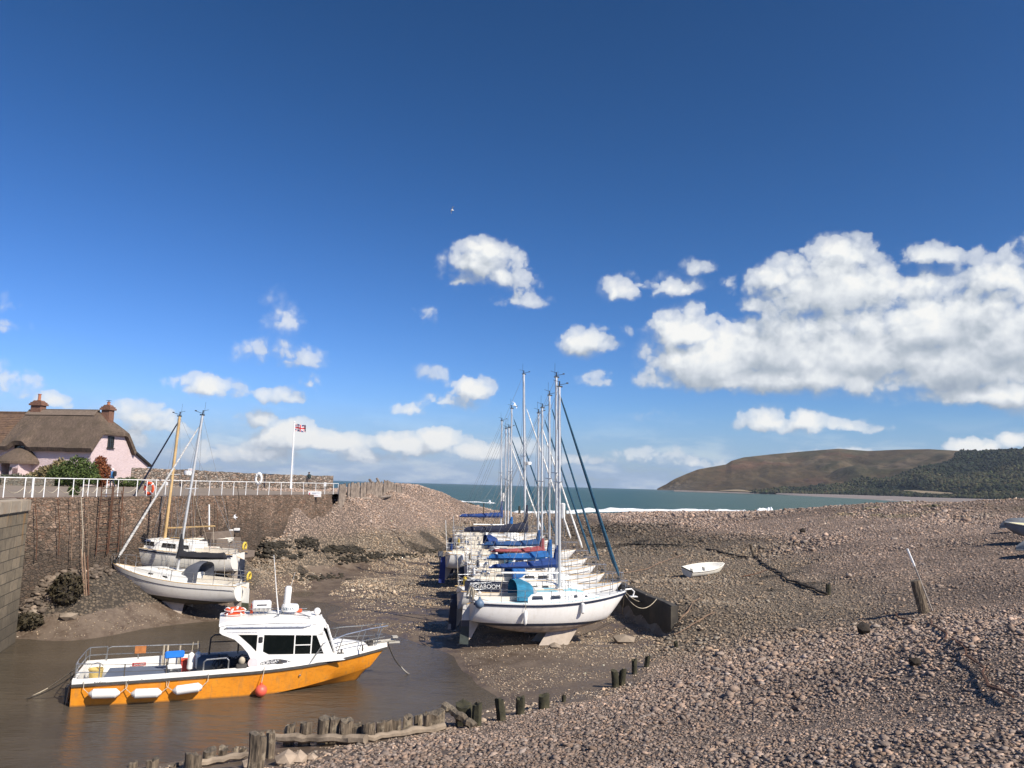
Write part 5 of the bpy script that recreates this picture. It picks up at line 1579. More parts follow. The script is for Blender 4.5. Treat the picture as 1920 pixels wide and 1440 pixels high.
oL['mh'] = mast_len(HL, oL, .37, 395, 772, PL.y)
l1 = boat((PL.x - .75, PL.y + .35, .20), hdL, 'white yacht by the quay with black boom cover and charcoal sprayhood, alloy mast', HL, oL, pitch=3.8, name='sailing_yacht')
HM = Hull(8.0, 2.6, wl=.98, kd=.5, fb=.9, bow=.42)
oM = dict(paint=hull_paint('wood_mast_hull_paint', (.74, .70, .62), (.05, .04, .03), (.05, .04, .03), 1.0, 1.06), deck=m_deckc, cover=None, mx=.55, mh=None, rake=.006, mastm=m_wood, boomm=m_wood, bl=2.9, bh=.62, bdrop=.30, genoa='navy', gspan=(.02, .97),
          strake=m_navy, wins=((.04, .16, .35, .75), (.22, .42, .3, .8), (.52, .72, .3, .8)), roof=(.30, .84), rh=.5, buoy=True, kl=1.4, kx=-.05, mr=.085, cockpit=m_deckc)
PM = at(318, 1036, 44.6)
oM['mh'] = mast_len(HM, oM, 1.35, 343, 778, 44.6)
l2 = boat((PM.x + .1, 44.6, 1.22), math.pi + R(-6), 'cream and white yacht with varnished wooden mast moored inside against the quay', HM, oM, pitch=2.0, name='sailing_yacht')

# fenders squeezed between the rafted yachts, and dan buoys on their sterns
FT = 'white sausage fender squeezed between two rafted yachts of the central row'
for k, (rt_, L_, B_) in enumerate(((r2, 8.4, 2.8), (r3, 7.6, 2.6), (r4, 7.4, 2.5), (r5, 7.8, 2.6), (r6, 9.0, 3.0), (r7, 7.8, 2.6))):
    Hk = Hull(L_, B_); 
    for t in (.10, .52):
        c_ = rt_.matrix_basis @ Vector((Hk.x(t), -(Hk.b(t) + .11), Hk.sheer(t) - .22))
        fender('fender', c_, .11, .60, m_gel, FT, 0, 'fenders between the rafted yachts')
    zs_ = Hk.sheer(0)
    MB().tube([(Hk.x(.02), .8, zs_), (Hk.x(.02) - .15, .85, zs_ + 2.1)], .018, 5).build('danbuoy', (m_rope, m_gel, m_alloy)[k % 3], rt_)
    mb = MB(); mb.box((Hk.x(.03), -.55, zs_ + .42), (.14, .34, .42)); mb.build('stern_locker', (m_yel, m_gel, m_grey2, m_rope, CV['royal'], m_yel)[k], rt_, bevel=.04)
    mb = MB(); mb.lathe([(.10, -.10), (.17, 0), (.10, .10)], (Hk.x(.13), .62, zs_ + .28), 10); mb.build('winch', m_steel, rt_, True)
# ------------------------------------------------------------------ orange hulled charter boat afloat in the pool
OB = empty('charter_boat', (-14.10, 26.66, 0), math.atan2(.334, .943), 'orange and white angling boat with a wheelhouse afloat in the harbour pool', 'motor boat')
m_obh, n, b = new_mat('orange_hull_paint')
co = n.n('ShaderNodeTexCoord').outputs['Object']
f_ = n.noise(co, 2.5, 7, .65); f2_ = n.noise(n.vm('MULTIPLY', co, (1.5, 1.5, 4)), 5, 6, .6)
c_ = n.mix(n.mr(f_, .3, .7), (.60, .205, .012), (.72, .275, .02))
c_ = n.mix(n.m('MULTIPLY', n.mr(f2_, .5, .7), .45), c_, (.38, .13, .015))
f3_ = n.noise(n.vm('MULTIPLY', co, (7, 7, .8)), 1.4, 6, .7)
c_ = n.mix(n.m('MULTIPLY', n.mr(f3_, .54, .66), .45), c_, (.30, .17, .07))
s_ = n.n('ShaderNodeSeparateXYZ'); n.put(s_.inputs[0], co)
c_ = n.mix(n.mr(n.m('ADD', s_.outputs[2], n.m('MULTIPLY', f_, .06)), .04, .10, .7, 0), c_, (.09, .06, .03))
n.put(b.inputs['Base Color'], c_); b.inputs['Roughness'].default_value = .35; b.inputs['Coat Weight'].default_value = .2
m_obw = mat('workboat_white', (.80, .78, .73), .4, .03, 2.2, dirt=(.55, .47, .36), dirt_amt=.25)
m_rub = mat('rubber_strake', (.05, .045, .04), .7, .2)
m_obd = mat('deck_grey_paint', (.30, .31, .31), .75, .12, 2.5, dirt=(.18, .15, .12), dirt_amt=.5)
m_lid = mat('blue_grey_lid', (.115, .135, .18), .6, .08, 2.0)
LO = 10.25
def hbO(s):   # half beam at gunwale
    if s < 5: return 1.42 + .06 * math.sin(math.pi * s / 5)
    u = (s - 5) / (LO - 5)
    return 1.42 * max(.01, 1 - u ** 2.1)
def shO(s): return .83 + .02 * s + (.24 * max(0, (s - 5) / 5.25) ** 1.8)
def chO(s):   # chine: half breadth, height
    u = max(0, (s - 4.5) / (9.6 - 4.5))
    return (hbO(s) * (.97 - .30 * min(1, u) ** 1.5)), -.12 + .62 * max(0, (s - 4.0) / 5.6) ** 1.7
def kO(s):
    if s > 9.1: return -.1 + (shO(s) + .1) * ((s - 9.1) / (LO - 9.1)) ** .9 * .97
    return -.45 + .35 * max(0, (s - 7) / 2.1) ** 2
st_ = list(np.linspace(0, 9, 25)) + [9.2, 9.4, 9.6, 9.8, 10.0, 10.12, LO]
mb = MB(); rr = []
for s in st_:
    z1 = shO(s) - .17; cb, cz = chO(s); cz = min(max(cz, kO(s) + .02), z1 - .02)
    half = [(hbO(s), z1), (hbO(s) * .99 * .6 + cb * .4, z1 * .55 + cz * .45), (cb, cz), (cb * .93, cz - .03), (cb * .5, (cz + kO(s)) / 2 - .02), (.01, kO(s))]
    rr.append([(s, y_, z_) for y_, z_ in half] + [(s, -y_, z_) for y_, z_ in half[::-1]])
mb.loft(rr, False, False); mb.add(rr[0], [tuple(range(12))])
mb.build('hull', m_obh, OB, True)
# white gunwale band above the strake, with an inner bulwark face down to the deck aft
for sd in (-1, 1):
    mb = MB(); rr = []
    for s in st_:
        h_ = hbO(s); ih = max(h_ - .11, .005); z1 = shO(s)
        zi = .42 if s < 5.6 else z1 - .03
        rr.append([(s, sd * (h_ - .002), z1 - .18), (s, sd * (h_ - .015), z1 - .015), (s, sd * (h_ - .05), z1), (s, sd * ih, z1), (s, sd * max(ih - .01, .003), zi)])
    mb.loft(rr, False, False); mb.build('gunwale', m_obw, OB, True)
    mb = MB(); rr = []
    for s in st_:
        h_ = hbO(s); z1 = shO(s)
        rr.append([(s, sd * (h_ - .03), z1 - .13), (s, sd * (h_ + .045), z1 - .145), (s, sd * (h_ + .045), z1 - .215), (s, sd * (h_ - .04), z1 - .23)])
    mb.loft(rr); mb.build('strake', m_rub, OB)
MB().box((.05, 0, .63), (.10, 2.6, .44)).build('transom', m_obw, OB)
mb = MB(); mb.loft([[(s, -(hbO(s) - .1), .42), (s, hbO(s) - .1, .42)] for s in np.linspace(0.02, 6, 8)], False, False); mb.build('deck', m_obd, OB)
mb = MB(); mb.loft([[(s, -(hbO(s) - .02), shO(s) - .02), (s, 0, shO(s) + .03), (s, hbO(s) - .02, shO(s) - .02)] for s in np.concatenate([np.linspace(5.6, 9.2, 10), np.linspace(9.3, LO, 8)])], False, False)
mb.build('foredeck', m_obw, OB, True)
# trunk cabin forward of the wheelhouse
mb = MB(); rr = []
for k in range(9):
    q = k / 8; s = 7.7 + 2.05 * q; w_ = min(1.0, hbO(s) - .22) * (1 - .15 * q); h_ = .42 * (1 - q ** 1.6 * .85)
    z_ = shO(s) - .02
    rr.append([(s, w_, z_), (s, w_ * .88, z_ + h_ * .85), (s, w_ * .6, z_ + h_), (s, 0, z_ + h_ * 1.05), (s, -w_ * .6, z_ + h_), (s, -w_ * .88, z_ + h_ * .85), (s, -w_, z_)])
mb.loft(rr, False, False); mb.add(rr[-1], [tuple(range(7))]); mb.build('trunk_cabin', m_obw, OB, True)
# wheelhouse side walls as thick outlined panels with real openings built from strips
CWd = 1.12
def sidepanel(poly, m=m_obw, name='wheelhouse_side', th=.05, par=None, off=0.0):
    out = []
    for sd in (-1, 1):
        o = MB().prism(poly, 'y', sd * (CWd - th), sd * (CWd + off)).build(name, m, par or OB); out.append(o)
    return out
low = [(5.45, .80), (8.55, .98), (8.10, 1.24), (7.78, 1.22), (5.92, 1.27), (5.72, 1.38), (5.50, 1.38)]
sidepanel(low)
swoop = [(4.27, 2.37), (4.27, 2.06), (4.36, 1.99), (4.77, 1.82), (5.02, 1.58), (5.24, 1.32), (5.44, .95), (5.45, .80), (5.50, 1.38), (5.28, 1.60), (4.95, 1.90), (4.80, 1.98), (4.80, 2.37)]
sidepanel([(4.27, 2.37), (4.27, 2.06), (4.36, 1.99), (4.77, 1.82), (4.90, 1.95), (4.80, 1.985), (4.80, 2.37)])
sidepanel([(4.77, 1.82), (5.02, 1.60), (5.24, 1.34), (5.45, .92), (5.50, 1.38), (5.30, 1.60), (4.90, 1.95)])
sidepanel([(4.80, 1.98), (7.72, 1.85), (7.74, 2.20), (7.6, 2.33), (4.80, 2.37)])
sidepanel([(5.50, 1.38), (5.72, 1.38), (5.73, 1.94), (5.51, 1.95)])
sidepanel([(7.78, 1.22), (8.10, 1.24), (7.76, 2.0), (7.50, 1.86)])
sidepanel([(6.745, 1.25), (6.785, 1.25), (6.785, 1.9), (6.745, 1.9)], off=.004, name='window_bar')
sidepanel([(7.31, 1.23), (7.35, 1.23), (7.36, 1.88), (7.32, 1.88)], off=.004, name='window_bar')
sidepanel([(6.785, 1.54), (7.32, 1.53), (7.32, 1.56), (6.785, 1.57)], off=.004, name='window_bar')
m_gl2, n, b = new_mat('tinted_glass')
b.inputs['Base Color'].default_value = (.012, .016, .016, 1); b.inputs['Roughness'].default_value = .04; b.inputs['Transmission Weight'].default_value = .55; b.inputs['IOR'].default_value = 1.3
for poly in ([(5.70, 1.30), (7.80, 1.20), (7.52, 1.90), (5.70, 1.95)], [(5.50, 1.40), (5.50, 1.95), (4.92, 1.95)]):
    for o in sidepanel(poly, m_gl2, 'side_window', .03, None, -.018): pass
# roof, bulkheads, windscreen
mb = MB(); rr = []
for s, zc in ((4.24, 2.36), (4.5, 2.42), (6.0, 2.43), (7.3, 2.38), (7.66, 2.30), (7.82, 2.18)):
    w_ = CWd + .03 if s < 7.5 else CWd
    rr.append([(s, w_, zc - .10), (s, w_ - .05, zc - .01), (s, w_ * .5, zc + .03), (s, 0, zc + .045), (s, -w_ * .5, zc + .03), (s, -w_ + .05, zc - .01), (s, -w_, zc - .10)])
mb.loft(rr, True, True); mb.build('wheelhouse_roof', m_obw, OB, True)
mb = MB(); mb.box((5.52, .62, 1.35), (.05, .9, 1.9)); mb.box((5.52, -.75, 1.35), (.05, .62, 1.9)); 
MB().box((5.52, .66, 1.35), (.05, .86, 1.9)).build('bulkhead', m_obw, OB)
MB().box((5.53, -.82, 1.35), (.05, .5, 1.9)).build('bulkhead', m_obw, OB)
MB().prism([(8.12, 1.22), (8.16, 1.25), (7.82, 2.16), (7.78, 2.14)], 'y', -1.02, 1.02).build('windscreen', m_gl2, OB)
mb = MB()
for y_ in (-1.07, -.02, 1.07): mb.tube([(8.20, y_, 1.18), (7.84, y_, 2.2)], .045, 5)
mb.tube([(8.20, -1.07, 1.2), (8.20, 1.07, 1.2)], .04, 5); mb.tube([(7.84, -1.07, 2.17), (7.84, 1.07, 2.17)], .04, 5)
mb.build('windscreen_frame', m_obw, OB)
mb = MB(); mb.box((7.5, .55, 1.15), (.5, .8, .5)); mb.box((6.3, .6, .95), (.5, .5, .7)); mb.box((6.15, .6, 1.35), (.1, .5, .5)); mb.tube([(7.2, .55, 1.4), (7.2, .55, 1.42)], .2, 12)
mb.box((6.6, -.6, .95), (.5, .5, .6)); mb.build('helm_seat_and_console', mat('cabin_dark', (.04, .04, .045), .7, .2), OB)
m_tube = mat('rail_tube', (.46, .46, .45), .3, .06, metal=.8)
m_tubed = mat('dark_rail_tube', (.10, .09, .08), .5, .2, metal=.3)
# roof grab rails
for sd in (-1, 1):
    MB().tube([(4.42, sd * 1.13, 2.18), (4.50, sd * 1.17, 2.24), (7.05, sd * 1.17, 2.18), (7.28, sd * 1.14, 2.22), (7.42, sd * 1.08, 2.36)], .022, 5).build('roof_rail', m_tube, OB)
# bow rail
for sd in (-1, 1):
    mb = MB()
    tp = [(7.35, sd * 1.22, .98), (7.75, sd * 1.14, 1.58), (8.6, sd * (hbO(8.6) - .06), 1.78), (9.5, sd * (hbO(9.5) - .02) , 1.88), (10.2, sd * .22, 1.94)]
    mb.tube(tp, .022, 5)
    mb.tube([(7.55, sd * 1.18, 1.28), (8.6, sd * (hbO(8.6) - .05), 1.42), (9.6, sd * (hbO(9.6)), 1.50), (10.1, sd * .24, 1.55)], .016, 5)
    for s, z_ in ((8.5, 1.76), (9.35, 1.86), (10.0, 1.92)):
        mb.tube([(s - .22, sd * (hbO(s - .22) - .06), shO(s)), (s, sd * max(hbO(s) - .05, .2), z_)], .018, 5)
    mb.build('bow_rail', m_tube, OB)
mb = MB(); mb.tube([(9.4, 0, shO(9.5) + .10), (10.2, 0, shO(10.2) + .08), (10.55, 0, shO(10.2) + .12)], .06, 7); mb.box((10.5, 0, shO(10.2) + .02), (.42, .16, .05)); mb.box((10.52, 0, shO(10.2) + .22), (.2, .3, .05))
mb.build('anchor', mat('galvanised', (.40, .37, .31), .6, .15), OB)
mb = MB(); mb.box((9.55, 0, shO(9.5) + .13), (.28, .3, .22)); mb.tube([(9.55, -.22, shO(9.5) + .18), (9.55, .22, shO(9.5) + .18)], .09, 8); mb.build('windlass', m_tubed, OB)
mb = MB(); mb.tube([(9.2, -.75, shO(9.2)), (9.2, -.75, shO(9.2) + .22)], .03, 5); mb.build('cleat', m_tubed, OB)
for s in (6.3, 8.45):
    mb = MB(); mb.box((s, -(hbO(s) - .10), shO(s) + .02), (.2, .08, .03)); mb.box((s, -(hbO(s) - .10), shO(s) + .09), (.07, .06, .12)); mb.build('cleat', m_tubed, OB)
# stern and side rails
mb = MB()
for z_ in (1.02, 1.28):
    mb.tube([(.75, -1.36, z_), (.06, -1.28, z_), (.02, -.7, z_), (.02, .7, z_), (.06, 1.28, z_), (.6, 1.34, z_)], .02, 5)
for p in ((.06, -1.28), (.02, -.7), (.02, .7), (.06, 1.28), (.75, -1.36), (.6, 1.34)): mb.tube([(p[0], p[1], .8), (p[0], p[1], 1.28)], .02, 5)
mb.build('stern_rail', m_tube, OB)
mb = MB()
mb.tube([(.55, 1.34, .8), (.62, 1.34, 1.22), (.72, 1.34, 1.27), (3.6, 1.36, 1.24)], .018, 5); mb.tube([(.58, 1.34, 1.02), (3.6, 1.36, 1.0)], .014, 5)
for s in (1.6, 2.55, 3.6): mb.tube([(s, 1.36, .82), (s, 1.36, 1.25)], .022, 5)
mb.build('side_rail', m_tube, OB)
mb = MB(); mb.tube([(.75, -1.36, 1.24), (1.5, -1.38, 1.22), (2.6, -1.38, 1.20), (3.2, -1.38, 1.18)], .008, 4); mb.tube([(.75, -1.36, 1.02), (1.5, -1.38, 1.0), (3.2, -1.38, .98)], .008, 4)
for s in (1.48, 2.72): mb.tube([(s, -1.38, .85), (s, -1.38, 1.24)], .02, 5)
mb.build('side_rail', m_tubed, OB)
MB().tube([(3.85, -1.34, .88), (3.85, -1.34, 1.18), (3.93, -1.34, 1.25), (4.55, -1.34, 1.28), (4.63, -1.34, 1.2), (4.63, -1.34, .9)], .022, 5).build('hoop_rail', m_tube, OB)
mb = MB(); mb.tube([(3.95, 1.33, .85), (3.98, 1.33, 1.45), (4.1, 1.33, 1.55), (4.85, 1.33, 1.55), (4.95, 1.33, 1.45), (4.95, 1.33, .85)], .03, 5); mb.tube([(3.98, 1.33, 1.3), (4.95, 1.33, 1.3)], .02, 4); mb.build('hoop_rail', m_tubed, OB)
MB().box((1.66, 1.30, 1.14), (.36, .04, .25)).build('rail_board', mat('orange_brown_ply', (.42, .15, .04), .7, .2), OB)
MB().box((1.66, 1.12 + .075, .66), (.44, .02, .11)).build('warning_plate', mat('red_plate', (.38, .03, .03), .5, .1), OB)
lettering('lettering', 'DANGER', .085, m_white, OB, Matrix.Translation((1.50, 1.18, .63)) @ Matrix.Rotation(R(90), 4, 'X'))
# engine box in the cockpit
mb = MB(); mb.loft([[(.85, -.72, .42), (2.7, -.72, .42), (2.7, .60, .42), (.85, .60, .42)], [(.85, -.70, .66), (2.7, -.70, .66), (2.7, .58, .66), (.85, .58, .66)]]); mb.build('engine_box', mat('box_grey', (.38, .38, .36), .6, .08), OB)
MB().box((1.78, -.06, .685), (1.95, 1.36, .05)).build('engine_box_lid', m_lid, OB, bevel=.01)
# bollards and posts along the far side
for s in (2.42, 2.55): MB().tube([(s, 1.2, .5), (s + .01, 1.2, 1.28)], .035, 6).build('mooring_post', m_rope, OB)
MB().tube([(2.95, 1.22, .5), (2.97, 1.22, 1.24)], .03, 5).build('mooring_post', m_rope, OB)
# registration lettering along the near gunwale, name ribbon, radar maker's plate
rm = lambda x_, y_, z_, a_=0.0: Matrix.Translation((x_, y_, z_)) @ Matrix.Rotation(R(90), 4, 'X') @ Matrix.Rotation(a_, 4, 'Z')
m_letter = mat('dark_lettering', (.05, .05, .06), .5, .1)
lettering('lettering', 'Angling and Coastal Trips', .118, m_letter, OB, rm(.62, -1.446, .675, R(.4)))
lettering('lettering', 'Tel: 07825 400151', .118, m_letter, OB, rm(1.98, -1.468, .685, R(.6)))
lettering('lettering', 'www.porlockweircharters.co.uk', .075, m_grey, OB, rm(4.50, -1.128, 2.045, R(-1.5)))
# ribbon with the name on an arc
mb = MB(); cxn, czn, rad = 6.16, -.22, 1.26
def arc(a_, r_): return (cxn + r_ * math.sin(a_), -1.1275, czn + r_ * math.cos(a_) * 1.0)
def ribbon(a0, a1, r0, r1, yo=0, N=14, m=m_letter, nm='name_ribbon'):
    mb = MB(); rr = []
    for k in range(N + 1):
        a_ = a0 + (a1 - a0) * k / N; p, q = arc(a_, r0), arc(a_, r1)
        rr.append([(p[0], p[1] - yo, p[2]), (q[0], q[1] - yo, q[2]), (q[0], q[1] - yo + .004, q[2]), (p[0], p[1] - yo + .004, p[2])])
    mb.loft(rr); return mb.build(nm, m, OB)
rb = ribbon(-.40, .40, 1.185, 1.33)
for (a0, a1, r0, r1) in ((-.50, -.43, 1.13, 1.27), (.43, .50, 1.13, 1.27)): ribbon(a0, a1, r0, r1, 0, 3)
word = 'MORGAN  M'
mbt = MB()
for k, ch in enumerate(word):
    if ch == ' ': continue
    me = text_mesh(ch, .15, .002)
    a_ = -.345 + .69 * k / (len(word) - 1)
    x0 = sum((v.co.x for v in me.vertices)) / max(1, len(me.vertices))
    M_ = Matrix.Translation(Vector(arc(a_, 1.215)) + Vector((0, -.004, 0))) @ Matrix.Rotation(a_, 4, 'Y') @ Matrix.Rotation(R(90), 4, 'X') @ Matrix.Translation((-x0, 0, 0))
    mbt.add([tuple(M_ @ v.co) for v in me.vertices], [tuple(p.vertices) for p in me.polygons])
mbt.build('boat_name', m_white, OB)
for a_ in (-.40, .42): MB().lathe([(.035, 0), (.05, .004)], (arc(a_, 1.12)[0], -1.126, arc(a_, 1.12)[2]), 10, Matrix.Rotation(R(90), 3, 'X')).build('name_scroll', m_letter, OB)
mb = MB(); mb.lathe([(.17, 0), (.17, .003)], (5.30 + .12, -1.125, 1.02), 16, Matrix.Rotation(R(90), 3, 'X')); mb.build('round_sticker', mat('pink_print', (.70, .55, .55), .6, .05), OB)
MB().box((5.62, -1.13, 1.78), (.14, .04, .20)).build('speaker', m_black, OB, bevel=.03)
# draught marks / through-hull fittings
for s, z_ in ((3.82, .32), (7.0, .55)): MB().lathe([(.035, 0), (.03, .01)], (s, -(hbO(s) * .99), z_), 10, Matrix.Rotation(R(90), 3, 'X')).build('skin_fitting', m_steel, OB)
# radar arch on the roof
mb = MB()
mb.tube([(6.0, -.75, 2.42), (6.25, -.55, 2.55), (6.35, .5, 2.55), (6.1, .75, 2.42)], .02, 5); mb.tube([(6.35, 0, 2.44), (6.40, 0, 2.62)], .04, 6)
mb.tube([(6.5, 0, 2.6), (7.3, -.6, 2.42)], .016, 5); mb.tube([(6.5, 0, 2.6), (7.3, .6, 2.42)], .016, 5); mb.tube([(6.0, -.6, 2.56), (7.15, -.85, 2.50), (7.25, -.9, 2.40)], .016, 5); mb.tube([(6.1, .6, 2.56), (7.3, .85, 2.48)], .016, 5)
mb.build('radar_bracket', m_tube, OB)
rd_ = MB().lathe([(.05, -.13), (.27, -.12), (.31, -.06), (.31, .06), (.27, .12), (.05, .14)], (6.62, 0, 2.66), 20).build('radar_dome', m_gel, OB, True)
mbt = MB()
m_kod = mat('teal_print', (.03, .10, .16), .5, .05)
for k, ch in enumerate('KODEN'):
    me = text_mesh(ch, .125, .002); a_ = (k - 2) * .30 - .30
    x0 = sum(v.co.x for v in me.vertices) / len(me.vertices)
    M_ = Matrix.Translation((6.62 + .312 * math.sin(a_), -.312 * math.cos(a_), 2.62)) @ Matrix.Rotation(a_, 4, 'Z') @ Matrix.Rotation(R(90), 4, 'X') @ Matrix.Translation((-x0, 0, 0))
    mbt.add([tuple(M_ @ v.co) for v in me.vertices], [tuple(p.vertices) for p in me.polygons])
mbt.build('lettering', m_kod, rd_)
MB().lathe([(.10, -.32), (.125, -.27), (.125, .27), (.08, .33)], (6.52, .15, 3.08), 14, Matrix.Rotation(R(3), 3, 'Y')).build('radar_reflector', m_gel, OB, True)
MB().tube([(6.22, -.25, 2.42), (6.10, -.25, 3.2), (5.92, -.25, 4.56)], [.028, .02, .010], 6).build('aerial', m_gel, OB)
MB().tube([(6.55, .3, 3.1), (6.75, .3, 3.9)], [.008, .005], 4).build('aerial', m_gel, OB)
mb = MB(); mb.ball((7.58, -.1, 2.52), .13, 12, 8); mb.tube([(7.58, -.1, 2.32), (7.58, -.1, 2.45)], .04, 6); mb.build('searchlight', m_gel, OB, 'all')
MB().lathe([(.02, -.12), (.06, -.1), (.07, .1), (.05, .12)], (6.95, .3, 2.50), 10, Matrix.Rotation(R(90), 3, 'Y')).build('horn', m_or, OB, True)
# things that lie or hang on it
def on_ob(x_, y_, z_): return OB.location + Matrix.Rotation(OB.rotation_euler.z, 3, 'Z') @ Vector((x_, y_, z_))
rzo = OB.rotation_euler.z
ring_buoy('life_ring', on_ob(4.72, 0, 2.50), .27, m_or, 'lower orange life ring of the pair stacked on the wheelhouse roof', (0, 0, .3))
ring_buoy('life_ring', on_ob(4.74, 0, 2.64), .27, m_or, 'upper orange life ring of the pair stacked on the wheelhouse roof', (0, 0, .8))
lr = empty('life_raft', on_ob(5.62, 0, 2.60), rzo, 'white life raft canister in a steel cradle on the wheelhouse roof', 'life raft')
mb = MB(); mb.loft([[(x_, .30 * s_ * math.cos(a_), .15 + .20 * s_ * math.sin(a_)) for a_ in np.linspace(0, 2 * math.pi, 17)[:-1]] for x_, s_ in ((-.33, .75), (-.28, 1), (.28, 1), (.33, .75))]); mb.build('canister', m_gel, lr, True)
mb = MB()
for x_ in (-.22, -.08, .08, .22): mb.tube([(x_, -.33, -.05), (x_, -.34, .12), (x_, .0, -.06), (x_, .34, .12)], .014, 4)
mb.tube([(-.42, -.36, -.07), (.42, -.36, -.07)], .018, 4); mb.tube([(-.42, .36, -.07), (.42, .36, -.07)], .018, 4); mb.tube([(-.4, -.35, .1), (.4, -.35, .1)], .014, 4)
mb.build('cradle', m_tube, lr)
mb = MB(); mb.box((0, -.29, .22), (.34, .01, .05)); mb.build('print', m_letter, lr)
rt = empty('emergency_light', on_ob(5.28, -.1, 2.44), rzo, 'upright orange tube standing on the wheelhouse roof beside the life raft', 'tube')
MB().tube([(0, 0, 0), (.04, 0, .42)], .055, 8).build('tube', m_or, rt, True)
MB().tube([(0, 0, -.02), (0, 0, .08)], .065, 8).build('bracket', m_iron, rt)
def hfender(s, z_, tilt, label):
    root = empty('fender', on_ob(s, -(hbO(s) + .17), z_), 0, label, 'fender', 'fenders along the orange hull', rot=(0, tilt, rzo))
    MB().lathe([(.02, -.45), (.05, -.44), (.15, -.32), (.15, .32), (.05, .44), (.02, .45)], (0, 0, 0), 14, Matrix.Rotation(R(90), 3, 'Y')).build('body', m_gel, root, True)
    for sg in (-1, 1): MB().tube([(sg * .44, 0, 0), (sg * .62, .08, .14), (sg * .64, .15, .36)], .012, 4).build('rope', m_rope, root)
hfender(.98, .42, R(2), 'white fender lying along the orange hull, nearest the stern')
hfender(2.20, .36, R(1), 'white fender lying along the orange hull, middle one of three')
hfender(3.42, .42, R(-5), 'white fender lying along the orange hull, foremost one of three')
rbuoy = empty('buoy', on_ob(5.72, -(hbO(5.7) + .22), .22), 0, 'round orange red buoy hanging beside the wheelhouse of the orange boat', 'buoy')
MB().ball((0, 0, 0), .20, 14, 9).build('ball', mat('coral_plastic', (.72, .11, .07), .45, .08), rbuoy, 'all')
mb = MB(); mb.lathe([(.07, .17), (.04, .26)], (0, 0, 0), 8); mb.build('neck', m_or, rbuoy); MB().tube([(0, 0, .25), (.02, .18, .72)], .014, 4).build('rope', m_rope, rbuoy)
bk = empty('bucket', on_ob(.48, -.05, .43), 0, 'yellow plastic bucket in the stern of the orange boat', 'bucket')
m_by = mat('dirty_yellow_plastic', (.55, .40, .13), .6, .12)
mb = MB(); mb.lathe([(.17, 0), (.225, .40), (.24, .40), (.24, .43), (.21, .43), (.16, .03)], (0, 0, 0), 16); mb.build('body', m_by, bk, True); MB().tube([(.23 * math.cos(a_), .23 * math.sin(a_) * .3, .42 + .18 * math.sin(a_)) for a_ in np.linspace(0, math.pi, 9)], .01, 4).build('handle', m_steel, bk)
ch_ = empty('deck_chair', on_ob(2.90, -.35, .42), rzo + R(8), 'grey fishing chair with bright blue backrest on the open deck', 'chair')
m_chp = mat('chair_frame_plastic', (.07, .08, .10), .6, .1)
for sx_ in (-1, 1):
    for sy_ in (-1, 1): MB().tube([(sx_ * .2, sy_ * .2, 0), (sx_ * .19, sy_ * .2, .45 if sy_ < 0 else .84)], .022, 5).build('leg', m_chp, ch_)
MB().box((0, 0, .44), (.44, .44, .05)).build('seat', m_white, ch_, bevel=.01)
MB().box((0, .20, .80), (.62, .09, .24)).build('backrest', mat('bright_blue_plastic', (.015, .17, .58), .5, .05), ch_, bevel=.03)
mb = MB(); mb.box((0, -.2, .24), (.42, .03, .03)); mb.box((0, .2, .24), (.42, .03, .03)); mb.build('stretcher', m_chp, ch_)
rbx = empty('tackle_box', on_ob(3.20, .75, .43), rzo, 'red plastic box standing between the blue chair and the upright fenders', 'box')
MB().box((0, 0, .2), (.34, .3, .4)).build('body', mat('red_plastic', (.45, .04, .03), .5, .1), rbx, bevel=.02); MB().box((0, 0, .42), (.36, .32, .04)).build('lid', m_or, rbx, bevel=.01)
for k, (s, y_, t_) in enumerate(((3.38, .35, 0.05), (3.62, .45, -.1))):
    fe = fender('fender', on_ob(s, y_, .86), .11, .62, m_gel, ('scuffed white upright fender on deck nearer the blue chair', 'white upright fender on deck nearer the lobster pots')[k], t_)
nt = empty('net_heap', on_ob(4.75, .1, .43), rzo, 'dark heap of nets and pots under the wheelhouse overhang', 'net')
mb = MB(); r_ = random.Random(5)
for k in range(60):
    c0 = Vector((r_.uniform(-.45, .45), r_.uniform(-.45, .45), r_.uniform(.05, .45)))
    mb.tube([c0 + Vector((.22 * math.cos(a_ + k), .22 * math.sin(a_ + k) , .12 * math.sin(2 * a_ + k))) for a_ in np.linspace(0, 5, 9)], .014, 4)
mb.build('netting', m_black, nt)
MB().lathe([(.30, 0), (.42, .2), (.36, .42), (.15, .5)], (0, 0, 0), 12).build('core', mat('dark_net_core', (.02, .022, .03), .9, .3), nt, True)
dr = empty('barrel', on_ob(4.1, .5, .43), rzo, 'dark blue grey barrel lying behind the net heap on deck', 'barrel')
MB().lathe([(.28, -.5), (.30, -.45), (.30, .45), (.28, .5)], (0, 0, .3), 16, Matrix.Rotation(R(90), 3, 'Y')).build('body', mat('slate_plastic', (.07, .085, .11), .5, .1), dr, True)
MB().lathe([(.305, -.02), (.32, 0), (.305, .02)], (.2, 0, .3), 16, Matrix.Rotation(R(90), 3, 'Y')).build('hoop', m_iron, dr)
mb = MB(); mb.box((0, 0, .08), (.3, .22, .16)); mb.ball((0, 0, .22), .12, 8, 6)
wn = empty('hauling_winch', on_ob(5.05, -1.3, .93), rzo, 'small winch with a pale drum on the near gunwale behind the wheelhouse', 'winch')
MB().box((0, 0, .05), (.34, .22, .14)).build('base', m_tubed, wn, bevel=.02); MB().ball((0, 0, .22), .11, 10, 6, (1, 1, 1.2)).build('drum', m_rope, wn, 'all')
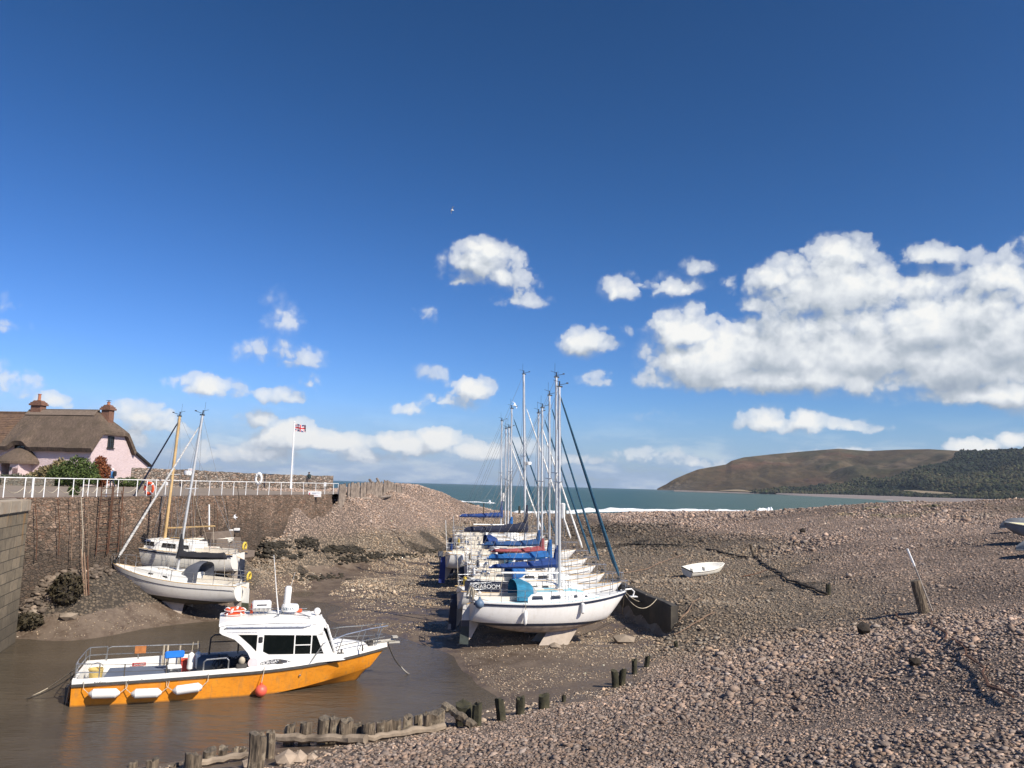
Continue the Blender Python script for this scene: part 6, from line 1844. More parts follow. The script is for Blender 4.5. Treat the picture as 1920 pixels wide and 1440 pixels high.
mb = MB(); mb.tube([(-.28, .5, -.1), (-.32, .5, .62)], .05, 6); mb.box((-.2, .2, .2), (.16, .5, .5)); mb.box((-.22, -.5, .1), (.12, .4, .7)); mb.build('stern_bracket', m_tubed, OB)
mb = MB(); mb.tube([(-.18, -.95, -.15), (-.12, -.95, .55)], .03, 5); mb.tube([(-.18, -.7, -.15), (-.12, -.7, .55)], .03, 5)
for z_ in (0, .2, .4): mb.tube([(-.15, -.95, z_), (-.15, -.7, z_)], .02, 5)
mb.build('boarding_ladder', m_tube, OB)

def rope(name, pts, r, label, m=m_rope, sag=0.0, cat='rope', n_=14, group=None):
    """hanging line between points, dipping by sag between each pair"""
    P_ = []
    for a_, b_ in zip(pts[:-1], pts[1:]):
        a_, b_ = Vector(a_), Vector(b_)
        for k in range(n_):
            t = k / n_; p = a_.lerp(b_, t); p.z -= sag * 4 * t * (1 - t); P_.append(p)
    P_.append(Vector(pts[-1]))
    c0 = P_[0].copy()
    o = MB().tube([p - c0 for p in P_], r, 5).build(name, m); o.location = c0
    return tag(o, label, cat, group)
rope('mooring_rope', [on_ob(10.3, 0, 1.2), gz(752, 1250, .25), gz(782, 1265, -.02)], .028, 'dark mooring rope sagging from the bow of the orange boat into the water', m_tubed, .12)
rope('mooring_rope', [on_ob(.0, -.9, .9), gz(50, 1310, .0)], .02, 'thin stern line running left from the orange boat to the water', m_tubed, .10)
rope('mooring_rope', [on_ob(.0, -.2, 1.0), gz(90, 1290, .05), gz(45, 1311, -.02)], .016, 'second pale stern line beside the thin one at the left', m_rope, .02)

# ------------------------------------------------------------------ timber piles along the pool edge
m_pile, n, b = new_mat('weathered_pile')
co = n.n('ShaderNodeTexCoord').outputs['Object']
oi = n.n('ShaderNodeObjectInfo')
g1 = n.noise(n.vm('MULTIPLY_ADD', co, (7, 7, .9), oi.outputs['Location']), 2.2, 7, .65)
g2 = n.noise(n.vm('ADD', co, oi.outputs['Location']), 2.6, 6, .65)
c_ = n.mix(n.mr(g1, .36, .62), (.035, .026, .018), (.20, .15, .10))
c_ = n.mix(n.mr(g2, .52, .62, 0, .7), c_, (.36, .29, .20))
s_ = n.n('ShaderNodeSeparateXYZ'); n.put(s_.inputs[0], n.n('ShaderNodeNewGeometry').outputs['Normal'])
c_ = n.mix(n.mr(s_.outputs[2], .5, .8, 0, .5), c_, (.11, .095, .075))
n.put(b.inputs['Base Color'], c_); b.inputs['Roughness'].default_value = .95
n.put(b.inputs['Normal'], n.bump(g1, 1.0, .06))
m_pilegreen = mat('weedy_pile', (.035, .032, .016), .95, .4, 5, .9, dirt=(.09, .075, .045), dirt_amt=.7)
m_beam = mat('bleached_driftwood', (.27, .21, .15), .95, .2, 3, .8, dirt=(.07, .05, .035), dirt_amt=.75)
def pile(name, u, vb, vt, wpx, label, group, m=m_pile, lean=0.0, seed=0, below=.6):
    p = gt(u, vb); top = at(u, vt, p.y)
    h_ = top.z - p.z; r_ = wpx / F * p.y / 2
    rn = random.Random(seed)
    root_z = p.z - below
    mb = MB(); rr = []; K = 9; ph = [rn.uniform(0, 6.28) for _ in range(4)]
    for k in range(K + 1):
        t = k / K; z_ = -below + (h_ + below) * t
        rg = []
        for q in range(11):
            a_ = 2 * math.pi * q / 11
            rad = r_ * (1 + .10 * math.sin(2 * a_ + ph[0]) + .07 * math.sin(5 * a_ + ph[1] + t * 2) + .06 * math.sin(t * 9 + ph[2] + a_))
            zz_ = z_
            if k == K: zz_ += .10 * r_ * 4 * math.sin(a_ + ph[3]) * .5 + rn.uniform(-.04, .04)
            rg.append((rad * math.cos(a_) + lean * max(0, z_), rad * math.sin(a_), zz_))
        rr.append(rg)
    top_c = [(x_ * .3, y_ * .3, z_ + rn.uniform(-.03, .01)) for x_, y_, z_ in rr[-1]]
    mb.loft(rr + [top_c])
    o = mb.build(name, m, None, True)
    o.location = p
    return tag(o, label, 'timber post', group)
PILES = [(250,1440,1430,14),(285,1442,1424,20),(327,1440,1433,14),(362,1440,1414,27),(392,1430,1405,20),(417,1422,1402,17),(441,1420,1402,10),(455,1419,1402,12),
 (478,1452,1375,27),(507,1420,1372,16),(541,1396,1360,20),(571,1396,1354,22),(605,1392,1346,22),(625,1391,1346,18),(649,1390,1350,22),(668,1388,1360,18),(691,1388,1356,24),(712,1382,1353,15),
 (728,1378,1351,16),(744,1376,1349,17),(764,1374,1344,18),(784,1368,1341,14),(801,1372,1338,15),(820,1366,1333,25),(870,1358,1320,32),(894,1360,1320,16),(940,1350,1312,18),(976,1339,1308,17),(1020,1328,1302,18),(1057,1315,1304,8)]
ORD = ['first','second','third','fourth','fifth','sixth','seventh','eighth','ninth','tenth','eleventh','twelfth','thirteenth','fourteenth','fifteenth','sixteenth','seventeenth','eighteenth','nineteenth','twentieth','twenty first','twenty second']
for k, (u, vb, vt, wp) in enumerate(PILES):
    if k < 8: lb = 'low rotten timber pile in the front water row, %s from the left' % ORD[k]
    elif k == 8: lb = 'tallest and thickest timber pile at the water edge'
    elif k < 24: lb = 'weathered timber pile behind the driftwood beams, %s after the tallest pile' % ORD[k - 9]
    elif k == 24: lb = 'broad mossy timber stump beside the leaning log'
    else: lb = ('narrow split stump just right of the broad mossy stump', 'hourglass shaped rotten stump standing alone at the shingle edge', 'dark stump in the shingle two after the hourglass stump' if False else 'dark squat stump in the shingle right of the hourglass stump', 'dark stump among pale stones right of the squat stump', 'tiny stump at the foot of the shingle farthest right by the pool')[k - 25]
    pile('timber_pile', u, vb, vt, wp, lb, 'timber piles along the pool edge', m_pile if k < 24 else m_pilegreen, lean=(-.12 if k in (26,) else random.uniform(-.04, .04)), seed=k)
for k, (u, vb, vt, wp) in enumerate(((1154,1288,1258,12),(1165,1284,1255,12),(1190,1264,1236,10),(1212,1252,1231,9),(1268,1214,1204,7))):
    pile('timber_post', u, vb, vt, wp, 'weed covered groyne stump above the yachts bow, %s from the left' % ORD[k], 'groyne stumps in the shingle', m_pilegreen, lean=.12 if k % 2 else -.05, seed=60 + k)
def beam(name, u0, v0, z0o, u1, v1, z1o, r, label, m=m_beam, cat='beam', seed=1, flat=.8):
    a_ = gt(u0, v0); b_ = gt(u1, v1); a_.z += z0o; b_.z += z1o
    rn = random.Random(seed); K = 12
    pts = [a_.lerp(b_, k / K) - a_ + Vector((0, rn.uniform(-.03, .03), rn.uniform(-.025, .025))) for k in range(K + 1)]
    o = MB().tube(pts, [r * rn.uniform(.75, 1.12) for _ in pts], 7, flat=flat).build(name, m, None, True); o.location = a_
    return tag(o, label, cat)
beam('driftwood_beam', 512, 1402, .28, 686, 1393, .12, .15, 'long bleached beam lying along the piles right of the tallest pile', seed=1)
beam('driftwood_beam', 688, 1390, .10, 834, 1368, .10, .12, 'bleached beam half buried in shingle beside the leaning log', seed=2)
beam('driftwood_beam', 345, 1441, .05, 470, 1425, .15, .10, 'pale beam behind the low rotten piles left of the tallest pile', seed=3)
beam('leaning_log', 830, 1362, .62, 888, 1364, .04, .13, 'dark round log leaning from the piles down onto the shingle', m_pile, 'log', seed=4, flat=1)
for k, (u, v, s_) in enumerate(((536, 1432, .30), (560, 1428, .26), (585, 1424, .16), (468, 1438, .2), (875, 1356, .16), (905, 1352, .14))):
    p = gt(u, v)
    rn = random.Random(k)
    V_ = [(a_ * s_ * rn.uniform(.8, 1.2), b_ * s_ * rn.uniform(.6, 1.0), c_ * s_ * rn.uniform(.5, .9)) for a_, b_, c_ in ICO_V]
    mb = MB(); mb.add(V_, [tuple(f) for f in ICO_F]); o = mb.build('boulder', mat('pale_boulder', (.34, .26, .19), .9, .15, 5, .5)); o.location = p + Vector((0, 0, s_ * .25))
    tag(o, ('large pale orange boulder behind the tallest pile', 'pointed pale boulder under the long beam', 'smaller pale stone at the right of the pointed boulder', 'pale stone left of the tallest pile foot', 'pale stone beside the broad mossy stump', 'pale stone at the end of the leaning log')[k], 'boulder')

# ------------------------------------------------------------------ concrete sill, posts and odds and ends on the shingle
m_sill = mat('wet_dark_concrete', (.045, .038, .030), .9, .3, 2, .6, dirt=(.12, .10, .07), dirt_amt=.5)
mb = MB(); D3 = (SILL_B - SILL_A); D3.z = 0; Ls = D3.length; D3.normalize()
rr = []
for k in range(10):
    t = k / 9 * (Ls + 2.0) - 2.0; p = Vector((SILL_A.x, SILL_A.y, 0)) + D3 * t; bk_ = -SILL_N * .35; zt = 1.95 + random.uniform(-.03, .03)
    rr.append([tuple(p + Vector((0, 0, -.3))), tuple(p + Vector((0, 0, zt - .05))), tuple(p + bk_ * .1 + Vector((0, 0, zt))), tuple(p + bk_ + Vector((0, 0, zt))), tuple(p + bk_ + Vector((0, 0, -.3)))])
mb.loft(rr)
sill = mb.build('sill_wall', m_sill, None); tag(sill, 'dark weedy retaining sill beyond the bows of the nearest yachts', 'wall')
rope('mooring_rope', [yacht_near.matrix_basis @ Vector((3.7, 0, 2.2)), Vector(gz(1205, 1128, 1.4)), SILL_A.lerp(SILL_B, .55) + Vector((0, 0, .03))], .018, 'bow rope of the nearest yacht hanging in front of the dark sill', m_rope, .12)
rope('mooring_rope', [yacht_near.matrix_basis @ Vector((3.65, .1, 2.15)), SILL_A.lerp(SILL_B, .75) + Vector((0, 0, .03))], .016, 'lower bow rope looping across the dark sill', m_rope, .55)
rope('mooring_rope', [yacht_near.matrix_basis @ Vector((3.6, 0, 2.1)), gt(1166, 1160) + Vector((0, 0, .05))], .014, 'rope hanging straight down from the bow of the nearest yacht', m_rope, .0)
def ground_chain(uv, label, m, r=.035, name='ground_chain', seed=0):
    P_ = [gt(u, v) + Vector((0, 0, .05)) for u, v in uv]
    rn = random.Random(seed); pts = []
    for a_, b_ in zip(P_[:-1], P_[1:]):
        nseg = max(2, int((b_ - a_).length / .5))
        for k in range(nseg):
            p = a_.lerp(b_, k / nseg); x_, y_ = p.x + rn.uniform(-.07, .07), p.y + rn.uniform(-.07, .07)
            pts.append(Vector((x_, y_, float(tz(x_, y_)[0]) + .10)))
    c0 = pts[0].copy()
    o = MB().tube([p - c0 for p in pts], [r * rn.uniform(.6, 1.3) for _ in pts], 5).build(name, m); o.location = c0
    return tag(o, label, 'chain')
m_rust = mat('rusty_iron', (.095, .042, .022), .9, .35, 5, .6)
m_dkweed = mat('black_weed', (.025, .018, .012), .95, .4, 5, .9)
m_tanrope = mat('brown_rope', (.20, .13, .085), .95, .25, 4, .6)
ground_chain([(1262,1186),(1290,1150),(1318,1125)], 'brown rope climbing the shingle right of the dark sill', m_tanrope, .03, seed=1)
ground_chain([(1262,1196),(1310,1168),(1355,1145)], 'second brown rope running up the shingle below the first', m_tanrope, .025, seed=2)
ground_chain([(1165,1078),(1210,1070),(1260,1050),(1290,1040)], 'brown rope from the yachts bows across the shingle towards the dinghy', m_tanrope, .03, seed=3)
ground_chain([(1325,1031),(1360,1040),(1392,1047),(1412,1044)], 'black weedy chain left of the leaning post', m_dkweed, .07, seed=4)
ground_chain([(1415,1046),(1440,1066),(1480,1090),(1520,1105),(1560,1120)], 'long black weedy chain from the leaning post towards the short stump', m_dkweed, .065, seed=5)
ground_chain([(1180,1022),(1230,1024),(1290,1024)], 'dark weedy chain far up the shingle behind the yachts', m_dkweed, .07, seed=6)
ground_chain([(1740,1165),(1760,1185),(1790,1215),(1830,1250),(1880,1300),(1918,1322)], 'rusty chain trailing from the thick post down to the right edge', m_rust, .026, seed=7)
ground_chain([(1392,1084),(1420,1080),(1445,1070)], 'short rusty chain on the shingle below the leaning post', m_rust, .03, seed=8)
ground_chain([(1680,1155),(1700,1168),(1735,1172)], 'red rusty chain heap at the foot of the thick post', m_rust, .035, seed=9)
def post(name, ub, vb, ut, vt, r0, r1, m, label, cat='post', seed=0, below=.4):
    p = gt(ub, vb); q = at(ut, vt, p.y)
    d_ = q - p
    o = MB().tube([-d_ * (below / max(d_.length, .1)), d_ * .5, d_], [r0, (r0 + r1) / 2, r1], 8).build(name, m, None, True); o.location = p
    return tag(o, label, cat)
post('leaning_post', 1415, 1046, 1407, 1020, .14, .12, m_pile, 'slim leaning timber post on the upper shingle right of the dinghy')
post('stump', 1553, 1115, 1553, 1095, .13, .12, m_pilegreen, 'short mossy stump on the shingle between the two tall posts')
tp_ = post('thick_post', 1733, 1150, 1716, 1088, .22, .19, m_pile, 'thick leaning timber post with rusty stains at its foot on the right')
p = gt(1742, 1146); q = at(1701, 1029, p.y - .2)
pp_ = empty('marker_pole', p, 0, 'thin leaning pole with a white painted tip against the thick post', 'pole')
d_ = q - p
MB().tube([(0, -.25, 0), tuple(d_ * .72 + Vector((0, -.1, 0)))], .028, 6).build('shaft', mat('grey_pole', (.34, .30, .26), .8, .15), pp_)
MB().tube([tuple(d_ * .72 + Vector((0, -.1, 0))), tuple(d_)], .04, 6).build('white_tip', m_white, pp_)
for k, (u, v, s_) in enumerate(((1619, 1192, .26), (1716, 1252, .16), (1688, 1203, .08), (1505, 1000, .3))):
    p = gt(u, v); rn = random.Random(k + 30)
    V_ = [(a_ * s_ * rn.uniform(.8, 1.2), b_ * s_ * rn.uniform(.7, 1.1), c_ * s_ * rn.uniform(.7, 1.2)) for a_, b_, c_ in ICO_V]
    mb = MB(); mb.add(V_, [tuple(f) for f in ICO_F]); o = mb.build('weedy_boulder', m_dkweed); o.location = p + Vector((0, 0, s_ * .6))
    tag(o, ('black pointed rock on the open shingle left of the thick post', 'small mossy rock on the shingle below the thick post', 'tiny black rock below and left of the thick post', 'dark rock high on the shingle near the crest')[k], 'rock')
# far posts at the harbour mouth
for k, (u, vb, vt, w_) in enumerate(((974, 966, 949, .18), (1061, 965, 956, .2), (907, 976, 943, .07))):
    post('beacon_post', u, vb, u, vt, w_, w_ * .8, m_pilegreen, ('dark post standing in the surf left of the yacht masts', 'dark post in the surf right of the yacht masts', 'thin dark rod standing on the mound edge behind the yachts')[k])
# groyne running into the sea behind the mound
gr = empty('sea_groyne', at(866, 950, 112), 0, 'row of dark timber piles running down into the sea behind the shingle mound', 'groyne')
gr.location.z = 2.0
r_ = random.Random(3)
for k in range(26):
    t = k / 25; u = 822 + 70 * t; Y = 106 + 10 * t
    vt = np.interp(u, [822, 850, 866, 880, 892], [934.5, 940, 941.5, 942, 947]) + r_.uniform(-.8, 1.2)
    q = at(u, vt, Y); z0 = 1.0
    MB().tube([Vector((q.x, q.y, z0)) - gr.location, q - gr.location], r_.uniform(.14, .24), 6).build('pile', m_pilegreen, gr)
# timber breakwater at the end of the quay
bw = empty('timber_breakwater', (-15, 68, 6), 0, 'weathered timber breakwater of close set posts at the end of the quay', 'breakwater')
m_bw = mat('grey_driftwood', (.24, .19, .15), .95, .35, 3, .9, dirt=(.07, .055, .045), dirt_amt=.6)
for k in range(58):
    t = k / 57; u = 637 + 116 * t; Y = 67.5 + 20 * t
    vt = np.interp(u, [637, 660, 690, 715, 719, 724, 735, 753], [907, 905.5, 903.5, 903.5, 899, 900, 905, 913]) + r_.uniform(-1.2, 1.8)
    if r_.random() < .1: continue
    q = at(u, vt, Y); gzz = float(tz(q.x, q.y, False)[0])
    MB().tube([Vector((q.x, q.y, gzz - .6)) - bw.location, q - bw.location + Vector((r_.uniform(-.06, .06), 0, 0))], [.13, r_.uniform(.08, .13)], 6).build('post', m_bw, bw)
for k in range(16):
    u = 655 + 50 * k / 15; p = gt(u, 926.5 - (u - 655) * .05)
    MB().tube([p - bw.location + Vector((0, 0, -.3)), p - bw.location + Vector((0, 0, r_.uniform(.3, .6)))], .07, 5).build('post', m_bw, bw)
for k, (u0, v0, z0, u1, v1, z1) in enumerate(((668, 921, .5, 686, 917, .5), (692, 912, .9, 712, 925, .05), (706, 910, .9, 718, 920, .1), (712, 931, .15, 732, 932, .15), (676, 931, .1, 694, 936, .1))):
    a_ = gt(u0, v0 + 4); b_ = gt(u1, v1 + 2); a_.z += z0; b_.z += z1
    MB().tube([a_ - bw.location, b_ - bw.location], .14, 6).build('fallen_timber', m_bw, bw)

# ------------------------------------------------------------------ dinghies
def dinghy(p, rz, L, B, D, m_out, m_in, label, upside=False, tilt=(0, 0), cat='dinghy', group=None, transom_m=None):
    root = empty('dinghy', p, 0, label, cat, group, rot=(tilt[0] + (math.pi if upside else 0), tilt[1], rz))
    def bb(t): return B / 2 * (.80 + .20 * math.sin(min(1, t / .4) * math.pi / 2)) if t < .4 else B / 2 * max(.05, (1 - ((t - .4) / .6) ** 2.4))
    def zs(t): return D + .10 * t ** 2
    def zk(t): return .0 if t < .7 else D * ((t - .7) / .3) ** 2 * .85
    z0 = -D if upside else 0
    rr = []; ri = []
    for t in np.linspace(0, 1, 16):
        x_ = -L / 2 + L * t; ring = []; ing = []
        for k in range(13):
            a_ = math.pi * k / 12
            cy = math.copysign(abs(math.cos(a_)) ** .55, math.cos(a_)); sy = math.sin(a_) ** .8
            ring.append((x_, bb(t) * cy, zs(t) - (zs(t) - zk(t)) * sy + z0)); ing.append((x_ + (.03 if t < .5 else -.03), max(bb(t) - .035, .01) * cy, zs(t) - (zs(t) - zk(t) - .035) * sy + z0))
        rr.append(ring); ri.append(ing)
    mb = MB(); mb.loft(rr, False, False); mb.add(rr[0], [tuple(range(13))]); mb.build('hull', m_out, root, True)
    mb = MB(); mb.loft(ri, False, False); mb.add(ri[0], [tuple(range(13))]); mb.build('lining', m_in, root, True)
    for sd in (-1, 1): MB().tube([(-L / 2 + L * t, sd * (bb(t) + .01), zs(t) + z0) for t in np.linspace(0, 1, 16)], .035, 6).build('gunwale', m_out, root)
    MB().tube([(-L / 2, -bb(0), zs(0) + z0), (-L / 2, bb(0), zs(0) + z0)], .035, 6).build('transom_cap', transom_m or m_out, root)
    if not upside:
        for t in (.28, .6): MB().box((-L / 2 + L * t, 0, D * .62), (.24, 2 * bb(t) - .06, .03)).build('thwart', m_in, root)
    return root
m_grp = mat('grp_cream', (.74, .70, .60), .45, .05, 3, dirt=(.45, .40, .28), dirt_amt=.3)
p = gt(1322, 1078)
dn = dinghy(p + Vector((0, 0, .08)), R(30), 3.3, 1.3, .46, m_grp, mat('grp_light', (.72, .70, .64), .5, .05), 'white open dinghy lying tilted on the shingle beyond the sill', tilt=(R(13), R(-4)), transom_m=m_pilegreen)
mb = MB(); mb.tube([(1.3, 0, .5), (1.9, -.8, .1), (2.4, -1.0, .05)], .015, 4)
gd = mat('grey_grp', (.16, .17, .18), .6, .12, 3, dirt=(.10, .10, .10), dirt_amt=.4)
gd2 = mat('pale_grey_grp', (.30, .30, .28), .6, .12, 3, dirt=(.2, .19, .17), dirt_amt=.4)
cy = mat('cream_inner', (.68, .62, .40), .5, .06)
p = gt(1921, 1000); dinghy(p + Vector((.35, .3, .5)), R(172), 3.2, 1.4, .5, gd, gd, 'upturned slate grey dinghy farthest back at the right edge', True, (0, R(4)))
p = gt(1924, 1024); dinghy(p + Vector((.9, .2, .42)), R(176), 3.8, 1.5, .6, gd, cy, 'grey dinghy with cream rim at the right edge, middle of three', False, (R(-8), R(-3)))
p = gt(1931, 1046); dinghy(p + Vector((1.0, -.3, .5)), R(168), 3.4, 1.5, .5, gd2, gd2, 'upturned pale grey dinghy nearest at the right edge', True, (0, R(2)))

# small craft and landing by the quay
p = on_edge(404, 996, -1.6)
lf = empty('landing_steps', Vector((p.x, p.y, 3.0)), math.atan2(QD.y, QD.x), 'concrete landing with steps at the foot of the quay wall', 'steps')
m_conc = mat('weathered_concrete', (.17, .13, .10), .95, .15, 2, .5, dirt=(.12, .09, .06), dirt_amt=.6)
for k in range(4):
    MB().box((0 - .0 * k, -.45 * k - .3, .80 - .38 * k), (2.3 + .2 * k, .5, .4)).build('step', m_conc, lf, bevel=.02)
p1 = on_edge(392, 993, -.9); pt = on_edge(392, 946, -.9)
wp = MB().tube([(0, 0, 0), tuple(pt - p1)], .05, 6).build('pole', m_white); wp.location = p1; tag(wp, 'white upright pole against the quay wall above the landing', 'pole')
for k in range(3):
    a_ = at(419 + 10.3 * k, 998.2 - 2.3 * k, 52); b_ = at(428 + 10.3 * k, 996.2 - 2.3 * k, 52)
    root = empty('float_block', a_, 0, 'white float block on the bank above the wooden mast yacht, %s from the left' % ORD[k], 'float', 'white float blocks')
    MB().box((b_ - a_) / 2, ((b_ - a_).length, .3, .16)).build('block', m_white, root, bevel=.02)
    MB().box((b_ - a_) / 2 - Vector((0, 0, .14)), ((b_ - a_).length * .9, .26, .12)).build('base', m_black, root)
p = at(395, 1016, 47.6)
dn2 = dinghy(Vector((p.x, p.y, p.z - .2)), R(10), 2.6, 1.1, .35, m_grp, m_grp, 'small white tender partly hidden behind the wooden mast yacht', cat='dinghy')
p = at(374, 1031, 45.8)
dn3 = dinghy(Vector((p.x, p.y, p.z - .25)), R(175), 2.0, 1.0, .4, m_grp, m_red, 'white and red tender just above the black boom cover', cat='dinghy')

# ladders, ropes and rust on the quay wall
def ladder(u, v0, v1, w_, label, m=m_rust):
    a_ = on_edge(u, v0, -.18); b_ = on_edge(u, v1, -.30)
    root = empty('quay_ladder', b_, math.atan2(QD.y, QD.x), label, 'ladder')
    hh = a_.z - b_.z
    for sg in (-1, 1): MB().tube([(sg * w_ / 2, 0, 0), (sg * w_ / 2, .02, hh)], .028, 5).build('rail', m, root)
    for k in range(int(hh / .32)):
        MB().tube([(-w_ / 2, 0, .2 + k * .32), (w_ / 2, 0, .2 + k * .32)], .016, 4).build('rung', m, root)
    return root
ladder(190, 905, 1040, .75, 'rusty iron ladder up the quay wall left of the yachts')
ladder(212, 912, 1036, .7, 'second rusty ladder just right of the first on the quay wall')
WLN = [(66, 945, 1050, m_rust, 'rust brown chain hanging down the quay wall next to the ashlar pier'), (108, 935, 1040, m_rust, 'rusty chain hanging down the quay wall between pier and tan ropes'), (132, 930, 1050, m_tanrope, 'tan rope hanging down the quay wall left of the rope pair'), (152, 930, 1065, m_rope, 'pale rope hanging down the quay wall left of the rusty ladders'), (163, 928, 1062, m_tanrope, 'brown rope close beside the pale rope on the quay wall'),
       (228, 920, 1035, m_rust, 'rusty chain right of the two ladders'), (405, 935, 1000, m_rust, 'rusty chain on the quay wall right of the white pole'), (424, 938, 998, m_dkweed, 'dark chain on the quay wall under the white gull'), (445, 912, 955, m_dkweed, 'dark bar standing on the quay edge right of the masts'), (318, 925, 1000, m_rust, 'rusty chain behind the wooden mast'), (360, 925, 1005, m_rust, 'rusty chain between the silver mast and the white pole')]
for k, (u, v0, v1, m, lb) in enumerate(WLN):
    a_ = on_edge(u, v0, -.22); b_ = on_edge(u + 1.5, v1, -.42)
    rope('wall_chain', [a_, a_.lerp(b_, .5) + Vector((.08, 0, 0)), b_], .02, lb, m, 0, 'chain')
for k in range(3):
    a_ = gt(158 + 4 * k, 1120); b_ = at(152 + 6 * k, 1030 + 6 * k, a_.y + .8)
    o = MB().tube([(0, 0, 0), tuple(b_ - a_)], .035, 5).build('leaning_pole', m_tanrope if k < 2 else m_rust); o.location = a_; tag(o, ('tallest bare pole leaning at the wall foot', 'middle bare pole leaning at the wall foot', 'rust coloured pole leaning at the wall foot')[k], 'pole')
def blob_heap(uv, label, name='seaweed_heap', s=(.7, .6, .7), m=None, count=900, lsz=.10, seed=1):
    p = gt(*uv)
    root = empty(name, p, 0, label, 'seaweed')
    o = leaves('fronds', [(0, 0, s[2] * .45, s[0], s[1], s[2] * .75)], count, lsz, m or lf_w, None, None, seed=seed); o.parent = root
    mb = MB(); mb.ball((0, 0, s[2] * .3), .8, 10, 6, (s[0] * .9, s[1] * .9, s[2] * .7)); mb.build('core', m_dkweed, root, 'all')
lf_w = leaf_mat('weed_fronds', (.018, .014, .008), (.07, .055, .03))
blob_heap((122, 1128), 'big dark heap of weed and net at the foot of the quay wall', s=(.75, .6, 1.1), seed=2)
blob_heap((48, 1176), 'dark weedy heap at the foot of the ashlar pier', s=(.7, .5, .5), seed=3)
# seaweed clumps along the foot of the mound: nobody could count them
r_ = np.random.default_rng(11); WP = []
for (u, v, ru, rv, nn_) in ((575, 1020, 16, 6, 60), (520, 1024, 24, 5, 70), (510, 1040, 18, 6, 50), (630, 1032, 30, 4, 80), (660, 1033, 22, 4, 60), (470, 1025, 18, 8, 60), (550, 1045, 14, 4, 30), (740, 1042, 50, 3, 70), (820, 1033, 30, 3, 40), (660, 1052, 30, 4, 40), (700, 1046, 50, 3, 50), (450, 1042, 14, 8, 40), (600, 1083, 40, 5, 30), (1160, 990, 60, 5, 60), (1230, 1024, 50, 3, 50), (1230, 985, 50, 3, 40)):
    for _ in range(int(nn_ * 2.2)):
        q = gt(u + r_.normal() * ru * .6, v + r_.normal() * rv * .6); WP.append((q.x, q.y, q.z))
WP = np.array(WP)
wcol = np.tile(np.array([[.028, .022, .013]]), (len(WP), 1)) * np.exp(r_.normal(0, .3, (len(WP), 1)))
scatter('seaweed', WP[:, 0], WP[:, 1], r_.uniform(.14, .5, len(WP)), wcol, m_stone, .42, .3, WP[:, 2], .5)['kind'] = 'stuff'
# bigger stones at the wall foot
r_ = np.random.default_rng(12); BP = []
for (u, v, ru, rv, nn_) in ((70, 1110, 50, 30, 160), (110, 1085, 60, 18, 120), (170, 1075, 40, 15, 60), (60, 1150, 40, 15, 60)):
    for _ in range(nn_):
        q = gt(u + r_.normal() * ru * .5, v + r_.normal() * rv * .5); BP.append((q.x, q.y, q.z))
BP = np.array(BP)
bcol = np.tile(np.array([[.12, .09, .065]]), (len(BP), 1)) * np.exp(r_.normal(0, .35, (len(BP), 1)))
scatter('wall_foot_stones', BP[:, 0], BP[:, 1], r_.uniform(.12, .45, len(BP)), bcol, m_stone, .55, .25, BP[:, 2], .3)['kind'] = 'stuff'
for k, (u, v, s_) in enumerate(((128, 1162, .42), (62, 1155, .3), (1170, 1205, .55), (1040, 1216, .3), (845, 1200, .16))):
    p = gt(u, v); rn = random.Random(k + 70)
    V_ = [(a_ * s_ * rn.uniform(.8, 1.3), b_ * s_ * rn.uniform(.6, 1.0), c_ * s_ * rn.uniform(.4, .6)) for a_, b_, c_ in ICO_V]
    mb = MB(); mb.add(V_, [tuple(f) for f in ICO_F]); o = mb.build('boulder', mat('tan_boulder', (.24, .19, .14), .9, .15, 4, .5)); o.location = p + Vector((0, 0, s_ * .2))
    tag(o, ('flat pale boulder on the mud below the quay wall', 'rounded boulder beside the ashlar pier foot', 'large brown boulder under the bow of the nearest yacht', 'pinkish rock on the mud in front of the nearest keel', 'pale rock by the rudder of the nearest yacht')[k], 'boulder')

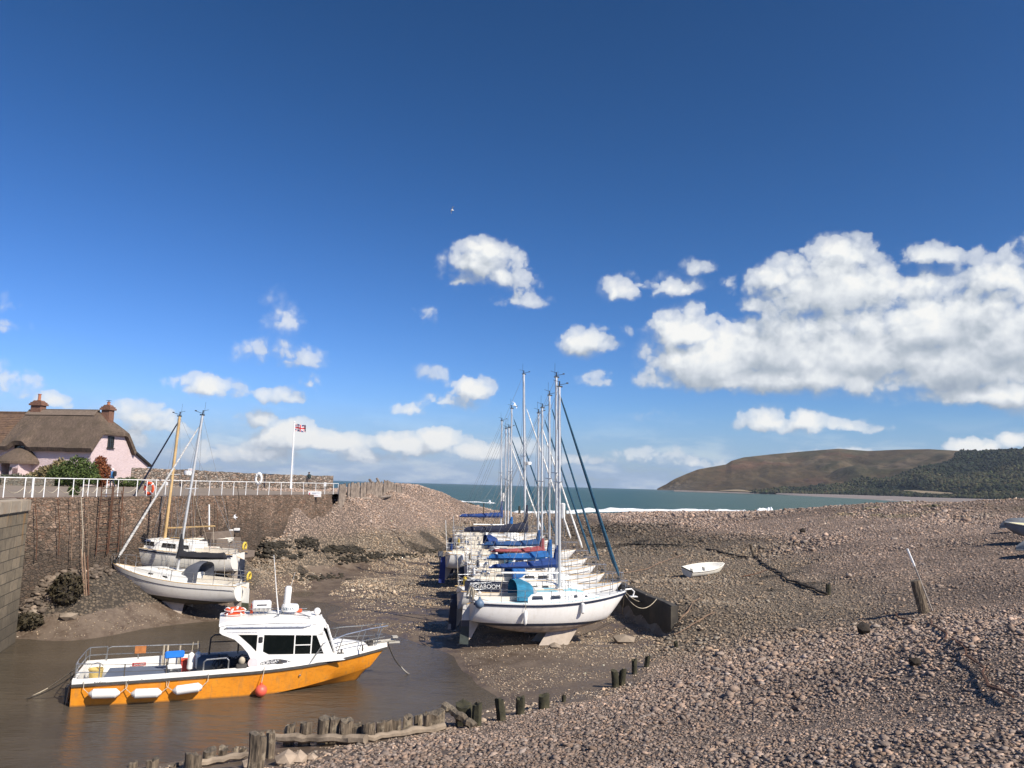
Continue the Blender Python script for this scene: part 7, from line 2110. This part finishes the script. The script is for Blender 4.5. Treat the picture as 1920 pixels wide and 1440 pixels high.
# ------------------------------------------------------------------ people and gulls
m_skin = mat('skin', (.50, .30, .22), .6, .05)
def person(p, rz, h_, label, pose, cols, hat=None, pack=None, seated=False):
    root = empty('person', p, rz, label, 'person')
    import bmesh
    k = h_ / 1.72
    if not seated:
        J = {'pel': (0, 0, .93), 'chest': (.02, 0, 1.28), 'neck': (.05, 0, 1.47), 'head': (.07, 0, 1.60), 'crown': (.07, 0, 1.70),
             'lk': (.16, .09, .50), 'la': (.05, .10, .08), 'lt': (.20, .10, .03), 'rk': (-.02, -.09, .50), 'ra': (-.24, -.09, .12), 'rt': (-.12, -.09, .03),
             'ls': (.03, .18, 1.40), 'le': (-.08, .24, 1.14), 'lw': (.06, .25, .92), 'rs': (.03, -.18, 1.40), 're': (.06, -.25, 1.13), 'rw': (.22, -.23, .96)}
    else:
        J = {'pel': (0, 0, .10), 'chest': (.05, 0, .45), 'neck': (.10, 0, .64), 'head': (.13, 0, .77), 'crown': (.13, 0, .87),
             'lk': (.42, .10, .14), 'la': (.48, .10, -.28), 'lt': (.60, .10, -.32), 'rk': (.42, -.10, .14), 'ra': (.48, -.10, -.28), 'rt': (.60, -.10, -.32),
             'ls': (.06, .18, .57), 'le': (.14, .24, .32), 'lw': (.34, .16, .22), 'rs': (.06, -.18, .57), 're': (.14, -.24, .32), 'rw': (.34, -.16, .22)}
    E = [('pel','chest'),('chest','neck'),('neck','head'),('head','crown'),('pel','lk'),('lk','la'),('la','lt'),('pel','rk'),('rk','ra'),('ra','rt'),('chest','ls'),('ls','le'),('le','lw'),('chest','rs'),('rs','re'),('re','rw')]
    Rr = {'pel': .15, 'chest': .16, 'neck': .06, 'head': .10, 'crown': .07, 'lk': .075, 'rk': .075, 'la': .05, 'ra': .05, 'lt': .04, 'rt': .04, 'ls': .075, 'rs': .075, 'le': .05, 're': .05, 'lw': .035, 'rw': .035}
    names = list(J)
    me = bpy.data.meshes.new('body'); me.from_pydata([tuple(c * k for c in J[n_]) for n_ in names], [(names.index(a_), names.index(b_)) for a_, b_ in E], [])
    o = bpy.data.objects.new('body', me); COL.objects.link(o)
    md = o.modifiers.new('skin', 'SKIN'); sl = me.skin_vertices[0].data
    for i_, n_ in enumerate(names): sl[i_].radius = (Rr[n_] * k,) * 2; sl[i_].use_root = n_ == 'pel'
    ss = o.modifiers.new('ss', 'SUBSURF'); ss.levels = 2; ss.render_levels = 2
    bpy.context.view_layer.update()
    me2 = bpy.data.meshes.new_from_object(o.evaluated_get(bpy.context.evaluated_depsgraph_get()))
    bpy.data.objects.remove(o)
    jac, leg = cols
    for m in (jac, leg, m_skin): me2.materials.append(m)
    zp, zn = J['pel'][2] * k, J['neck'][2] * k + .03
    for f in me2.polygons:
        c = f.center
        f.material_index = 2 if c.z > zn else (1 if (c.z < zp - .02 and abs(c.y) < .2 * k) or (seated and c.x > .15 and c.z < .25) else 0)
        f.use_smooth = True
    o = bpy.data.objects.new('body', me2); COL.objects.link(o); o.parent = root
    hp = Vector(J['head']) * k
    MB().ball(hp + Vector((-.015, 0, .035)), .115 * k, 10, 6, (1, .95, .9)).build('hat' if hat else 'hair', hat or mat('dark_hair', (.03, .02, .015), .8), root, 'all')
    if pack: MB().box(Vector(J['chest']) * k + Vector((-.22, 0, -.02)), (.2, .32, .48)).build('backpack', pack, root, bevel=.05)
    return root
p = at(210, 911, 70)
person(Vector((p.x, p.y, QZ)), R(160), 1.72, 'person in blue jacket and white hat with dark backpack walking along the quay', None, (mat('blue_jacket', (.04, .15, .34), .8, .1), mat('dark_trousers', (.02, .025, .04), .9)), hat=m_white, pack=m_black)
p = at(579, 894, 88)
person(Vector((p.x, p.y + .3, p.z - .35)), R(250), 1.72, 'person in dark clothes sitting on top of the stone parapet near the flagpole', None, (mat('dark_green_coat', (.03, .05, .05), .9, .2), m_black), seated=True)
def gull(p, rz, label, span=1.0, bank=0.0, size=.85):
    root = empty('gull', p, 0, label, 'bird', rot=(bank, 0, rz)); root.scale = (size,) * 3
    mb = MB(); mb.loft([[(x_, r_ * math.cos(a_), r_ * math.sin(a_)) for a_ in np.linspace(0, 2 * math.pi, 9)[:-1]] for x_, r_ in ((.26, .005), (.22, .035), (.17, .045), (.12, .045), (.0, .075), (-.12, .05), (-.26, .012))])
    mb.build('body', m_white, root, 'all')
    for sg in (-1, 1):
        mb = MB(); mb.loft([[(x_ + c_ / 2, sg * y_, z_), (x_, sg * y_, z_ + .012), (x_ - c_ / 2, sg * y_, z_), (x_, sg * y_, z_ - .008)] for x_, y_, z_, c_ in ((.02, .04, .03, .18), (.08, .22 * span, .12, .15), (.02, .42 * span, .10, .10), (-.10, .62 * span, .05, .03))])
        mb.build('wing', mat('gull_grey', (.55, .56, .58), .7, .05), root)
    MB().tube([(.25, 0, 0), (.31, 0, -.012)], [.014, .004], 5).build('bill', m_by, root)
gull(at(848, 394, 90), R(200), 'lone gull flying high in the open blue sky', 1.2, R(30))
gull(at(965, 760, 70), R(30), 'white gull flying just left of the tallest yacht mast', 1.1, R(40))
gull(at(918, 942, 75), R(10), 'white gull flying low over the sea left of the masts', 1.1, R(20))
gull(at(441, 970, 50), R(200), 'white gull flying in front of the quay wall', 1.1, R(-20), .6)

# ------------------------------------------------------------------ sea air between here and the headland
mb = MB(); mb.box((0, 200, 178), (31500, 33000, 366))
hz_o = mb.build('haze', None)
hz_o.data.materials.clear()
m_haze = bpy.data.materials.new('haze'); m_haze.use_nodes = True
ht = m_haze.node_tree; ht.nodes.clear()
vo = ht.nodes.new('ShaderNodeVolumePrincipled'); ho = ht.nodes.new('ShaderNodeOutputMaterial')
vo.inputs['Color'].default_value = (.72, .84, 1.0, 1); vo.inputs['Density'].default_value = .000032; vo.inputs['Anisotropy'].default_value = .2
ht.links.new(vo.outputs[0], ho.inputs['Volume'])
hz_o.data.materials.append(m_haze)
hz_o['kind'] = 'stuff'
